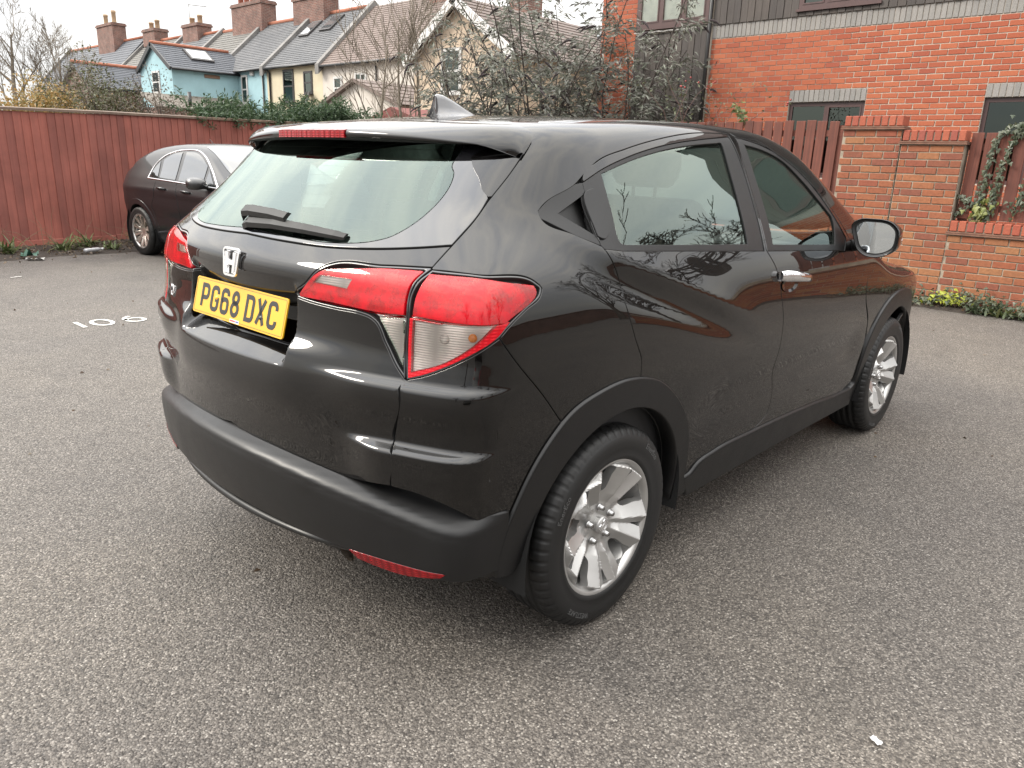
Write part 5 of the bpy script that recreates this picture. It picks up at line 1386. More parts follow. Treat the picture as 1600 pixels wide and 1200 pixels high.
def suv_F(P, XRf=XR, dy=0., plate=1., bp=0.):
    x, y, z = P[..., 0], np.abs(P[..., 1]), P[..., 2]
    gs = y - suv_side(x, z) - dy
    zz = z + bp * np.minimum(y / .6, 1.5) ** 2
    gr = XRf(zz) + RB(z) * y * y - x
    if plate:
        gr = gr - .020 * (1 - sstep(.22, .55, y)) * sstep(.66, .84, z) * (1 - sstep(.90, .96, z))
        # crisp shelves that catch the sky: one at the bumper corner, one under the lamps
        gr = gr - .034 * sstep(.44, .66, y) * sstep(.48, .68, z) * (1 - sstep(.702, .732, z))
        gr = gr - .020 * sstep(.34, .60, y) * sstep(.74, .862, z) * (1 - sstep(.868, .890, z))
        gr = gr + .064 * plate * (1 - sstep(.272, .305, y)) * np.clip((z - .868) / .044, 0, 1) * (1 - np.clip((z - .965) / .125, 0, 1))
    gt = z - (ZC(x) - (.06 + .07 * sstep(1.3, 2.3, x)) * y * y)
    gf = x - (3.42 - .22 * y * y - .35 * np.clip(z - .7, 0, None) - .12 * np.clip(.35 - z, 0, None))
    f = smax(gs, gt, .10)
    f = smax(f, gr, .15 - .03 * (1 - sstep(.7, .9, z)))
    f = smax(f, gf, .25)
    return smax(f, .20 - z, .05)
XRB = pchip([.20, .30, .38, .46, .54, .585, .602, .611, .619, .634, .66, .70], [-.66, -.72, -.775, -.802, -.813, -.814, -.810, -.800, -.782, -.752, -.73, -.70])
def suv_bumper(P): return suv_F(P, XRB, .010, 0., .045)
def suv_top(P):
    x, y, z = P[..., 0], np.abs(P[..., 1]), P[..., 2]
    return smax(y - suv_side(x, z), z - (ZC(x) - .06 * y * y), .10)

# paints
def mk_paint():
    m, t, b = new_mat('brown_black_paint')
    setb(b, color=(.0012, .0010, .0010), rough=.3, coat=1.0, coat_rough=.008, metal=.0, spec=.04); b.inputs['Coat IOR'].default_value = 1.54
    co = objco(t)
    n = noise(t, 3.2, 5, .6, co)
    r = ramp(t, n.outputs['Fac'], [(.40, (.004, .004, .004)), (.8, (.016, .016, .016))])
    t.links.new(r.outputs[0], b.inputs['Coat Roughness'])
    n2 = noise(t, 2.4, 2, .5, co)
    bm = nd(t, 'ShaderNodeBump'); bm.inputs['Strength'].default_value = .02; bm.inputs['Distance'].default_value = .01
    t.links.new(n2.outputs['Fac'], bm.inputs['Height']); t.links.new(bm.outputs[0], b.inputs['Coat Normal'])
    return m
PAINT = mk_paint()
GAP = mat_simple('gap_black', (.004, .004, .004), .9)
TRIM = mk_plastic('satin_black_trim', (.006, .006, .0063), .36, .1)
CLAD = mk_plastic('grained_black_plastic', (.0040, .0040, .0043), .40, .35)
RUB = mk_plastic('black_rubber', (.0065, .0065, .0065), .55, .2)
FRIT = mat_simple('glass_frit_black', (.006, .006, .007), .05, coat=1.0)
GLASS = mk_glass('tinted_pane', (.72, .79, .755))
GLASSR = mk_glass('privacy_pane', (.52, .62, .57))
CHROME = mat_simple('chrome', (.78, .78, .79), .07, 1.0, .03)
ALLOY = mat_simple('silver_alloy', (.40, .395, .385), .34, .7, .06, 14., coat=.5)
SEAT = mat_simple('dark_seat_cloth', (.055, .055, .057), .85, 0, .25, 40., .3, 300., .002)
LINING = mat_simple('grey_headlining', (.38, .375, .36), .9)
DASH = mat_simple('dashboard_black', (.02, .02, .021), .6)
def mk_lens(name, c, sx, sz, rough=.08, metal=0., lo=.45):
    m, t, b = new_mat(name)
    setb(b, rough=rough, coat=.35, coat_rough=.02, metal=metal, spec=.25)
    co = objco(t)
    sp = nd(t, 'ShaderNodeSeparateXYZ'); t.links.new(co, sp.inputs[0])
    def saw(ch, s):
        mu = nd(t, 'ShaderNodeMath', operation='MULTIPLY'); mu.inputs[1].default_value = s; t.links.new(sp.outputs[ch], mu.inputs[0])
        si = nd(t, 'ShaderNodeMath', operation='PINGPONG'); si.inputs[1].default_value = 1.0; t.links.new(mu.outputs[0], si.inputs[0])
        return si
    a = saw('Y', sx); c2 = saw('Z', sz)
    mi = nd(t, 'ShaderNodeMath', operation='MULTIPLY'); t.links.new(a.outputs[0], mi.inputs[0]); t.links.new(c2.outputs[0], mi.inputs[1])
    n = noise(t, 34., 3, .6, co)
    ad = nd(t, 'ShaderNodeMath', operation='MULTIPLY'); t.links.new(mi.outputs[0], ad.inputs[0]); t.links.new(n.outputs['Fac'], ad.inputs[1])
    r = ramp(t, ad.outputs[0], [(.02, tuple(x * lo for x in c)), (.30, c)])
    t.links.new(r.outputs[0], b.inputs['Base Color'])
    bump(t, b, mi.outputs[0], .5, .002)
    return m
RED = mk_lens('red_lens', (.48, .0015, .009), 230., 260., .14, 0., .80)
REDD = mk_lens('deep_red_lens', (.30, .002, .006), 90., 300., .14, 0., .5)
CLEAR = mk_lens('ribbed_clear_lens', (.95, .88, .85), 22., 330., .18, .10, .50)
REFR = mk_lens('reflector_red', (.22, .002, .005), 90., 300., .12, 0., .5)
AMBER = mat_simple('amber_bulb', (.75, .25, .04), .2)
def mk_redglass():
    m = mk_glass('red_lamp_cover', (.97, .02, .05), .9); t = m.node_tree; o = next(n for n in t.nodes if n.type == 'OUTPUT_MATERIAL')
    src = o.inputs[0].links[0].from_socket; p = nd(t, 'ShaderNodeBsdfPrincipled'); setb(p, color=(.55, .002, .012), rough=.08, spec=.4)
    co = objco(t); n = noise(t, 24., 3, .6, co); r = ramp(t, n.outputs['Fac'], [(.40, (.34,) * 3), (.60, (.68,) * 3)])
    mx = nd(t, 'ShaderNodeMixShader'); t.links.new(r.outputs[0], mx.inputs[0]); t.links.new(src, mx.inputs[1]); t.links.new(p.outputs[0], mx.inputs[2]); t.links.new(mx.outputs[0], o.inputs[0])
    return m
REDG = mk_redglass(); LENSC = mk_glass('clear_lamp_cover', (.93, .90, .88), 1.0)
def mk_refl():
    m, t, b = new_mat('lamp_reflector_cells'); setb(b, rough=.35, metal=.25)
    co = objco(t); mp = nd(t, 'ShaderNodeMapping'); mp.inputs['Scale'].default_value = (1., 1., .8); t.links.new(co, mp.inputs['Vector'])
    n = noise(t, 26., 3, .6, mp.outputs[0]); v = nd(t, 'ShaderNodeTexVoronoi', feature='F1'); v.inputs['Scale'].default_value = 105.; v.inputs['Randomness'].default_value = .35; t.links.new(mp.outputs[0], v.inputs['Vector'])
    r = ramp(t, n.outputs['Fac'], [(.38, (.50, .47, .47)), (.56, (.95, .92, .92))]); r2 = ramp(t, v.outputs['Distance'], [(.15, (1, 1, 1)), (.75, (.62, .6, .6))])
    mx = nd(t, 'ShaderNodeMix', data_type='RGBA', blend_type='MULTIPLY'); mx.inputs[0].default_value = 1.; t.links.new(r.outputs[0], mx.inputs[6]); t.links.new(r2.outputs[0], mx.inputs[7]); t.links.new(mx.outputs[2], b.inputs['Base Color'])
    bump(t, b, v.outputs['Distance'], .5, .004)
    return m
REFL = mk_refl()
BEZEL = mat_simple('lamp_bezel', (.10, .075, .075), .12, .2, coat=1.)
PLATEY = mat_simple('plate_yellow', (.56, .30, .006), .28, 0, .03, 5., coat=.5)
INK = mat_simple('plate_black', (.012, .012, .012), .4)

suv = thing('suv', 'dark brown-black compact SUV with yellow rear plate, parked nearest in the car park', 'car')

# --- tailgate, glass and what is fixed to it
DXv = (1, 0, 0)
tg = panel('tailgate', [PAINT, GAP], TR['tailgate'][1], DXv, suv_F, suv, step=.0075, sym=True, gap=.0028)
panel('rear_window', [FRIT, GAP], TR['glass'][1], DXv, suv_F, suv, off=.003, step=.016, sym=True, holes=[TR['glass_clear'][1]], gap=.0022, skirt=.006)
rw = panel('rear_window_pane', [GLASSR], TR['glass_clear'][1], DXv, suv_F, suv, off=.003, step=.02, sym=True, gap=.0, skirt=0)
# heating wires
mb = MB()
for k in range(9):
    z = 1.225 + k * .026
    w = .50 if k > 0 else .44
    ys = np.linspace(-w, w, 13)
    P, N = mapped([(-y, z) for y in ys], DXv, suv_F)
    P = P - N * .004
    mb.tube([tuple(p) for p in P], .0006, 3, caps=False)
mb.build('heating_wires', mat_simple('wire_brown', (.06, .04, .03), .6), rw)['kind'] = 'stuff'

for side in (1, -1):
    DBv = (.75, .66, 0)
    def rim_of(ctl, d): return [(p[0], p[1], 1) for p in inset(smooth_poly(ctl, .008), d)]
    ctl = TR['lamp_inner'][1]
    li = panel('tail_lamp', [FRIT, GAP], ctl, DXv, suv_F, suv, off=-.001, step=.012, side=side, gap=.0016, holes=[rim_of(ctl, .0048)])
    panel('lamp_reflector', [REFL], ctl, DXv, suv_F, li, off=-.016, step=.014, side=side, gap=.004, skirt=0)
    panel('red_lens', [REDG], TR['li_red'][1], DXv, suv_F, li, off=.001, step=.014, side=side, gap=0, skirt=.014, holes=[TR['li_rev'][1]])
    panel('lens_stripe', [REDD], [(.3135, 1.0525, 1), (.44, 1.0515, 0), (.56, 1.0475, 1), (.56, 1.0575, 1), (.47, 1.0665, 0), (.34, 1.0695, 1)], DXv, suv_F, li, off=-.005, step=.014, side=side, gap=0, skirt=0)
    panel('reversing_lens', [LENSC], TR['li_rev'][1], DXv, suv_F, li, off=.001, step=.014, side=side, gap=.001, skirt=.006)
    panel('reversing_reflector', [CLEAR], TR['li_rev'][1], DXv, suv_F, li, off=-.006, step=.014, side=side, gap=-.002, skirt=0)
    panel('clear_lens', [LENSC], TR['li_clear'][1], DXv, suv_F, li, off=.001, step=.014, side=side, gap=.0, skirt=.006)
    panel('clear_reflector', [CLEAR], TR['li_clear'][1], DXv, suv_F, li, off=-.007, step=.014, side=side, gap=-.002, skirt=0)
    ctl = TR['lamp_outer'][1]
    lo_ = panel('tail_lamp', [FRIT, GAP], ctl, DBv, suv_F, suv, off=-.001, step=.012, side=side, gap=.0016, holes=[rim_of(ctl, .0048)])
    panel('lamp_reflector', [REFL], ctl, DBv, suv_F, lo_, off=-.016, step=.014, side=side, gap=.004, skirt=0)
    panel('red_lens', [REDG], TR['lo_red'][1], DBv, suv_F, lo_, off=.001, step=.014, side=side, gap=-.001, skirt=.014)
    panel('indicator_reflector', [CLEAR], TR['lo_clear'][1], DBv, suv_F, lo_, off=-.008, step=.012, side=side, gap=-.004, skirt=0)
    panel('indicator_lens', [LENSC], TR['lo_clear'][1], DBv, suv_F, lo_, off=.0015, step=.014, side=side, gap=.0005, skirt=.004)
    bnd = TR['lo_band'][1]
    panel('red_band', [RED], bnd, DBv, suv_F, lo_, off=.0005, step=.010, side=side, gap=0, skirt=.010, holes=[rim_of(TR['lo_clear'][1], .0006)])
    Pq, Nq = mapped([(.165, .998), (.235, 1.006)], DBv, suv_F)
    for p_, n_, m_, r_ in ((Pq[0], Nq[0], CLEAR, .013), (Pq[1], Nq[1], AMBER, .011)):
        mb = MB(); q = p_ - n_ * .010; mb.tube([(q[0] + n_[0] * k, (q[1] + n_[1] * k) * side, q[2] + n_[2] * k) for k in (0, .004, .007, .0085)], [r_, r_ * .95, r_ * .6, r_ * .1], 12); mb.build('bulb', [m_], lo_)
    panel('bumper_cover', [PAINT, GAP], TR['bumper_cover'][1], DBv, suv_F, suv, step=.008, side=side, gap=.0028)
    panel('rear_quarter_panel', [PAINT, GAP], TR['quarter'][1], TR['quarter'][0], suv_F, suv, step=.016, side=side)
    # doors
    DYv = (0, 1, 0)
    rd = panel('rear_door', [PAINT, GAP], TR['rear_door'][1], DYv, suv_F, suv, step=.015, side=side, gap=.0028, holes=[TR['rd_hole'][1]])
    wt = panel('window_frame', [TRIM, GAP], TR['rd_hole'][1], DYv, suv_F, rd, off=-.003, step=.02, side=side, gap=.001, holes=[TR['rd_glass'][1]], skirt=.010)
    panel('window', [GLASS], TR['rd_glass'][1], DYv, suv_F, rd, off=-.009, step=.03, side=side, gap=-.003, skirt=0)
    panel('door_handle', [TRIM, GAP], TR['rd_tile'][1], DYv, suv_F, rd, off=.0035, step=.015, side=side, gap=.001, skirt=.006)
    fd = panel('front_door', [PAINT, GAP], TR['front_door'][1], DYv, suv_F, suv, step=.015, side=side, gap=.0028, holes=[TR['fd_hole'][1]])
    panel('window_frame', [TRIM, GAP], TR['fd_hole'][1], DYv, suv_F, fd, off=-.003, step=.02, side=side, gap=.001, holes=[TR['fd_glass'][1]], skirt=.010)
    panel('window', [GLASS], TR['fd_glass'][1], DYv, suv_F, fd, off=-.009, step=.03, side=side, gap=-.003, skirt=0)
    qt = panel('quarter_trim', [TRIM, GAP], TR['quarter_trim'][1], DYv, suv_F, suv, off=-.002, step=.012, side=side, gap=.001,
               holes=[TR['trim_recess'][1]], skirt=.03)
    panel('handle_recess', [RUB], TR['trim_recess'][1], DYv, suv_F, qt, off=-.004, step=.012, side=side, gap=-.001, skirt=0,
          disp=lambda P: -.028 * np.clip((P[..., 0] + .20) / .12, 0, 1))
    panel('front_wing', [PAINT, GAP], TR['wing'][1], DYv, suv_F, suv, step=.02, side=side)
    # arch and sill claddings
    ro = [(-.485, .40), (-.471, .476), (-.436, .552), (-.398, .622), (-.328, .707), (-.253, .763), (-.123, .799), (0, .808), (.072, .80),
          (.174, .77), (.269, .712), (.358, .633), (.42, .543), (.449, .45), (.463, .345)]
    ri = [(.395 * math.cos(rad(a)), .326 + .395 * math.sin(rad(a))) for a in range(-4, 178, 8)]
    poly = [(p[0], p[1], 1 if i in (0, len(ro) - 1) else 0) for i, p in enumerate(ro)] + [(.50, .33, 1), (.49, .285, 1), (.41, .275, 1)]
    poly += [(p[0], p[1], 0) for p in ri] + [(-.425, .335, 1), (-.478, .345, 1)]
    panel('rear_arch_trim', [CLAD, CLAD], poly, DYv, lambda P: suv_F(P, dy=.0), suv, off=.011, step=.022, side=side, gap=0, skirt=.05, bev=.005)
    fo = [(-.44, .36), (-.44, .47), (-.42, .58), (-.355, .69), (-.235, .77), (-.10, .805), (0, .81), (.15, .795), (.28, .735), (.38, .64), (.45, .52), (.48, .40)]
    poly = [(p[0] + 2.61, p[1], 1 if i in (0, len(fo) - 1) else 0) for i, p in enumerate(fo)] + [(2.61 + .47, .30, 1), (2.61 + .41, .29, 1)]
    poly += [(p[0] + 2.61, p[1], 0) for p in ri[::1]] + [(2.19, .275, 1), (2.11, .285, 1), (2.11, .335, 1)]
    panel('front_arch_trim', [CLAD, CLAD], poly, DYv, suv_F, suv, off=.011, step=.025, side=side, gap=0, skirt=.05, bev=.005)
    sl = [(.465, .345, 1), (.516, .350, 0), (.554, .374, 0), (.67, .392, 0), (.981, .393, 0), (1.369, .381, 0), (1.667, .366, 0), (1.95, .345, 0), (2.17, .34, 1),
          (2.17, .25, 1), (1.3, .262, 0), (.52, .265, 1)]
    sil = panel('sill_trim', [CLAD, CLAD], sl, DYv, suv_F, suv, off=.012, step=.02, side=side, gap=0, skirt=.05, bev=.008)
    # wheel housing
    for wx in (0, 2.61):
        V = []; Fc = []
        for k in range(0, 25):
            a = rad(-10 + 200 * k / 24)
            for yy in (-.862, -.55): V.append((wx + .400 * math.cos(a), yy * side, .326 + .400 * math.sin(a)))
        for k in range(24): Fc.append((2 * k, 2 * k + 1, 2 * k + 3, 2 * k + 2))
        c0 = len(V); V += [(wx, -.55 * side, .326)]
        for k in range(24): Fc.append((2 * k + 1, c0, 2 * k + 3))
        link('wheel_housing', np_mesh('wheel_housing', V, Fc, [GAP]), suv)

    # pale inner trim of the rear pillar
    panel('pillar_trim', [LINING], [(-.42, 1.24, 1), (-.30, 1.33, 0), (-.12, 1.42, 1), (-.07, 1.36, 1), (.0, 1.17, 1), (-.02, .8, 1), (-.42, .8, 1)], DYv, suv_F, suv, off=-.06, step=.06, bstep=.04, side=side, gap=0, skirt=0)
# spoiler with its brake light
SP = []
seamR = [(-.249, 0, 1.515), (-.249, .323, 1.506), (-.243, .475, 1.495), (-.224, .544, 1.490), (-.201, .60, 1.490), (-.199, .649, 1.467), (-.222, .657, 1.445), (-.256, .660, 1.413)]
trail = [(-.462, 0, 1.478), (-.44, .25, 1.473), (-.405, .40, 1.465), (-.365, .52, 1.454), (-.333, .59, 1.445), (-.312, .622, 1.436), (-.292, .642, 1.427), (-.268, .658, 1.418)]
def respl(pts, n):
    P = np.array(pts, float); d = np.r_[0, np.cumsum(np.linalg.norm(np.diff(P, axis=0), axis=1))]
    t = np.linspace(0, d[-1], n); f = [pchip(d, P[:, i]) for i in range(3)]
    return np.stack([g(t) for g in f], 1)
S1 = respl(seamR, 34); S2 = respl(trail, 34)
rows = []
for v in np.linspace(0, 1, 13):
    R_ = S1 * (1 - v) + S2 * v
    ang = np.clip((R_[:, 1] - .30) / .36, 0, 1) * rad(52)
    Dd = np.stack([0 * ang, -np.sin(ang), -np.cos(ang)], 1)
    Pq = cast(R_ - Dd * .5, Dd, suv_top, 50)
    lift = np.sin(np.pi * v) * .003 + .0015
    blend = 1 - .0 * v
    Pq = np.where(np.isnan(Pq), R_, Pq)
    Pq = Pq * (1 - v ** 3) + R_ * v ** 3
    Pq[:, 2] += lift
    rows.append(Pq)
def lipoff(dx, dz): 
    q = S2.copy(); f = np.clip(1 - (np.arange(len(q)) / (len(q) - 1) / .86) ** 3, 0.0, 1); q[:, 0] += dx * f; q[:, 2] += dz * f; return q
rows += [lipoff(-.004, -.004), lipoff(-.004, -.012), lipoff(.000, -.020), lipoff(.008, -.025), lipoff(.03, -.026), lipoff(.09, -.012)]
nR = len(rows); half = np.array(rows)             # rows x 34 x 3 (left, +y)
full = np.concatenate([half[:, ::-1] , half[:, 1:] * [1, -1, 1]], 1)
nC = full.shape[1]
Fq = [(i * nC + j, i * nC + j + 1, (i + 1) * nC + j + 1, (i + 1) * nC + j) for i in range(nR - 1) for j in range(nC - 1)]
Vq = full.reshape(-1, 3)
f0 = Fq[5 * nC + 30]; nn = np.cross(Vq[f0[1]] - Vq[f0[0]], Vq[f0[2]] - Vq[f0[0]])
if nn[2] < 0: Fq = [tuple(reversed(f)) for f in Fq]
mi = [0 if i < 15 else 1 for i in range(nR - 1) for j in range(nC - 1)]
spo = link('rear_spoiler', np_mesh('rear_spoiler', Vq, Fq, [PAINT, GAP], mi), suv)
bl = MB()
for k in range(12):
    y0 = -.172 + k * .0287
    def tx(y): return -.462 + .35 * y * y
    bl.add([(tx(y0) - .0065, y0 + .001, 1.4565), (tx(y0 + .0287) - .0065, y0 + .0277, 1.4565), (tx(y0 + .0287) - .0065, y0 + .0277, 1.4765), (tx(y0) - .0065, y0 + .001, 1.4765),
            (tx(y0) + .01, y0 + .001, 1.4565), (tx(y0 + .0287) + .01, y0 + .0277, 1.4565), (tx(y0 + .0287) + .006, y0 + .0277, 1.4795), (tx(y0) + .006, y0 + .001, 1.4795)],
           [(3, 2, 1, 0), (0, 1, 5, 4), (2, 3, 7, 6), (0, 4, 7, 3), (1, 2, 6, 5)])
bl.build('brake_light', [REDD], spo)
for side in (1, -1):
    fin = [(.0, 0)]
    # side fin of the spoiler between glass and shut line (seen along x: u = -y)
    ctl = [(.6615, 1.427, 1), (.665, 1.375, 0), (.6655, 1.318, 1), (.661, 1.3165, 1), (.646, 1.336, 0), (.629, 1.3575, 0), (.6015, 1.386, 0), (.575, 1.410, 1), (.615, 1.440, 1), (.645, 1.436, 0)]
    panel('spoiler_fin', [PAINT, GAP], ctl, (.9, .43, 0), suv_F, suv, off=.005, step=.012, side=side, gap=.001) if False else None
    d_, U_, W_ = basis((.8, .6, 0))
    pts3 = [(-.2425, -.6605, 1.427), (-.298, -.665, 1.375), (-.363, -.665, 1.318), (-.372, -.661, 1.3165), (-.383, -.6463, 1.336), (-.376, -.629, 1.3575), (-.372, -.6015, 1.386), (-.36, -.580, 1.412), (-.325, -.60, 1.438), (-.27, -.645, 1.438)]
    ctl = [(float(np.dot(p, U_)), float(np.dot(p, W_)), c) for p, c in zip(pts3, (1, 0, 1, 1, 0, 0, 0, 1, 0, 1))]
    panel('spoiler_fin', [PAINT, GAP], ctl, (.8, .6, 0), suv_F, suv, off=.004, step=.010, side=side, gap=.0008, skirt=.01)

# roof, windscreen, bonnet, front
half_roof = [(-.245, -.0001)]
rp = [(-.247, 0, 1), (-.247, .30, 0), (-.238, .475, 0), (-.215, .55, 0), (-.178, .578, 1), (-.072, .604, 0), (.108, .604, 0), (.45, .597, 0), (.8, .597, 0), (1.1, .60, 0), (1.30, .60, 1), (1.36, .3, 0), (1.38, 0, 1)]
rf = rp + [(p[0], -p[1], p[2]) for p in rp[::-1][1:-1]]
panel('roof', [PAINT, GAP], rf, (0, 0, -1), suv_F, suv, step=.035, bstep=.02, gap=.003)
ws = [(1.39, 0, 1), (1.37, .3, 0), (1.31, .60, 1), (1.5, .645, 0), (1.75, .695, 0), (1.98, .735, 1), (2.12, .55, 0), (2.22, .3, 0), (2.26, 0, 1)]
wsf = ws + [(p[0], -p[1], p[2]) for p in ws[::-1][1:-1]]
panel('windscreen', [GLASS], wsf, (0, 0, -1), suv_F, suv, step=.05, bstep=.025, gap=.002, skirt=0)
bn = [(2.28, 0, 1), (2.24, .3, 0), (2.14, .55, 0), (2.02, .745, 1), (2.3, .79, 0), (2.7, .775, 0), (3.0, .735, 1), (3.14, .5, 0), (3.2, 0, 1)]
bnf = bn + [(p[0], -p[1], p[2]) for p in bn[::-1][1:-1]]
panel('bonnet', [PAINT, GAP], bnf, (0, 0, -1), suv_F, suv, step=.05, bstep=.03, gap=.003)
fb = [(0, .88, 1), (.4, .86, 0), (.70, .78, 1), (.845, .70, 1), (.86, .55, 0), (.855, .30, 1), (.4, .24, 0), (0, .24, 1)]
panel('front_bumper', [PAINT, GAP], [(-p[0], p[1], p[2]) for p in fb] if False else fb, (-1, 0, 0), suv_F, suv, step=.05, bstep=.04, sym=True, gap=.003)
hl = [(-.42, .86, 1), (-.60, .85, 0), (-.70, .795, 1), (-.69, .74, 1), (-.45, .80, 1)]
for side in (1, -1):
    panel('headlamp', [CLEAR], hl, (-1, 0, 0), suv_F, suv, off=.005, step=.04, side=side, gap=0, skirt=.01)
gr = [(0, .83, 1), (.40, .81, 1), (.38, .72, 1), (0, .70, 1)]
panel('grille', [FRIT], gr, (-1, 0, 0), suv_F, suv, off=.006, step=.05, sym=True, gap=0, skirt=.01)

# black bumper shell, wrapped round the tail
R0 = 1.2
phm = 41.5
def btop(ph): 
    y = min(.84, 1.3 * math.sin(abs(ph))); return .655 - .045 * min(y / .6, 1.5) ** 2 - .03 * max(0, (abs(ph) - rad(30)) / rad(12))
def bbot(ph): return .405 - .035 * (abs(ph) / rad(41)) ** 2
phs = np.linspace(-rad(phm), rad(phm), 41)
poly = [(p * R0, btop(p), 1 if i in (0, 40) else 0) for i, p in enumerate(phs)] + [(p * R0, bbot(p), 1 if i in (0, 40) else 0) for i, p in enumerate(phs[::-1])]
bmp = panel('rear_bumper', [CLAD, CLAD], poly, None, suv_bumper, suv, step=.0075, bstep=.012, gap=0, skirt=.05, bev=.006, cyl=(.5, R0))
# lower valance with a thin lip
XRL = pchip([.20, .30, .35, .364, .372, .380, .392, .41, .46], [-.60, -.66, -.740, -.776, -.784, -.784, -.768, -.72, -.69])
def suv_val(P): return suv_F(P, XRL, -.01, 0., -.02)
poly = [(p * R0, .45, 1 if i in (0, 40) else 0) for i, p in enumerate(phs * .56)] + [(p * R0, .25, 1 if i in (0, 40) else 0) for i, p in enumerate(phs[::-1] * .56)]
panel('bumper_valance', [TRIM], poly, None, suv_val, suv, step=.012, bstep=.02, gap=0, skirt=.0, cyl=(.5, R0))
poly = [(p * R0, .43, 1 if i in (0, 40) else 0) for i, p in enumerate(phs)] + [(p * R0, .33, 1 if i in (0, 40) else 0) for i, p in enumerate(phs[::-1])]
XRM = pchip([.20, .33, .36, .40, .46], [-.62, -.67, -.705, -.725, -.74])
panel('bumper_underside', [CLAD], poly, None, lambda P: suv_F(P, XRM, -.004, 0., 0.), suv, step=.02, bstep=.03, gap=0, skirt=0, cyl=(.5, R0))
for side in (1, -1):
    panel('rear_reflector', [REFR, GAP], TR['reflector'][1], (.75, .66, 0), suv_bumper, bmp, off=.003, step=.012, side=side, gap=0, skirt=.008)
# exhaust
mb = MB()
mb.tube([(-.36, -.46, .375), (-.56, -.46, .38), (-.66, -.465, .368), (-.70, -.466, .360)], [.03, .03, .03, .031], 18, caps=False)
mb.tube([(-.70, -.466, .360), (-.66, -.465, .368), (-.46, -.46, .376)], [.027, .026, .026], 18, caps=False)
mb.build('exhaust_pipe', [mat_simple('burnt_steel', (.35, .30, .25), .35, 1.)], suv)
# underbody
mb = MB()
mb.box((-.52, -.60, .26), (3.2, .60, .34)); mb.box((.45, -.80, .26), (2.15, .80, .34))
mb.build('underbody', [GAP], suv)
def uk_glyph(ch):
    # centre lines in a 36 x 65 box (strokes 14 wide make the 50 x 79 mm character)
    W_, H_ = 36., 65.; r = 13.
    if ch == 'P': return [[(0, 0), (0, H_), (W_ - r, H_)] + arc(W_ - r, H_ - r, r, r, 90, 0)[1:] + arc(W_ - r, 28 + r, r, r, 0, -90) + [(0, 28)]]
    if ch == 'G': return [[(W_, 48), (W_, H_ - r)] + arc(W_ - r, H_ - r, r, r, 0, 90)[1:] + arc(r, H_ - r, r, r, 90, 180) + arc(r, r, r, r, 180, 270) + arc(W_ - r, r, r, r, 270, 360) + [(W_, 30), (20, 30)]]
    if ch == '6': return [[(W_ - 1, 50), (W_ - 1, H_ - r)] + arc(W_ - r, H_ - r, r - 1, r, 0, 90)[1:] + arc(r, H_ - r, r, r, 90, 180) + arc(r, r, r, r, 180, 270) + arc(W_ - r, r, r, r, 270, 360) + arc(W_ - r, 38 - r, r, r, 0, 90) + [(r, 38), (0, 32)]]
    if ch == '8': return [arc(W_ / 2, 50, 15, 15, 0, 360, 20), arc(W_ / 2, 17.5, 18, 17.5, 0, 360, 22)]
    if ch == 'D': return [[(0, 0), (0, H_), (W_ - r, H_)] + arc(W_ - r, H_ - r, r, r, 90, 0)[1:] + arc(W_ - r, r, r, r, 0, -90) + [(0, 0)]]
    if ch == 'X': return [[(0, -3), (W_, H_ + 3)], [(0, H_ + 3), (W_, -3)]]
    if ch == 'C': return [[(W_, 47), (W_, H_ - r)] + arc(W_ - r, H_ - r, r, r, 0, 90)[1:] + arc(r, H_ - r, r, r, 90, 180) + arc(r, r, r, r, 180, 270) + arc(W_ - r, r, r, r, 270, 360) + [(W_, 18)]]
    return []
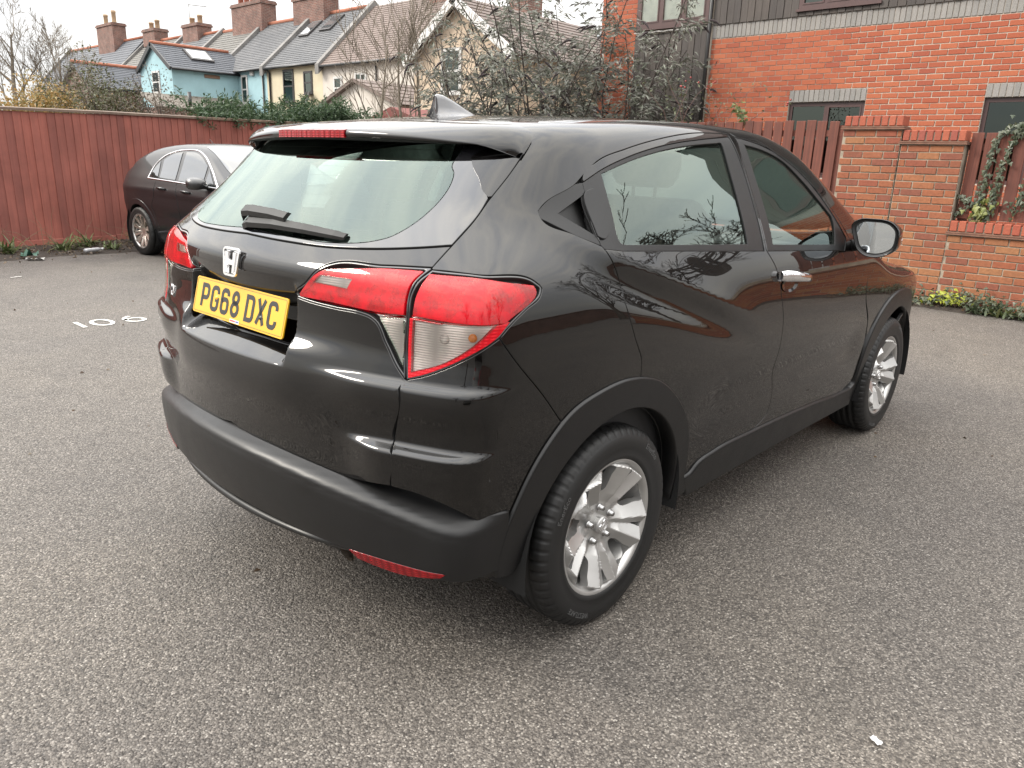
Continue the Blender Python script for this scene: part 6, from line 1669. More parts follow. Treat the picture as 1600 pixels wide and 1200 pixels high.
# ---------------------------------------------------------------- number plate
def put_plate(parent, origin, tilt, text, mat_y):
    """plate seen from behind: p runs to the right of the car (-y), q up, h towards the viewer (-x)"""
    def tr(V):
        V = np.asarray(V, float); p, q, h = V[:, 0], V[:, 1], V[:, 2]
        return np.stack([origin[0] + q * math.sin(tilt) - h * math.cos(tilt), origin[1] - p, origin[2] + q * math.cos(tilt) + h * math.sin(tilt)], 1)
    def rounded(w, h, r): return arc(w - r, h - r, r, r, 0, 90, 5) + arc(-w + r, h - r, r, r, 90, 180, 5) + arc(-w + r, -h + r, r, r, 180, 270, 5) + arc(w - r, -h + r, r, r, 270, 360, 5)
    rp_ = rounded(.26, .0555, .008); n = len(rp_)
    V = [(a, b, 0) for a, b in rp_] + [(a, b, .004) for a, b in rp_]
    Fc = [tuple(range(n, 2 * n))] + [(i, (i + 1) % n, (i + 1) % n + n, i + n) for i in range(n)]
    pl = link('number_plate', np_mesh('number_plate', tr(V), Fc, [mat_y], smooth=False), parent)
    bd = rounded(.2545, .050, .005); V, Fc = stroke([bd + [bd[0]]], .0012, .0003)
    V[:, 2] += .0042
    link('plate_border', np_mesh('plate_border', tr(V), Fc, [INK], smooth=False), pl)
    x = -.219
    for ch in text:
        if ch == ' ': x += .033 - .011; continue
        V, Fc = stroke([[(a / 1000., b / 1000.) for a, b in path] for path in uk_glyph(ch)], .0135, .0006)
        V[:, 0] += x + .007; V[:, 1] += -.0395 + .007; V[:, 2] += .0042
        link('plate_character', np_mesh('plate_character', tr(V), Fc, [INK], smooth=False), pl)
        x += .061
    for px, pq, m in ((-.123, .004, mat_simple('yellow_cap', (.80, .32, .02), .4)), (.137, -.016, INK)):
        V, Fc = [], []
        ring = [(px + .0075 * math.cos(a), pq + .0075 * math.sin(a)) for a in np.linspace(0, 2 * np.pi, 13)[:-1]]
        V = [(a, b, .004) for a, b in ring] + [(a * .3 + px * .7, b * .3 + pq * .7, .0085) for a, b in ring]
        Fc = [tuple(range(12, 24))] + [(i, (i + 1) % 12, (i + 1) % 12 + 12, i + 12) for i in range(12)]
        link('plate_bolt', np_mesh('plate_bolt', tr(V), Fc, [m]), pl)
    V = [(-.027, -.0535, .0047), (.027, -.0535, .0047), (.027, -.0440, .0047), (-.027, -.0440, .0047), (-.025, -.0515, .005), (.006, -.0515, .005), (.006, -.046, .005), (-.025, -.046, .005),
         (.008, -.0515, .005), (.025, -.0515, .005), (.025, -.046, .005), (.008, -.046, .005)]
    link('dealer_strip', np_mesh('dealer_strip', tr(V), [(0, 1, 2, 3), (4, 5, 6, 7), (8, 9, 10, 11)],
         [mat_simple('strip_white', (.7, .68, .66), .5), mat_simple('strip_red', (.45, .05, .06), .5), mat_simple('strip_blue', (.08, .09, .25), .5)], [0, 1, 2], smooth=False), pl)
    return pl
put_plate(tg, (-.722, 0, .981), .258, 'PG68 DXC', PLATEY)
# ---------------------------------------------------------------- badge: H in a rounded frame
BADGE = mat_simple('badge_silver', (.82, .82, .83), .20, .9, .03)
def badge(parent, frame, sc, name='badge', fill=True):
    """frame(V) maps (p, q, h) metres to the body"""
    a, b = .044 * sc, .037 * sc
    ring = arc(a - .013 * sc, b - .010 * sc, .012 * sc, .010 * sc, 0, 90, 5) + arc(-a + .013 * sc, b - .010 * sc, .012 * sc, .010 * sc, 90, 180, 5) + \
        arc(-a * .80 + .013 * sc, -b + .010 * sc, .012 * sc, .010 * sc, 180, 270, 5) + arc(a * .80 - .013 * sc, -b + .010 * sc, .012 * sc, .010 * sc, 270, 360, 5)
    V, Fc = stroke([ring + [ring[0]]], .0062 * sc, .005 * sc)
    n = len(V)
    def solid(poly, h0, h1):
        nonlocal V, Fc
        k = len(V); m = len(poly); c = np.mean(poly, 0)
        V = np.concatenate([V, [(p[0], p[1], h0) for p in poly], [(c[0] + (p[0] - c[0]) * .82, c[1] + (p[1] - c[1]) * .92, h1) for p in poly]])
        Fc += [tuple(range(k + m, k + 2 * m))] + [(k + i, k + (i + 1) % m, k + m + (i + 1) % m, k + m + i) for i in range(m)]
    s = sc
    solid([(-.033 * s, .030 * s), (-.026 * s, -.033 * s), (-.011 * s, -.033 * s), (-.014 * s, -.006 * s), (-.012 * s, .030 * s)][::-1], .0, .006 * s)
    solid([(.012 * s, .030 * s), (.014 * s, -.006 * s), (.011 * s, -.033 * s), (.026 * s, -.033 * s), (.033 * s, .030 * s)][::-1], .0, .006 * s)
    solid([(-.015 * s, -.009 * s), (.015 * s, -.009 * s), (.013 * s, .006 * s), (-.013 * s, .006 * s)], .0, .0055 * s)
    return link(name, np_mesh(name, frame(V), Fc, [BADGE], smooth=False), parent)
Pb, Nb = mapped([(0, 1.108)], DXv, suv_F)
bt = .16
badge(tg, lambda V: np.stack([Pb[0][0] - .004 + V[:, 1] * math.sin(bt) - V[:, 2], -V[:, 0], 1.108 + V[:, 1]], 1), 1.0)
# small chrome lettering low on the left of the tailgate
V, Fc = text_mesh('HR-V', .052, .0015)
Pm, Nm = mapped([(-.555 + v[0], .945 + v[1]) for v in V], DXv, suv_F)
link('model_lettering', np_mesh('model_lettering', Pm + Nm * (V[:, 2:3] + .002), Fc, [CHROME], smooth=False), tg)
# ---------------------------------------------------------------- rear wiper
def on_glass(y, z, h):
    P, N = mapped([(-y, z)], DXv, suv_F); return P[0] + N[0] * h
mb = MB()
def beam(pts, w, h, mi=0, taper=1.):
    """low beam lying on the glass through (y, z, lift)"""
    V = []; n = len(pts)
    for i, (y, z, l) in enumerate(pts):
        k = 1 + (taper - 1) * i / (n - 1)
        for dz, dl in ((-w * k, 0), (-w * k * .6, h * k), (w * k * .6, h * k), (w * k, 0)): V.append(on_glass(y, z + dz, l + dl))
    Fc = []
    for i in range(n - 1):
        for j in range(4): Fc.append((4 * i + j, 4 * i + (j + 1) % 4, 4 * i + 4 + (j + 1) % 4, 4 * i + 4 + j))
    Fc += [(3, 2, 1, 0), tuple(4 * n - 4 + j for j in range(4))]
    mb.add(V, Fc, mi)
beam([(.05, 1.222, .010), (.04, 1.226, .026), (.0, 1.227, .030), (-.10, 1.226, .028), (-.17, 1.222, .025)], .015, .014, 0, .80)
beam([(.035, 1.208, .002), (-.0, 1.208, .014), (-.12, 1.209, .018), (-.25, 1.206, .016), (-.36, 1.202, .011), (-.395, 1.201, .007)], .017, .013, 0, .45)
beam([(.04, 1.214, .0), (.01, 1.216, .016), (-.06, 1.217, .016)], .014, .010, 0, .9)
mb.build('rear_wiper', [RUB], tg)
# ---------------------------------------------------------------- shark fin aerial
V = []; Fc = []
st = [(.024, .0, 1.612, .017), (.045, 0, 1.6175, .019), (.075, 0, 1.615, .020), (.11, 0, 1.605, .021), (.15, 0, 1.589, .020), (.19, 0, 1.573, .016), (.225, 0, 1.562, .009), (.24, 0, 1.556, .002)]
for x, _, zt, w in st:
    zb = float(ZC(x)) - .008
    hgt = zt - zb
    for t, k in ((0, 2.0), (.12, 1.75), (.2, 1.05), (.5, .72), (.8, .42), (.95, .25), (1, .08)): V.append((x + (.012 * t if x < .03 else 0), w * k, zb + hgt * t))
    for t, k in ((.95, .25), (.8, .42), (.5, .72), (.2, 1.05), (.12, 1.75), (0, 2.0)): V.append((x + (.012 * t if x < .03 else 0), -w * k, zb + hgt * t))
m_ = 13
for i in range(len(st) - 1):
    for j in range(m_ - 1): Fc.append((i * m_ + j, i * m_ + j + 1, (i + 1) * m_ + j + 1, (i + 1) * m_ + j))
Fc.append(tuple(range(m_)))
link('shark_fin_aerial', np_mesh('shark_fin_aerial', V, [tuple(reversed(f)) for f in Fc], [mat_simple('aerial_paint', (.10, .10, .105), .25, .3, coat=1.)]), suv)
# ---------------------------------------------------------------- mirrors and handles
outer = [(-.872, 1.196), (-.895, 1.214), (-.945, 1.219), (-1.035, 1.203), (-1.058, 1.178), (-1.063, 1.14), (-1.055, 1.092), (-1.025, 1.068), (-.93, 1.063), (-.905, 1.083), (-.884, 1.13)]
oc = np.array(smooth_poly([(a, b, 0) for a, b in outer], .012)); oc = oc if poly_area(oc) > 0 else oc[::-1]
mc = oc.mean(0); nM = len(oc)
for side in (1, -1):
    V = []; Fc = []
    lay = [(1.70, .93), (1.695, .985), (1.70, 1.0), (1.73, .985), (1.78, .90), (1.82, .74), (1.845, .50), (1.852, .2)]
    for x, k in lay:
        for p in oc: V.append((x + (p[0] + .97) * -.10, (mc[0] + (p[0] - mc[0]) * k) * side, mc[1] + (p[1] - mc[1]) * k))
    for i in range(len(lay) - 1):
        for j in range(nM): Fc.append((i * nM + j, (i + 1) * nM + j, (i + 1) * nM + (j + 1) % nM, i * nM + (j + 1) % nM))
    Fc.append(tuple((len(lay) - 1) * nM + j for j in range(nM)))
    if side > 0: Fc = [tuple(reversed(f)) for f in Fc]
    mr = link('door_mirror', np_mesh('door_mirror', V, Fc, [PAINT]), suv)
    # dark surround, glass
    V = []; Fc = []
    for x, k in ((1.7005, .935), (1.705, .86)):
        for p in oc: V.append((x + (p[0] + .97) * -.10, (mc[0] + (p[0] - mc[0]) * k) * side, mc[1] + (p[1] - mc[1]) * k))
    Fc = [(j, (j + 1) % nM, nM + (j + 1) % nM, nM + j) for j in range(nM)]
    if side < 0: Fc = [tuple(reversed(f)) for f in Fc]
    link('mirror_surround', np_mesh('mirror_surround', V, Fc, [TRIM]), mr)
    k = .80; gm = mc + [-.006, 0]
    V = [(1.7045 + (p[0] + .97) * -.10, (gm[0] + (p[0] - gm[0]) * k) * side, gm[1] + (p[1] - gm[1]) * k) for p in oc]
    f = tuple(range(nM))
    link('mirror_glass', np_mesh('mirror_glass', V, [tuple(reversed(f)) if side < 0 else f], [mat_simple('mirror_silver', (.62, .66, .68), .015, 1., .02)], smooth=False), mr)
    V2 = [(1.706 + (p[0] + .97) * -.10, (mc[0] + (p[0] - mc[0]) * .9) * side, mc[1] + (p[1] - mc[1]) * .9) for p in oc]
    link('mirror_back', np_mesh('mirror_back', V2, [tuple(reversed(f)) if side < 0 else f], [TRIM], smooth=False), mr)
    mb = MB()
    mb.tube([(1.79, -.82 * side, 1.085), (1.77, -.88 * side, 1.095), (1.76, -.93 * side, 1.10)], [.03, .024, .022], 10)
    mb.tube([(1.76, -1.047 * side, 1.128), (1.80, -1.045 * side, 1.132), (1.835, -1.01 * side, 1.135)], [.008, .009, .006], 8, 1)
    mb.build('mirror_arm', [TRIM, CLEAR], mr)
    # chrome pull handle on the front door
    fdo = [c for c in suv.children if c.name.startswith('front_door')][-1]
    V = []; Fc = []; m_ = 12
    pts = [(.995, 1.022, .004, .012, .018), (1.00, 1.022, .022, .014, .021), (1.03, 1.019, .040, .013, .021), (1.09, 1.012, .046, .0115, .019), (1.16, 1.004, .043, .0115, .017), (1.215, .998, .030, .011, .016), (1.235, .996, .006, .008, .013)]
    P, N = mapped([(p[0], p[1]) for p in pts], (0, 1, 0), suv_F)
    for (x, z, h, rt, rz), p_, n_ in zip(pts, P, N):
        for k in range(m_):
            a = 2 * math.pi * k / m_
            q = p_ + n_ * (h + rt * math.cos(a) * .8); V.append((q[0], q[1] * side, q[2] + rz * math.sin(a)))
    for i in range(len(pts) - 1):
        for k in range(m_): Fc.append((i * m_ + k, i * m_ + (k + 1) % m_, (i + 1) * m_ + (k + 1) % m_, (i + 1) * m_ + k))
    Fc += [tuple(range(m_)), tuple((len(pts) - 1) * m_ + k for k in range(m_))]
    if side < 0: Fc = [tuple(reversed(f)) for f in Fc]
    link('door_handle', np_mesh('door_handle', V, [tuple(reversed(f)) for f in Fc], [CHROME]), fdo)
    V = []; Fc = []
    for k, (dr, dh) in enumerate(((1., .001), (.7, -.004), (.35, -.008))):
        UV = [(1.085 + .075 * dr * math.cos(a), .985 + .030 * dr * math.sin(a)) for a in np.linspace(0, 2 * np.pi, 21)[:-1]]
        P, N = mapped(UV, (0, 1, 0), suv_F); P = P + N * (.0035 - .003 * k)
        V += [(p[0], p[1] * side, p[2]) for p in P]
    for k in range(2):
        for j in range(20): Fc.append((k * 20 + j, k * 20 + (j + 1) % 20, k * 20 + 20 + (j + 1) % 20, k * 20 + 20 + j))
    Fc.append(tuple(40 + j for j in range(20)))
    if side > 0: Fc = [tuple(reversed(f)) for f in Fc]
    link('handle_bowl', np_mesh('handle_bowl', V, Fc, [PAINT]), fdo)
# ---------------------------------------------------------------- wheels (outer face towards -y)
def tyre_mesh(name, R=.326, rim=.219, hw=.1075, n=360):
    s = (R - rim) / .113
    pr = [(rim - .004, -hw + .020), (rim + .002, -hw + .011), (rim + .006 * s, -hw + .0085), (rim + .016 * s, -hw + .0045), (rim + .018 * s, -hw + .0055), (rim + .040 * s, -hw + .0005), (rim + .062 * s, -hw + .0005), (rim + .082 * s, -hw + .004),
          (rim + .084 * s, -hw + .0055), (R - .019, -hw + .009), (R - .011, -hw + .0155), (R - .0045, -hw + .026), (R - .0015, -hw + .040)]
    sip = [0] * 9 + [1, 1, 1, 1]
    for c in (-.048, -.016, .016, .048):
        pr += [(R - .0008, c - .0052), (R - .008, c - .004), (R - .008, c + .004), (R - .0008, c + .0052)]; sip += [0, 0, 0, 0]
    nn = 13
    pr += [(r, -h) for r, h in pr[:nn][::-1]]; sip += sip[:nn][::-1]
    m = len(pr); V = np.zeros((n, m, 3)); an = 2 * np.pi * np.arange(n) / n
    r = np.array([p[0] for p in pr])[None].repeat(n, 0); h = np.array([p[1] for p in pr])[None].repeat(n, 0)
    S = np.array(sip)[None] * ((np.arange(n) % 6 == 0)[:, None])
    r = r - S * .0065
    V[..., 0] = r * np.cos(an)[:, None]; V[..., 1] = h; V[..., 2] = r * np.sin(an)[:, None]
    low = V[..., 2] < -R + .005
    V[..., 2] = np.where(low, -R + .0015 + (V[..., 2] + R) * .3, V[..., 2])
    Fc = [(k * m + i, ((k + 1) % n) * m + i, ((k + 1) % n) * m + i + 1, k * m + i + 1) for k in range(n) for i in range(m - 1)]
    f = Fc[5]; Vf = V.reshape(-1, 3)
    c = np.cross(Vf[f[1]] - Vf[f[0]], Vf[f[2]] - Vf[f[0]])
    if c[1] > 0: Fc = [tuple(reversed(f)) for f in Fc]
    return np_mesh(name, Vf, Fc, [RUB], smooth=True)
def rim_mesh(name, wins, relief, R=.205, step=.0045, hub=.0, mat=None, wall=.03):
    """pierced wheel face in the x-z plane; wins are outlines in (r, degrees)"""
    B = np.array([(R * math.cos(a), R * math.sin(a)) for a in np.linspace(0, 2 * np.pi, 121)[:-1]])
    H = []
    for w in wins:
        P = smooth_poly([(r * math.cos(rad(t)), r * math.sin(rad(t)), 0) for r, t in w], step)
        H.append(P if poly_area(P) > 0 else P[::-1])
    g = np.arange(-R, R, step); gx, gy = np.meshgrid(g, g); gx[1::2] += step / 2
    G = np.stack([gx.ravel(), gy.ravel()], 1); G = G[np.hypot(G[:, 0], G[:, 1]) < R - step * .6]
    for h in H:
        G = G[~inside(h, G)]; G = G[edge_dist(h, G) > step * .45]
    vs = [Vector(p) for p in B]; ed = [(i, (i + 1) % len(B)) for i in range(len(B))]
    for h in H:
        n0 = len(vs); vs += [Vector(p) for p in h]; ed += [(n0 + i, n0 + (i + 1) % len(h)) for i in range(len(h))]
    vs += [Vector(p) for p in G]
    ov, oe, of, *_ = delaunay_2d_cdt(vs, ed, [], 0, 1e-7)
    UV = np.array([tuple(v) for v in ov]); T = np.array([tuple(f) for f in of if len(f) == 3])
    c = UV[T].mean(1); k = inside(B, c)
    for h in H: k &= ~inside(h, c)
    T = T[k]
    r = np.hypot(UV[:, 0], UV[:, 1]); th = np.degrees(np.arctan2(UV[:, 1], UV[:, 0]))
    y = -relief(r, th)
    V = np.stack([UV[:, 0], y, UV[:, 1]], 1)
    n_ = np.cross(V[T[:, 1]] - V[T[:, 0]], V[T[:, 2]] - V[T[:, 0]])
    fl = n_[:, 1] > 0; T[fl] = T[fl][:, ::-1]
    cnt = {}
    for a, b, c_ in T:
        for e in ((a, b), (b, c_), (c_, a)): cnt[e] = 1
    bd = [e for e in cnt if (e[1], e[0]) not in cnt]
    Fc = [tuple(t) for t in T]
    VV = list(map(tuple, V)); ix = {}
    def low(i):
        if i not in ix:
            ix[i] = len(VV); p = V[i]; VV.append((p[0], p[1] + wall, p[2]))
        return ix[i]
    for a, b in bd: Fc.append((a, low(a), low(b), b))
    return np_mesh(name, VV, Fc, [mat or ALLOY], smooth=False)
def suv_relief(r, th):
    base = .050 + .034 * np.clip((r - .045) / .15, 0, 1) ** 1.3
    a = (th - 92 + 36) % 72 - 36            # 0 at a big window
    tt = (np.abs(a) - 36) / -24.            # 0 at the slot, 1 at the window edge
    ridge = np.where(a > 0, .62, .40)
    hgt = 1 - np.abs(tt - ridge) / np.where(tt > ridge, 1 - ridge + .12, ridge + .10)
    f = np.clip((r - .05) / .05, 0, 1) * np.clip((.208 - r) / .012, 0, 1)
    hubr = np.where(r < .072, .006 * np.clip((.072 - r) / .02, 0, 1), 0)
    return base + .028 * np.clip(hgt, -.4, 1) * f * (r / .2) ** .5 + hubr - .004 * np.clip((r - .196) / .009, 0, 1)
wins = []
for k in range(5):
    c = 92 + 72 * k
    wins.append([(q, c + t) for q, t in ((.195, -11), (.200, -5), (.2015, 0), (.200, 5), (.195, 10), (.165, 9.5), (.135, 9.5), (.118, 8), (.110, 3), (.110, -3), (.118, -8), (.135, -9.5), (.165, -10))])
    wins.append([(q, c + 36 + t) for q, t in ((.194, -2.6), (.197, 0), (.194, 2.2), (.175, 1.6), (.160, .8), (.154, 0), (.160, -.8), (.175, -1.7))])
rim_me = rim_mesh('alloy_wheel', wins, suv_relief)
tyre_me = tyre_mesh('tyre')
def lathe_me(name, prof, mats, n=72, smooth=True, flip=False):
    V, Fc, K = lathe(prof, n, 'y', flip=flip)
    return np_mesh(name, V, Fc, mats, smooth=smooth)
barrel_me = lathe_me('rim_barrel', [(.2195, -.088), (.2225, -.0925), (.2225, -.0955), (.219, -.0965), (.210, -.0915), (.204, -.084), (.199, -.06), (.188, -.02), (.186, .03), (.19, .09)], [ALLOY])
disc_me = lathe_me('brake_disc', [(.075, -.030), (.08, -.034), (.135, -.034), (.137, -.028), (.137, -.012), (.05, -.012)], [mat_simple('disc_iron', (.16, .14, .13), .45, .9)])
nut_me = lathe_me('wheel_nut', [(.0, -.010), (.006, -.010), (.0085, -.008), (.009, .004), (.0115, .004), (.0125, .008)], [mat_simple('nut_steel', (.34, .34, .34), .25, 1.)], 12)
cap_me = lathe_me('centre_cap', [(.0, -.0765), (.020, -.0762), (.027, -.0745), (.0285, -.070), (.0285, -.05)], [ALLOY], 40)
def bent_text(s, size, r0, ang0, y, flipdir=1):
    V, Fc = text_mesh(s, size, .0006)
    a = rad(ang0) - V[:, 0] / r0; rr = r0 + V[:, 1]
    return np.stack([rr * np.cos(a), y - V[:, 2], rr * np.sin(a)], 1), Fc
LET = mk_plastic('moulded_letters', (.06, .06, .06), .5, .1)  # same rubber as the tyre, coloured lighter as the raised letters look when lit
def make_wheel(parent, x, y, rot, flip):
    w = link('wheel', rim_me, parent, (x, y, .326), (0, rot, math.pi if flip else 0))
    link('tyre', tyre_me, w, None, (0, -rot if not flip else -rot, 0))
    link('rim_barrel', barrel_me, w); link('brake_disc', disc_me, w); link('centre_cap', cap_me, w)
    for k in range(5):
        a = rad(92 + 72 * k)
        link('wheel_nut', nut_me, w, (.0572 * math.cos(a), -.0655, .0572 * math.sin(a)))
    badge(w, lambda V: np.stack([V[:, 0] * math.cos(.62) - V[:, 1] * math.sin(.62), -.0765 - V[:, 2] * .5, V[:, 0] * math.sin(.62) + V[:, 1] * math.cos(.62)], 1), .50, 'wheel_badge')
    for s, size, r0, an in (('EnerEco', .026, .283, 46), ('WESTLAKE', .024, .280, 238), ('EnerEco', .026, .283, 150)):
        V, Fc = bent_text(s, size, r0, an, -.1072)
        link('moulded_lettering', np_mesh('moulded_lettering', V, Fc, [LET], smooth=False), w)['kind'] = 'stuff'
    return w
for x, rot in ((0, 0), (2.61, rad(-14))):
    make_wheel(suv, x, -.757, rot, False)
    make_wheel(suv, x, .757, rot, True)
# ---------------------------------------------------------------- cabin
mb = MB(); mb.box((-.55, -.76, .42), (2.3, .76, .46)); mb.box((-.56, -.62, .46), (-.05, .62, .84))
mb.build('cabin_floor', [SEAT], suv)
def seat(name, x, y, w, base_z, back_h, rake, head=True):
    mb = MB()
    V = []; Fc = []
    prof = [(x + .28, base_z), (x + .30, base_z + .08), (x + .24, base_z + .13), (x - .18, base_z + .10), (x - .22, base_z + .15)]
    top = (x - .22 - rake * back_h, base_z + .15 + back_h)
    prof += [(top[0] + .04, top[1] - .02), (top[0] - .02, top[1]), (top[0] - .08, top[1] - .03), (x - .33, base_z + .1), (x - .26, base_z)]
    for yy, k in ((-w, .86), (-w * .86, 1.), (w * .86, 1.), (w, .86)):
        cx = np.mean([p[0] for p in prof]); cz = np.mean([p[1] for p in prof])
        for p in prof: V.append((cx + (p[0] - cx) * k, y + yy, cz + (p[1] - cz) * k))
    n = len(prof)
    for i in range(3):
        for j in range(n): Fc.append((i * n + j, i * n + (j + 1) % n, (i + 1) * n + (j + 1) % n, (i + 1) * n + j))
    Fc += [tuple(range(n)), tuple(reversed(range(3 * n, 4 * n)))]
    mb.add(V, Fc, 0, True)
    s = mb.build(name, [SEAT], suv)
    hs = [y] if name == 'front_seat' else [y - .36, y, y + .36]
    for hy in hs:
        h = MB(); hx = top[0] - .03; hh = .11 if name == 'front_seat' else .05
        h.tube([(hx, hy - .13, top[1] + hh), (hx, hy - .11, top[1] + hh + .005), (hx, hy, top[1] + hh + .01), (hx, hy + .11, top[1] + hh + .005), (hx, hy + .13, top[1] + hh)], [.03, .078, .085, .078, .03], 12)
        for q in (-.05, .05): h.tube([(hx, hy + q, top[1] - .03), (hx, hy + q, top[1] + .07)], .007, 6)
        h.build('headrest', [SEAT], s)
seat('front_seat', 1.25, -.36, .25, .58, .56, .34); seat('front_seat', 1.25, .36, .25, .58, .56, .34)
seat('rear_seat', .42, 0, .60, .50, .48, .42)
mb = MB(); mb.prism([(1.78, .55), (1.72, .98), (1.80, 1.05), (2.26, 1.04), (2.3, .55)], -.72, .72, 'y'); db = mb.build('dashboard', [DASH], suv)
mb = MB()
c_, nrm = Vector((1.60, -.36, .98)), Vector((-.9, 0, .43))
ring = [c_ + Vector((math.sin(a) * -.43 * -.18 * 0 + .43 * .18 * math.sin(a), .18 * math.cos(a), .9 * .18 * math.sin(a))) for a in np.linspace(0, 2 * np.pi, 29)]
mb.tube(ring, .014, 8, caps=False); mb.tube([c_ + Vector((.02, .17, 0)), c_ + Vector((.05, 0, 0)), c_ + Vector((.02, -.17, 0))], .022, 8); mb.tube([c_, c_ + Vector((.2, 0, -.08))], .03, 8)
mb.build('steering_wheel', [DASH], suv)
panel('headlining', [LINING], [(-.2, .52, 1), (.5, .56, 0), (1.32, .56, 1), (1.36, 0, 0), (1.32, -.56, 1), (.5, -.56, 0), (-.2, -.52, 1)], (0, 0, -1), suv_F, suv, off=-.045, step=.08, bstep=.06, gap=0, skirt=0)
for side in (1, -1):
    panel('door_card', [DASH], [(-.1, .45, 1), (2.0, .45, 1), (2.0, 1.06, 1), (.9, 1.10, 0), (-.05, 1.17, 1)], (0, 1, 0), suv_F, suv, off=-.07, step=.08, bstep=.06, gap=0, skirt=0, side=side)
mb = MB(); mb.tube([(1.46, 0, 1.49), (1.47, -.0, 1.46)], .01, 6); mb.box((1.44, -.12, 1.39), (1.47, .12, 1.455)); mb.build('interior_mirror', [DASH], suv)
# ================================================================ the dark hatchback by the fence
HY = pchip([.12, .35, .6, .8, .92, 1.0, 1.15, 1.3, 1.42, 1.55], [.80, .86, .895, .90, .89, .865, .79, .715, .65, .57])
HZ = pchip([-.9, -.75, -.5, -.2, .1, .5, .9, 1.25, 1.6, 2.0, 2.4, 2.6, 3.1, 3.4, 3.7], [1.0, 1.07, 1.19, 1.335, 1.43, 1.485, 1.50, 1.48, 1.395, 1.21, 1.03, .985, .90, .80, .62])
HX = pchip([.2, .5, .8, .95, 1.1, 1.3], [-.56, -.66, -.69, -.67, -.60, -.42])
def hatch_F(P):
    x, y, z = P[..., 0], np.abs(P[..., 1]), P[..., 2]
    a = np.clip(.1 - x, 0, None) / .9; b = np.clip(x - 2.1, 0, None) / 1.4
    ys = HY(z) - .10 * a * a - .16 * b ** 3 + .012 * np.exp(-((z - .90 + .03 * x) / .05) ** 2) - .012 * np.exp(-((z - .55) / .1) ** 2)
    f = smax(y - ys, z - (HZ(x) - .09 * y * y), .14)
    f = smax(f, HX(z) + .24 * y * y - x, .18)
    f = smax(f, x - (3.58 - .26 * y * y - .4 * np.clip(z - .6, 0, None)), .25)
    return smax(f, .19 - z, .06)
HWH = (0., 2.685)
def hatch_body():
    rings = []
    for k in range(9): rings.append((-.25, rad(-88 + 88 * k / 9)))
    for x in np.arange(-.25, 2.96, .055): rings.append((x, 0.))
    for k in range(1, 10): rings.append((2.96, rad(88 * k / 9)))
    nt_ = 112; th = 2 * np.pi * np.arange(nt_) / nt_
    O = []; D = []
    for x, ph in rings:
        d = np.stack([np.full(nt_, math.sin(ph)), math.cos(ph) * np.cos(th), math.cos(ph) * np.sin(th)], 1)
        O.append(np.array([x, 0, .72]) + d * 1.5); D.append(-d)
    O = np.concatenate(O); D = np.concatenate(D)
    P = cast(O, D, hatch_F, 60); N = grad(P, hatch_F)
    Fc = []
    for i in range(len(rings) - 1):
        for j in range(nt_):
            q = (i * nt_ + j, i * nt_ + (j + 1) % nt_, (i + 1) * nt_ + (j + 1) % nt_, (i + 1) * nt_ + j)
            c = P[list(q)].mean(0)
            if np.isnan(c).any(): continue
            if abs(c[1]) > .45 and any(math.hypot(c[0] - w, c[2] - .325) < .385 for w in HWH): continue
            Fc.append(q)
    f = Fc[len(Fc) // 2]; n = np.cross(P[f[1]] - P[f[0]], P[f[2]] - P[f[0]])
    if n @ N[f[0]] < 0: Fc = [tuple(reversed(f)) for f in Fc]
    used = np.zeros(len(P), bool)
    for f in Fc: used[list(f)] = True
    re = np.cumsum(used) - 1
    return np_mesh('body', P[used], [tuple(re[list(f)]) for f in Fc], [mk_hpaint((.006, .0065, .0078))], None, N[used])
def mk_hpaint(c):
    m, t, b = new_mat('hatchback_paint'); setb(b, color=c, rough=.4, coat=.55, coat_rough=.04, spec=.2)
    return m
HGL = mat_simple('dark_side_glass', (.014, .016, .016), .03, 0, .05, coat=1.0, spec=.5)
def hatch_relief(r, th):
    base = .05 + .034 * np.clip((r - .04) / .16, 0, 1)
    a = (th + 180) % 36 - 18
    return base + .012 * np.clip(1 - np.abs(a - 5) / 9, 0, 1) * np.clip((r - .05) / .05, 0, 1)
hw = [[(q, 36 * k + 9 + t + 5) for q, t in ((.206, -8), (.210, 0), (.206, 8), (.15, 6.5), (.10, 5), (.085, 0), (.10, -5), (.15, -6.5))] for k in range(10)]
h_rim = rim_mesh('alloy_wheel', hw, hatch_relief, R=.218, step=.008, mat=mat_simple('warm_alloy', (.55, .50, .45), .3, .85, .06))
h_tyre = tyre_mesh('tyre', .325, .231, .11, 120)
h_barrel = lathe_me('rim_barrel', [(.2315, -.09), (.2335, -.095), (.231, -.098), (.222, -.092), (.214, -.08), (.20, .09)], [ALLOY], 48)
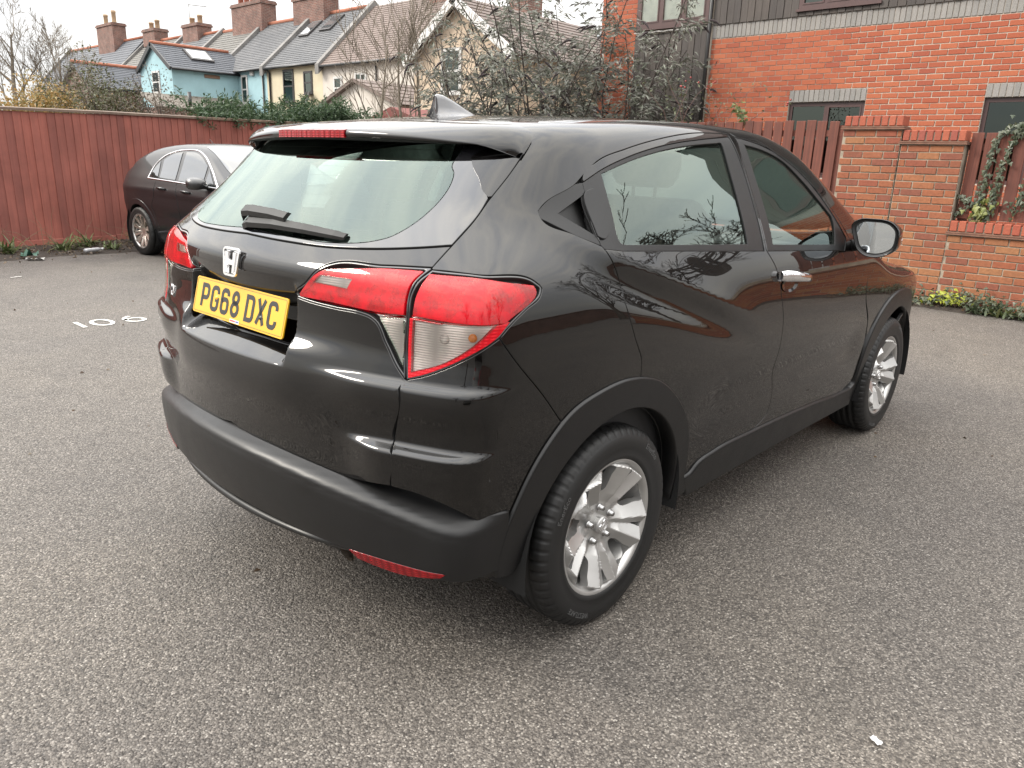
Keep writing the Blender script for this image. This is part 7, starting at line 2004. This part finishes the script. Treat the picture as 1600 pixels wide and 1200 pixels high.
def hatchback(name, label, cat, loc, rz, paint=None, group=None):
    t = thing(name, label, cat, loc, rz, group)
    bd = link('body', hatch_body(), t)
    for w in HWH:
        for side in (1, -1):
            wl = link('wheel', h_rim, t, (w, -.785 * side, .325), (0, rad(17 * (w + 1)), math.pi if side < 0 else 0))
            link('tyre', h_tyre, wl, None, (0, -rad(17 * (w + 1)), 0)); link('rim_barrel', h_barrel, wl)
            V = []
            for k in range(25):
                a = rad(-25 + 230 * k / 24)
                for yy in (-.875, -.45): V.append((w + .40 * math.cos(a), yy * side, .325 + .40 * math.sin(a)))
            V.append((w, -.45 * side, .325))
            link('wheel_housing', np_mesh('wheel_housing', V, [(2 * k, 2 * k + 1, 2 * k + 3, 2 * k + 2) for k in range(24)] + [(2 * k + 1, 50, 2 * k + 3) for k in range(24)], [GAP]), t)
            ring = [(w + .43 * math.cos(rad(a)), .325 + .43 * math.sin(rad(a)), 1 if a in (-14, 194) else 0) for a in range(-14, 196, 8)] + [(w + .365 * math.cos(rad(a)), .325 + .365 * math.sin(rad(a)), 1 if a in (-14, 194) else 0) for a in range(194, -16, -8)]
            panel('arch_lip', [bd.data.materials[0], GAP], ring, (0, 1, 0), hatch_F, t, off=.004, step=.03, side=side, gap=0, skirt=.03, bev=.004)
    gl = {'quarter_window': [(.335, 1.055, 1), (.385, 1.17, 0), (.47, 1.255, 1), (.545, 1.05, 1)],
          'rear_side_window': [(.60, 1.05, 1), (.545, 1.275, 1), (.70, 1.345, 0), (.93, 1.375, 1), (1.00, 1.035, 1)],
          'front_side_window': [(1.08, 1.03, 1), (1.02, 1.378, 1), (1.25, 1.372, 0), (1.45, 1.315, 0), (1.63, 1.225, 1), (1.66, 1.0, 1)],
          'mirror_window': [(1.72, 1.0, 1), (1.70, 1.18, 1), (1.94, .992, 1)]}
    for side in (1, -1):
        for k, c in gl.items(): panel(k, [HGL], c, (0, 1, 0), hatch_F, t, off=.005, step=.05, bstep=.02, side=side, gap=0, skirt=0)
        ol = smooth_poly([(.30, 1.035, 1), (.35, 1.19, 0), (.50, 1.305, 0), (.72, 1.375, 0), (1.0, 1.405, 0), (1.28, 1.395, 0), (1.50, 1.325, 0), (1.75, 1.18, 0), (2.03, .975, 1), (1.0, 1.012, 0)], .04)
        P, N = mapped(ol, (0, 1, 0), hatch_F)
        mb = MB(); mb.tube([(p[0], p[1] * side, p[2]) for p in np.concatenate([P, P[:1]])], .0115, 6, caps=False); mb.build('chrome_window_trim', [CHROME], t)
        for k, pts in {'door_gap': [(.52, 1.0), (.50, .82), (.42, .70), (.50, .40)], 'mid_gap': [(1.05, 1.01), (1.10, .70), (1.08, .36)]}.items():
            P, N = mapped(smooth_poly([(a, b, 1 if i in (0, len(pts) - 1) else 0) for i, (a, b) in enumerate(pts)], .04)[:len(pts) * 6], (0, 1, 0), hatch_F)
            n = next((i for i in range(2, len(P)) if P[i][2] > P[i - 1][2] + .02), len(P))
            mb = MB(); mb.tube([(p[0], p[1] * side, p[2]) for p in P[:n]], .0035, 4, caps=False); mb.build('door_gap', [GAP], t)
        for hx, hz in ((.62, .915), (1.22, .90)):
            P, N = mapped([(hx + d, hz - .01 * d) for d in (0, .03, .10, .17, .20)], (0, 1, 0), hatch_F); P = P + N * np.array([.0, .028, .034, .028, .0])[:, None]
            mb = MB(); mb.tube([(p[0], p[1] * side, p[2]) for p in P], [.010, .013, .013, .013, .010], 8); mb.build('door_handle', [bd.data.materials[0]], t)
        V = []; Fc = []; n = 12
        for x, k in ((1.70, .90), (1.72, 1.), (1.78, .95), (1.85, .72), (1.885, .3)):
            for j in range(n):
                a = 2 * math.pi * j / n; V.append((x, side * (-1.00 - .115 * k * math.copysign(abs(math.cos(a)) ** .7, math.cos(a))), 1.025 + .075 * k * math.copysign(abs(math.sin(a)) ** .7, math.sin(a))))
        for i in range(4):
            for j in range(n): Fc.append((i * n + j, i * n + (j + 1) % n, (i + 1) * n + (j + 1) % n, (i + 1) * n + j))
        Fc += [tuple(range(n)), tuple(4 * n + j for j in range(n))]
        mr = link('door_mirror', np_mesh('door_mirror', V, Fc, [mat_simple('mirror_shell_black', (.018, .018, .019), .3, coat=.5)]), t)
        mb = MB(); mb.tube([(1.78, -.82 * side, .985), (1.77, -.93 * side, .985)], .025, 8); mb.build('mirror_arm', [TRIM], mr)
        panel('headlamp', [CLEAR], [(-.45, .74, 1), (-.70, .80, 0), (-.80, .82, 1), (-.78, .70, 0), (-.52, .66, 1)], (-1, 0, 0), hatch_F, t, off=.006, step=.05, side=side, gap=0, skirt=0)
        panel('tail_lamp', [RED], [(.52, .98, 1), (.70, .99, 0), (.74, .90, 1), (.70, .80, 0), (.54, .84, 1)], (1, 0, 0), hatch_F, t, off=.006, step=.05, side=side, gap=0, skirt=0)
    ws_ = [(1.36, 0, 1), (1.34, .3, 0), (1.28, .55, 1), (1.6, .62, 0), (2.0, .70, 0), (2.20, .72, 1), (2.36, .4, 0), (2.42, 0, 1)]
    panel('windscreen', [mat_simple('blue_grey_windscreen', (.02, .024, .028), .03, 0, .03, coat=1.)], ws_ + [(a, -b, c) for a, b, c in ws_[::-1][1:-1]], (0, 0, -1), hatch_F, t, off=.004, step=.08, bstep=.04, gap=0, skirt=0)
    rw_ = [(-.52, 0, 1), (-.50, .4, 0), (-.42, .60, 1), (.10, .56, 0), (.30, .50, 1), (.34, 0, 1)]
    panel('rear_window', [HGL], rw_ + [(a, -b, c) for a, b, c in rw_[::-1][1:-1]], (0, 0, -1), hatch_F, t, off=.004, step=.08, bstep=.04, gap=0, skirt=0)
    mb = MB(); mb.tube([(.55, 0, 1.47), (.42, 0, 1.56)], [.006, .003], 6); mb.build('roof_aerial', [TRIM], t)
    return t
_hz = rad(-86)
hat = hatchback('hatchback', 'black hatchback with chrome window trim parked against the red-brown fence', 'car', (2.5 + .85 * math.cos(rad(4)), 8.75 + .85 * math.sin(rad(4)), 0), _hz)
def repaint(root, c):
    m = mk_hpaint(c); old = next(o for o in root.children if o.name.startswith('body')).data.materials[0]
    def walk(o):
        if o.type == 'MESH' and old in list(o.data.materials):
            o.data = o.data.copy()
            for i, q in enumerate(o.data.materials):
                if q == old: o.data.materials[i] = m
        for c_ in o.children: walk(c_)
    walk(root)
wc = copy_tree(hat); wc.location = (5.75, 8.05, 0); wc['label'] = 'white hatchback seen only through the rear window of the nearest car'
repaint(wc, (.45, .46, .45))
# a pale car, trees and an added wall on the open side, seen as reflections in the dark paint
gc_ = copy_tree(hat); gc_.location = (-5.6, -5.6, 0); gc_.rotation_euler = (0, 0, rad(222)); gc_['label'] = 'pale grey hatchback reflected in the rear corner of the nearest car'
repaint(gc_, (.25, .25, .245))
bt0, _ = bare_tree('bare_tree', 'large bare tree reflected in the rear door of the nearest car', 'tree', (12.2, -9.6, 0), 7.6, 77, 4, .2, kids=(3, 4, 4, 5), group='bare trees on the open side of the car park', minr=.010, up=.15)
for i, (x, y, s, r) in enumerate([(2.4, -19, 1.75, 1.), (-4.5, -19, 1.6, 2.), (-9, -13.5, 1.05, 3.1), (13.4, -7.2, 1.0, 4.), (-15, -7, 1.1, 5.)]):
    c = copy_tree(bt0); c.location = (x, y, 0); c.scale = (s, s, s); c.rotation_euler = (0, 0, r)
    c['label'] = ('bare tree reflected beside the rear wheel arch', 'bare tree reflected in the rear quarter panel', 'bare tree reflected in the tail of the nearest car', 'bare tree behind the far end of the brick building', 'bare tree far behind the camera')[i]
t = thing('added_wall', 'low red wall added out of view on the open side, standing in for a red-brown fence reflected in the doors', 'wall', (0, -12.6, 0))  # unseen stand-in, put in to darken the reflections low in the doors
mb = MB(); mb.box((-16, -.11, 0), (22, .11, 1.15)); mb.build('wall_face', [REDBR], t)
mb = MB(); mb.box((-16.03, -.15, 1.153), (22.03, .15, 1.22), 0, .01); mb.build('wall_coping', [TILEC], t)
